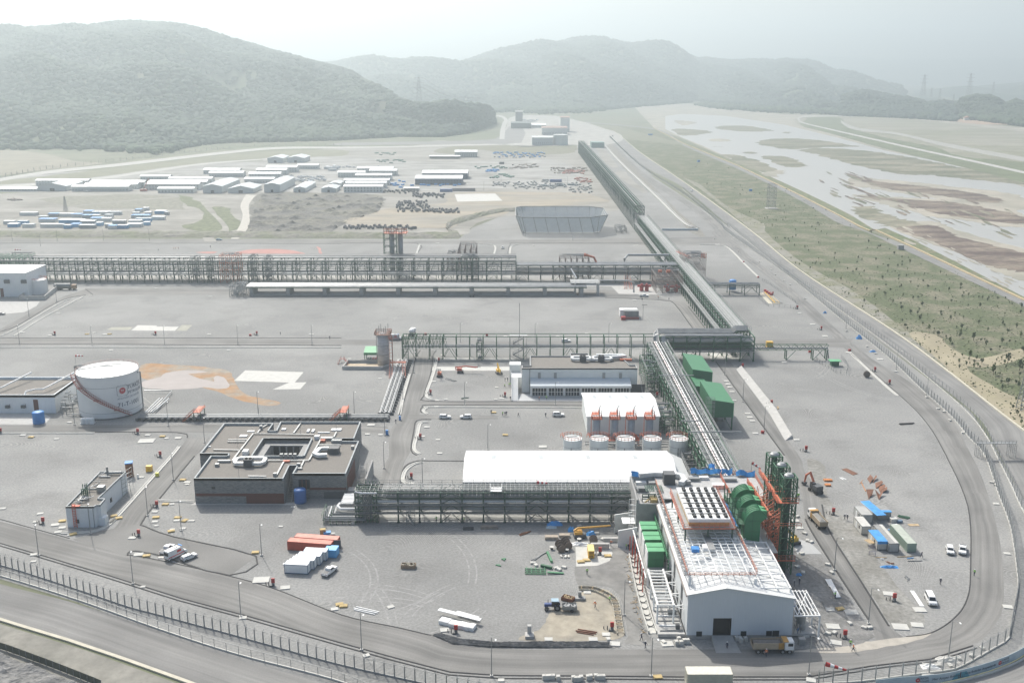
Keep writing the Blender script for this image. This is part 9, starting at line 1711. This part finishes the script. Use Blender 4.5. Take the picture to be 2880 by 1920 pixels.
for a in[('a',330,810,268,5.5,12,'g','long two storey white camp block at the upper left end of the camp'),('a',350,612,318,5,45,'y','grey gabled camp hall left of the long white rows',panelw,rfg),('a',-20,335,322,2.6,14,'g','low white camp row cut by the left edge'),('a',660,1180,322,5,14,'g','frontmost white camp row left of the red crane'),('a',780,1262,300,5,12,'g','second white camp row left of the red crane'),('a',830,1325,288,6,14,'g','rear tall white camp row left of the red crane'),('a',1450,1780,337,4.6,12,'g','frontmost white camp row right of the red crane'),('a',1340,1830,310,6.5,16,'g','tall white camp row right of the red crane'),('a',1370,1900,285,6,14,'g','white camp row behind the tall one right of the crane'),('a',1550,1945,245,5,14,'g','rear white camp row in the middle of the camp'),('a',1290,1560,215,4,12,'g','low far camp shed behind the crane'),('a',1865,2040,338,7,75,'y','big grey gabled hall at the track junction',panelw,rfg),('a',2095,2330,338,4.5,38,'y','low wide grey gabled hall right of the big grey hall',panelw,rfg),('a',1870,2200,162,5,14,'g','farthest left white shed above the camp'),('a',1920,2235,190,5,14,'g','white shed in front of the farthest left white shed'),('b',160,440,278,6.5,16,'g','tall white row at the back of the middle camp'),('b',445,635,248,5,14,'g','grey white shed right of the tall white row'),('b',70,345,300,6,14,'g','upper white row of the middle camp'),('b',0,290,338,6,14,'g','middle white row of the middle camp'),('b',-40,232,378,5,12,'g','front white row of the middle camp'),('b',142,285,462,8,80,'y','long grey hall receding beside the middle camp',panelw,rfg),('b',410,520,462,4.5,62,'y','narrow grey gabled shed right of the long grey hall',panelw,rfg),('b',665,800,462,4,30,'y','small grey gabled shed beside the right camp',panelw,rfg),('b',740,840,415,4,26,'y','small shed behind the small grey gabled shed',panelw,rfg),('b',872,1228,462,6.2,14,'g','frontmost white row of the right camp'),('b',890,1262,425,6,12,'g','second white row of the right camp'),('b',875,1290,398,6,12,'g','third white row of the right camp'),('b',980,1310,352,6,14,'g','white row with many windows in the right camp'),('b',818,1065,325,6,14,'g','left rear white row of the right camp'),('b',1108,1358,308,6,14,'g','right rear white row of the right camp'),('b',995,1325,285,6,14,'g','farthest white row of the right camp'),('b',1528,1958,392,7,34,'g','big open fronted warehouse with a dark blue front',M('dark_blue_front',(.07,.10,.16),.8),rfw),('b',1592,2008,340,7,34,'g','rear big warehouse with a white roof',M('dark_blue_front',(.07,.10,.16)),rfw),('b',172,312,190,6,45,'y','left of the two grey gabled sheds beyond the camp',panelw,rfg),('b',350,508,188,6,45,'y','right of the two grey gabled sheds beyond the camp',panelw,rfg),('b',1892,2097,140,8,22,'g','pale workshop in the far laydown yard',M('beige_grey',(.42,.44,.42),.7),rfw),('b',1660,1940,153,3.5,10,'g','long low canopy left of the pale workshop',M('brown_dark',(.15,.13,.12),.8),rfw),('b',1425,1562,446,2.5,8,'g','small white canopy below the big warehouse',galvd,rfw),('c',925,1200,605,13,30,'g','pale flat plant building beside the distant storage tank',M('haze_white',(.50,.53,.53),.7),panelw),('c',1055,1390,470,14,60,'g','distant brown roofed plant hall',panelw,M('brown_roof',(.33,.22,.18),.8)),('c',1300,1420,430,30,40,'g','distant brown topped plant tower block',panelw,MATS['brown_roof']),('c',645,910,385,12,60,'g','distant dark long plant block',M('dark_block',(.14,.17,.17),.8),MATS['dark_block']),('c',705,800,330,30,40,'g','distant square plant tower left of the dark block',galvd,galvd),('c',820,1110,375,6,80,'g','distant white roofed plant sheds',panelw,rfw)]:camp(*a)
p=G('c',1305,606);t=tank('storage_tank','distant white storage tank at the head of the tall green rack',p+Vc((0,13,0)),13,HT(p.y,'c',470),panelw)
cr_=G('a',1320,322);root=thing('mobile_crane','red mobile crane with raised boom among the white camp rows','crane',tuple(cr_));link('boom_arm',MB().bar((0,0,2),(6.5,0,14),.7).mesh('boom_arm',M('crane_red',(.40,.10,.08),.6)),root);link('body',MB().cbox((0,0,.4),7,2.6,2).mesh('body',M('crane_red',(.4,.1,.08))),root)
random.seed(5)
cols=[M('cab_white',(.60,.62,.60),.7,var=.1,scale=.3),M('cab_white',(0,0,0)),M('cab_grey',(.33,.35,.36),.7,var=.1),M('cab_blue',(.10,.30,.52),.6,var=.1),M('cab_blue2',(.18,.38,.58),.6)]
for i,(x,y,w_,k)in enumerate([(30,625,100,0),(70,652,90,3),(205,655,105,0),(355,605,150,0),(370,655,210,0),(540,615,230,3),(585,665,62,3),(650,652,75,4),(725,662,145,2),(880,640,50,4),(965,655,60,2),(990,668,80,0),(1075,665,95,3),(1165,652,130,0),(1245,600,140,4),(1205,570,165,0),(1395,585,115,0),(1420,530,100,4),(1215,545,60,0),(1240,515,55,0),(1310,500,50,0),(1330,542,50,0),(1510,540,35,2),(765,530,80,0),(845,538,70,4),(920,538,75,0),(1000,538,110,0),(755,570,80,2),(845,568,70,0),(930,600,80,0),(960,565,70,0),(440,555,90,2),(540,555,150,0),(180,545,150,0),(355,580,75,0),(655,560,90,0),(1030,620,120,2),(735,625,130,2),(160,625,90,4),(830,595,100,0),(1320,635,50,4),(1180,620,110,0)]):
 p=G('a',x,y);q=G('a',x+w_,y);o=one('site_hut',MB().box(0,q.x-p.x,0,4.5+2*(i%2),0,2.8),cols[k if k!=1 else 0],['white','white','grey','blue','pale blue'][k]+' site hut @','site hut',tuple(p),'huts of the site village',auto=True,world=False)
 link('roof',MB().box(-.15,q.x-p.x+.15,-.15,4.7+2*(i%2),2.82,3.0).mesh('roof',[rfw,rfw,rfg,tarp][i%4]),o)
LM+=[('the hut village left edge',G('a',120,620).x,G('a',0,640).y),('the hut village middle',G('a',650,600).x,G('a',0,600).y),('the hut village right edge',G('a',1300,600).x,G('a',0,600).y),('the hut village rear row',G('a',950,540).x,G('a',0,540).y)]
dm=MB().tube([(0,-.7,1.2),(0,.7,1.2)],1.2,10).mesh('cable_drum',M('yard_drum',(.13,.13,.14),.8,var=.2,scale=.1));dw=MB().cbox((0,0,0),2.2,2.2,1.6).mesh('crate',M('yard_crate',(.40,.40,.38),.8));pb=MB().tube([(-4,-.5,.5),(4,-.5,.5)],.5,6).tube([(-4,.5,.5),(4,.5,.5)],.5,6).tube([(-4,0,1.3),(4,0,1.3)],.5,6).mesh('pipe_bundle',M('yard_pipe',(.22,.26,.27),.7))
bb=MB().cbox((0,0,0),4,2.4,1.8).mesh('covered_pile',tarp);rb=MB().cbox((0,0,0),3.5,2,1.2).mesh('steel_pile',M('red_pile',(.42,.16,.12),.8));gb=MB().cbox((0,0,0),5,2.5,1.5).mesh('steel_pile',M('green_pile',(.16,.27,.22),.8));bk=MB().cbox((0,0,0),5,2,1.2).mesh('steel_pile',M('brown_pile',(.25,.21,.18),.8));vh=MB().cbox((0,0,.3),4.6,1.9,.9).cbox((-.2,0,1.2),2.6,1.7,.6).mesh('parked_car',M('far_car',(.55,.57,.58),.5,var=.4,scale=.1));bs=MB().cbox((0,0,.4),11,2.6,2.8).mesh('parked_bus',M('bus_white',(.6,.62,.62),.5))
Z=[(dm,'cable_drum','b',1360,1665,548,645,85,'dark cable drum in the crowded drum field','cable drum'),(dm,'cable_drum','b',1665,1935,620,655,34,'dark cable drum in the slanting drum row','cable drum'),(dm,'cable_drum','b',1510,1800,478,515,40,'dark cable drum below the big warehouse','cable drum'),(dm,'cable_drum','b',1210,1560,450,475,26,'dark cable drum left of the small white canopy','cable drum'),(dm,'cable_drum','q',790,1390,110,135,45,'dark cable drum in the long row on the embankment edge','cable drum'),(bb,'covered_pile','b',1310,1430,330,430,9,'blue covered pile left of the big warehouse','pile'),(bb,'covered_pile','b',1500,1960,388,404,12,'blue covered pile under the big warehouse front','pile'),(dw,'crate','c',680,1250,1090,1190,60,'grey crate in the long crate rows of the laydown yard','crate'),(dw,'crate','c',410,620,1100,1160,24,'grey crate in the small crate field','crate'),(pb,'pipe_bundle','c',1080,1540,1120,1160,14,'pipe bundle in the laydown yard','pipe bundle'),(gb,'steel_pile','c',380,680,990,1045,16,'green steel pile in the laydown yard','steel pile'),(gb,'steel_pile','c',180,600,880,915,12,'green steel pile along the yard lane','steel pile'),(bk,'steel_pile','c',640,1000,860,920,26,'brown steel pile in the laydown yard','steel pile'),(bk,'steel_pile','c',1180,1650,905,990,46,'brown steel pile in the red pile field','steel pile'),(rb,'steel_pile','c',1330,1620,935,985,34,'red steel pile in the red pile field','steel pile'),(rb,'steel_pile','c',1500,1710,1040,1100,22,'red steel pile beside the tall green rack','steel pile'),(dw,'crate','c',1420,1720,1100,1240,40,'grey crate beside the tall green rack','crate'),(bb,'covered_pile','c',330,480,915,965,10,'blue covered pile in the laydown yard','pile'),(bb,'covered_pile','c',420,1100,705,770,40,'blue white covered pile in the far yard row','pile'),(dw,'crate','c',430,1110,710,775,45,'pale crate in the far yard row','crate'),(vh,'parked_car','b',390,520,310,370,26,'parked car in the camp car park','car'),(vh,'parked_car','b',540,700,315,360,24,'parked car in the right camp car park','car'),(bs,'parked_bus','b',720,820,228,268,7,'bus parked beyond the middle camp','bus'),(vh,'parked_car','b',830,1250,228,240,12,'car parked beyond the right camp','car'),(vh,'parked_car','a',640,850,300,330,10,'parked car in front of the left camp rows','car'),(bk,'steel_pile','a',90,200,390,410,8,'brown pile on the rough ground at left','steel pile'),(gb,'steel_pile','b',1170,1350,95,135,10,'green grey pile on the far works ground','steel pile'),(vh,'parked_car','c',800,1000,265,300,40,'car parked in front of the distant plant','car'),(gb,'steel_pile','b',1190,1440,165,205,12,'green grey pile beside the far track','steel pile')]
for(me_,nm,c,x0,x1,y0,y1,n,l,cat)in Z:
 for k in range(n):
  o=link(nm,me_);t=(k+.5)/n;o.location=G(c,x0+(x1-x0)*((k*.618)%1),y0+(y1-y0)*random.random());o.rotation_euler=(0,0,random.uniform(-.4,.4)+(1.57 if random.random()<.3 else 0));o['label']=l;o['category']=cat;o['group']=l
for(c,x,y,w_,h,m_,l)in[('c',1158,1095,160,12,M('navy_cont',(.06,.12,.30),.6),'dark blue container pair in the laydown yard'),('c',1055,1088,90,10,dus,'pale container left of the dark blue pair'),('b',1755,458,115,10,M('navy_cont',(.06,.12,.3)),'blue container below the big warehouse'),('b',1870,450,210,6,M('brown_cont',(.25,.22,.22),.7),'long brown container row below the big warehouse'),('c',490,858,65,8,dkgrey,'dark container in the far lane of the yard')]:
 a=G(c,x,y);b=G(c,x+w_,y);one('yard_container',MB().box(0,b.x-a.x,0,3,0,3.2),m_,l,'container',tuple(a),world=False)
 # ================= pylons, masts
def pylon(c,x,y,top,label,arms=True,Y=None):
 p=G(c,x,y);
 if Y:X_=(px(c,x,y)[0]-1440)/F*Y*.98;p=Vc((X_,Y,CAMH-Y*(SI+((px(c,0,y)[1]-960)/F)*CO)/(CO-((px(c,0,y)[1]-960)/F)*SI)))
 h=HT(p.y,c,top)-p.z;root=thing('pylon',label,'pylon',tuple(p));w_=h*.11;mb=MB();q=max(.25,h*.008)
 for a in(-1,1):
  for b in(-1,1):mb.bar((a*w_,b*w_,0),(a*w_*.15,b*w_*.15,h),q)
 for k in range(9):
  t0,t1=k/9,(k+1)/9;f=lambda t:w_*(1-.85*t)
  for b in(-1,1):mb.bar((-f(t0),b*f(t0),h*t0),(f(t1),b*f(t1),h*t1),q*.7);mb.bar((f(t0),b*f(t0),h*t0),(-f(t1),b*f(t1),h*t1),q*.7)
 link('lattice',mb.mesh('lattice',galvd),root)
 if arms:
  for z,l_ in((.95,.16),(.8,.2),(.62,.18)):link('cross_arm',MB().bar((-h*l_,0,h*z),(h*l_,0,h*z),q*1.3).mesh('cross_arm',galvd),root)
 return root,p,h
_,pp,ph=pylon('2',540,730,528,'large pylon on the shoulder of the left hill',True,2450);_,pq,qh=pylon('2',942,790,670,'pylon at the foot of the left hill',True,2500)
for z in(.95,.8,.62):
 for s in(-1,1):
  a=pp+Vc((s*ph*.17,0,ph*z));b=pq+Vc((s*qh*.17,0,qh*z));pts=[a.lerp(b,k/10)+Vc((0,0,-14*math.sin(math.pi*k/10)))for k in range(11)];one('power_line',MB().tube(pts,.3,4),galvd,'power line between the two left pylons, '+{.95:'top',.8:'middle',.62:'lowest'}[z]+(' left wire' if s<0 else ' right wire'),'power line',tuple(a))
for x,y,t_,l in[(1635,665,515,'left of the two large pylons at the far right'),(1950,660,505,'right of the two large pylons at the far right'),(1692,670,606,'small pylon just right of the left large pylon'),(1752,690,612,'small pylon between the two large pylons'),(2112,640,565,'faint pylon right of the right large pylon')]:pylon('3',x,y,t_,l,True,3600)
pylon('3',1848,720,650,'lone lattice mast on the bare orange ground',False,3100);pylon('3',608,745,655,'faint mast above the river village',False)
pylon('6',2345,1250,950,'lattice pylon foot cut by the right edge of the picture',False)
p=G('3',608,1437);root=thing('lattice_tower','four legged steel lattice tower standing in the grass strip','tower',tuple(p));mb=MB();w_=3.4
for a in(-1,1):
 for b in(-1,1):mb.bar((a*w_,b*w_,0),(a*w_,b*w_,23),.35)
for k in range(7):
 z=k*3.3
 for b in(-1,1):mb.bar((-w_,b*w_,z),(w_,b*w_,z+3.3),.2);mb.bar((w_,b*w_,z),(-w_,b*w_,z+3.3),.2);mb.bar((-w_,b*w_,z+3.3),(w_,b*w_,z+3.3),.25)
link('lattice',mb.mesh('lattice',galv),root);link('base_slab',MB().cbox((0,0,0),11,9,.4).mesh('base_slab',conc),root)
pylon('a',603,495,365,'lattice lamp mast beside the hut village',False)
for k,(x,y)in enumerate([(320,745),(430,758),(560,730),(645,738),(700,745),(800,740),(850,745),(930,750),(1000,755),(1090,775),(1180,745),(1225,675),(1700,810),(1800,805),(2130,835),(1960,830)]):
 p=G('3',x,y);o=one('village_house',MB().box(-9,9,-6,6,0,7),panelw,'hazy red roofed riverside house @','house',tuple(p),'village houses across the river',auto=True,world=False);link('roof',MB().xz([(-10,7),(10,7),(0,11)],-7,7).mesh('roof',M('tile_roof',(.38,.20,.14),.8)),o)
LM+=[('the river village left end',G('3',400,745).x,G('3',0,745).y),('the river village middle',G('3',850,745).x,G('3',0,745).y),('the river village right end',G('3',1700,800).x,G('3',0,800).y)]
# ================= young trees in the grass strip
def crown(seed,m_,n=95):
 r=np.random.default_rng(seed);vs=[];fs=[]
 for i in range(n):
  v=r.normal(0,1,3);v/=np.linalg.norm(v);rr=r.uniform(.45,1)**.5;c=v*rr*np.array([.85,.85,1.0])*(.8+.3*math.sin(v[0]*3+seed));s=r.uniform(.14,.34);a=r.normal(0,1,3);a/=np.linalg.norm(a);b=np.cross(a,r.normal(0,1,3));b/=np.linalg.norm(b)
  k=len(vs);vs+=[tuple(c+a*s),tuple(c+b*s),tuple(c-a*s),tuple(c-b*s*.8)];fs.append((k,k+1,k+2,k+3))
 me=bpy.data.meshes.new('crown');me.from_pydata(vs,[],fs);me.materials.append(m_);return me
CR=[crown(s,leaf if s%3 else leafl)for s in range(6)];TK=MB().tube([(0,0,0),(.05,0,.6),(0,.04,1.15)],[.06,.045,.03],6).tube([(0,0,.6),(.3,.1,1.2)],[.03,.02],5).tube([(0,0,.7),(-.25,-.1,1.25)],[.03,.02],5).mesh('trunk',bark)
spots=[('6',x,y,s)for x,y,s in[(2140,1015,4),(2238,935,4.2),(2322,985,4.4),(1978,905,3.6),(2240,1085,3),(2060,940,2.6),(1838,800,3),(2088,820,2.8),(2200,800,2.6),(2003,780,3.6),(1920,705,3),(1760,750,2.6),(1697,710,3),(1632,640,2.4),(1568,600,2.6),(1845,640,2.6),(1778,600,2.4),(1508,570,2.6),(1448,525,2.6),(1648,540,2.4),(2040,665,2),(2300,690,2.4),(2238,730,2.4),(2345,870,3.6),(2330,760,2.8),(1588,495,2),(1915,410,2.4),(1565,250,2.8),(1458,190,2.6),(1510,215,2),(1360,140,2.4),(1280,105,2.2),(1208,220,2.4),(1050,190,2),(705,85,2),(770,130,1.8),(735,105,1.8),(2335,555,2.6),(2048,550,2.2),(1395,470,2.2),(1430,440,2),(1690,420,2.2),(1835,440,2.4),(1375,355,2.2),(1330,230,2.2),(915,20,1.8),(1245,690,0)]if s]
strip=[Vc((a.x,a.y,0))for a in gl+gr];xs=[p.x for p in strip];cnt=0
while len(spots)<292:
 x=random.uniform(0,2352);y=random.uniform(0,1568);c=random.choice('3366');p=G(c,x,y)
 if p.y<1500 and inpoly(p.x,p.y,strip)and(c=='6' or y>1000):spots.append((c,x,y,random.uniform(1.1,2.1)))
for i,(c,x,y,s)in enumerate(spots):
 p=G(c,x,y);big=s>2.9;o=thing('young_tree','larger dark green young tree @' if big else 'small young tree planted in the long grass strip','tree',tuple(p),random.uniform(0,6),'larger young trees by the sandy margin' if big else 'small young trees of the grass strip');AUTO.append(o)if big else 0;k=link('crown',CR[i%6],o);k.location=(0,0,s*.78);k.scale=(s*.36,s*.36,s*.40);t=link('trunk',TK,o);t.scale=(s*.6,)*3
n=2200;A=[]
while len(A)<n:
 p=G(random.choice('336'),random.uniform(0,2352),random.uniform(300,1568))
 if p.y<1900 and inpoly(p.x,p.y,strip):A.append((p.x,p.y,.1))
V0,F0=blob(1);forest('low_scrub',np.array(A),rng.uniform(.15,.5,n),M('scrub_leaves',(.085,.11,.04),.9,var=.5),'low green scrub and weed tufts dotted over the grass strip','scrub',.5)
k=[o for o in bpy.data.objects if o.name=='courtyard_tree'][0];c_=link('crown',crown(9,M('pale_bush',(.20,.22,.15),.9)),k);c_.location=(0,0,4.6);c_.scale=(1.7,1.7,1.5);link('trunk',MB().tube([(0,0,0),(0,0,4)],.15,6).mesh('trunk',bark),k)
autolabel()
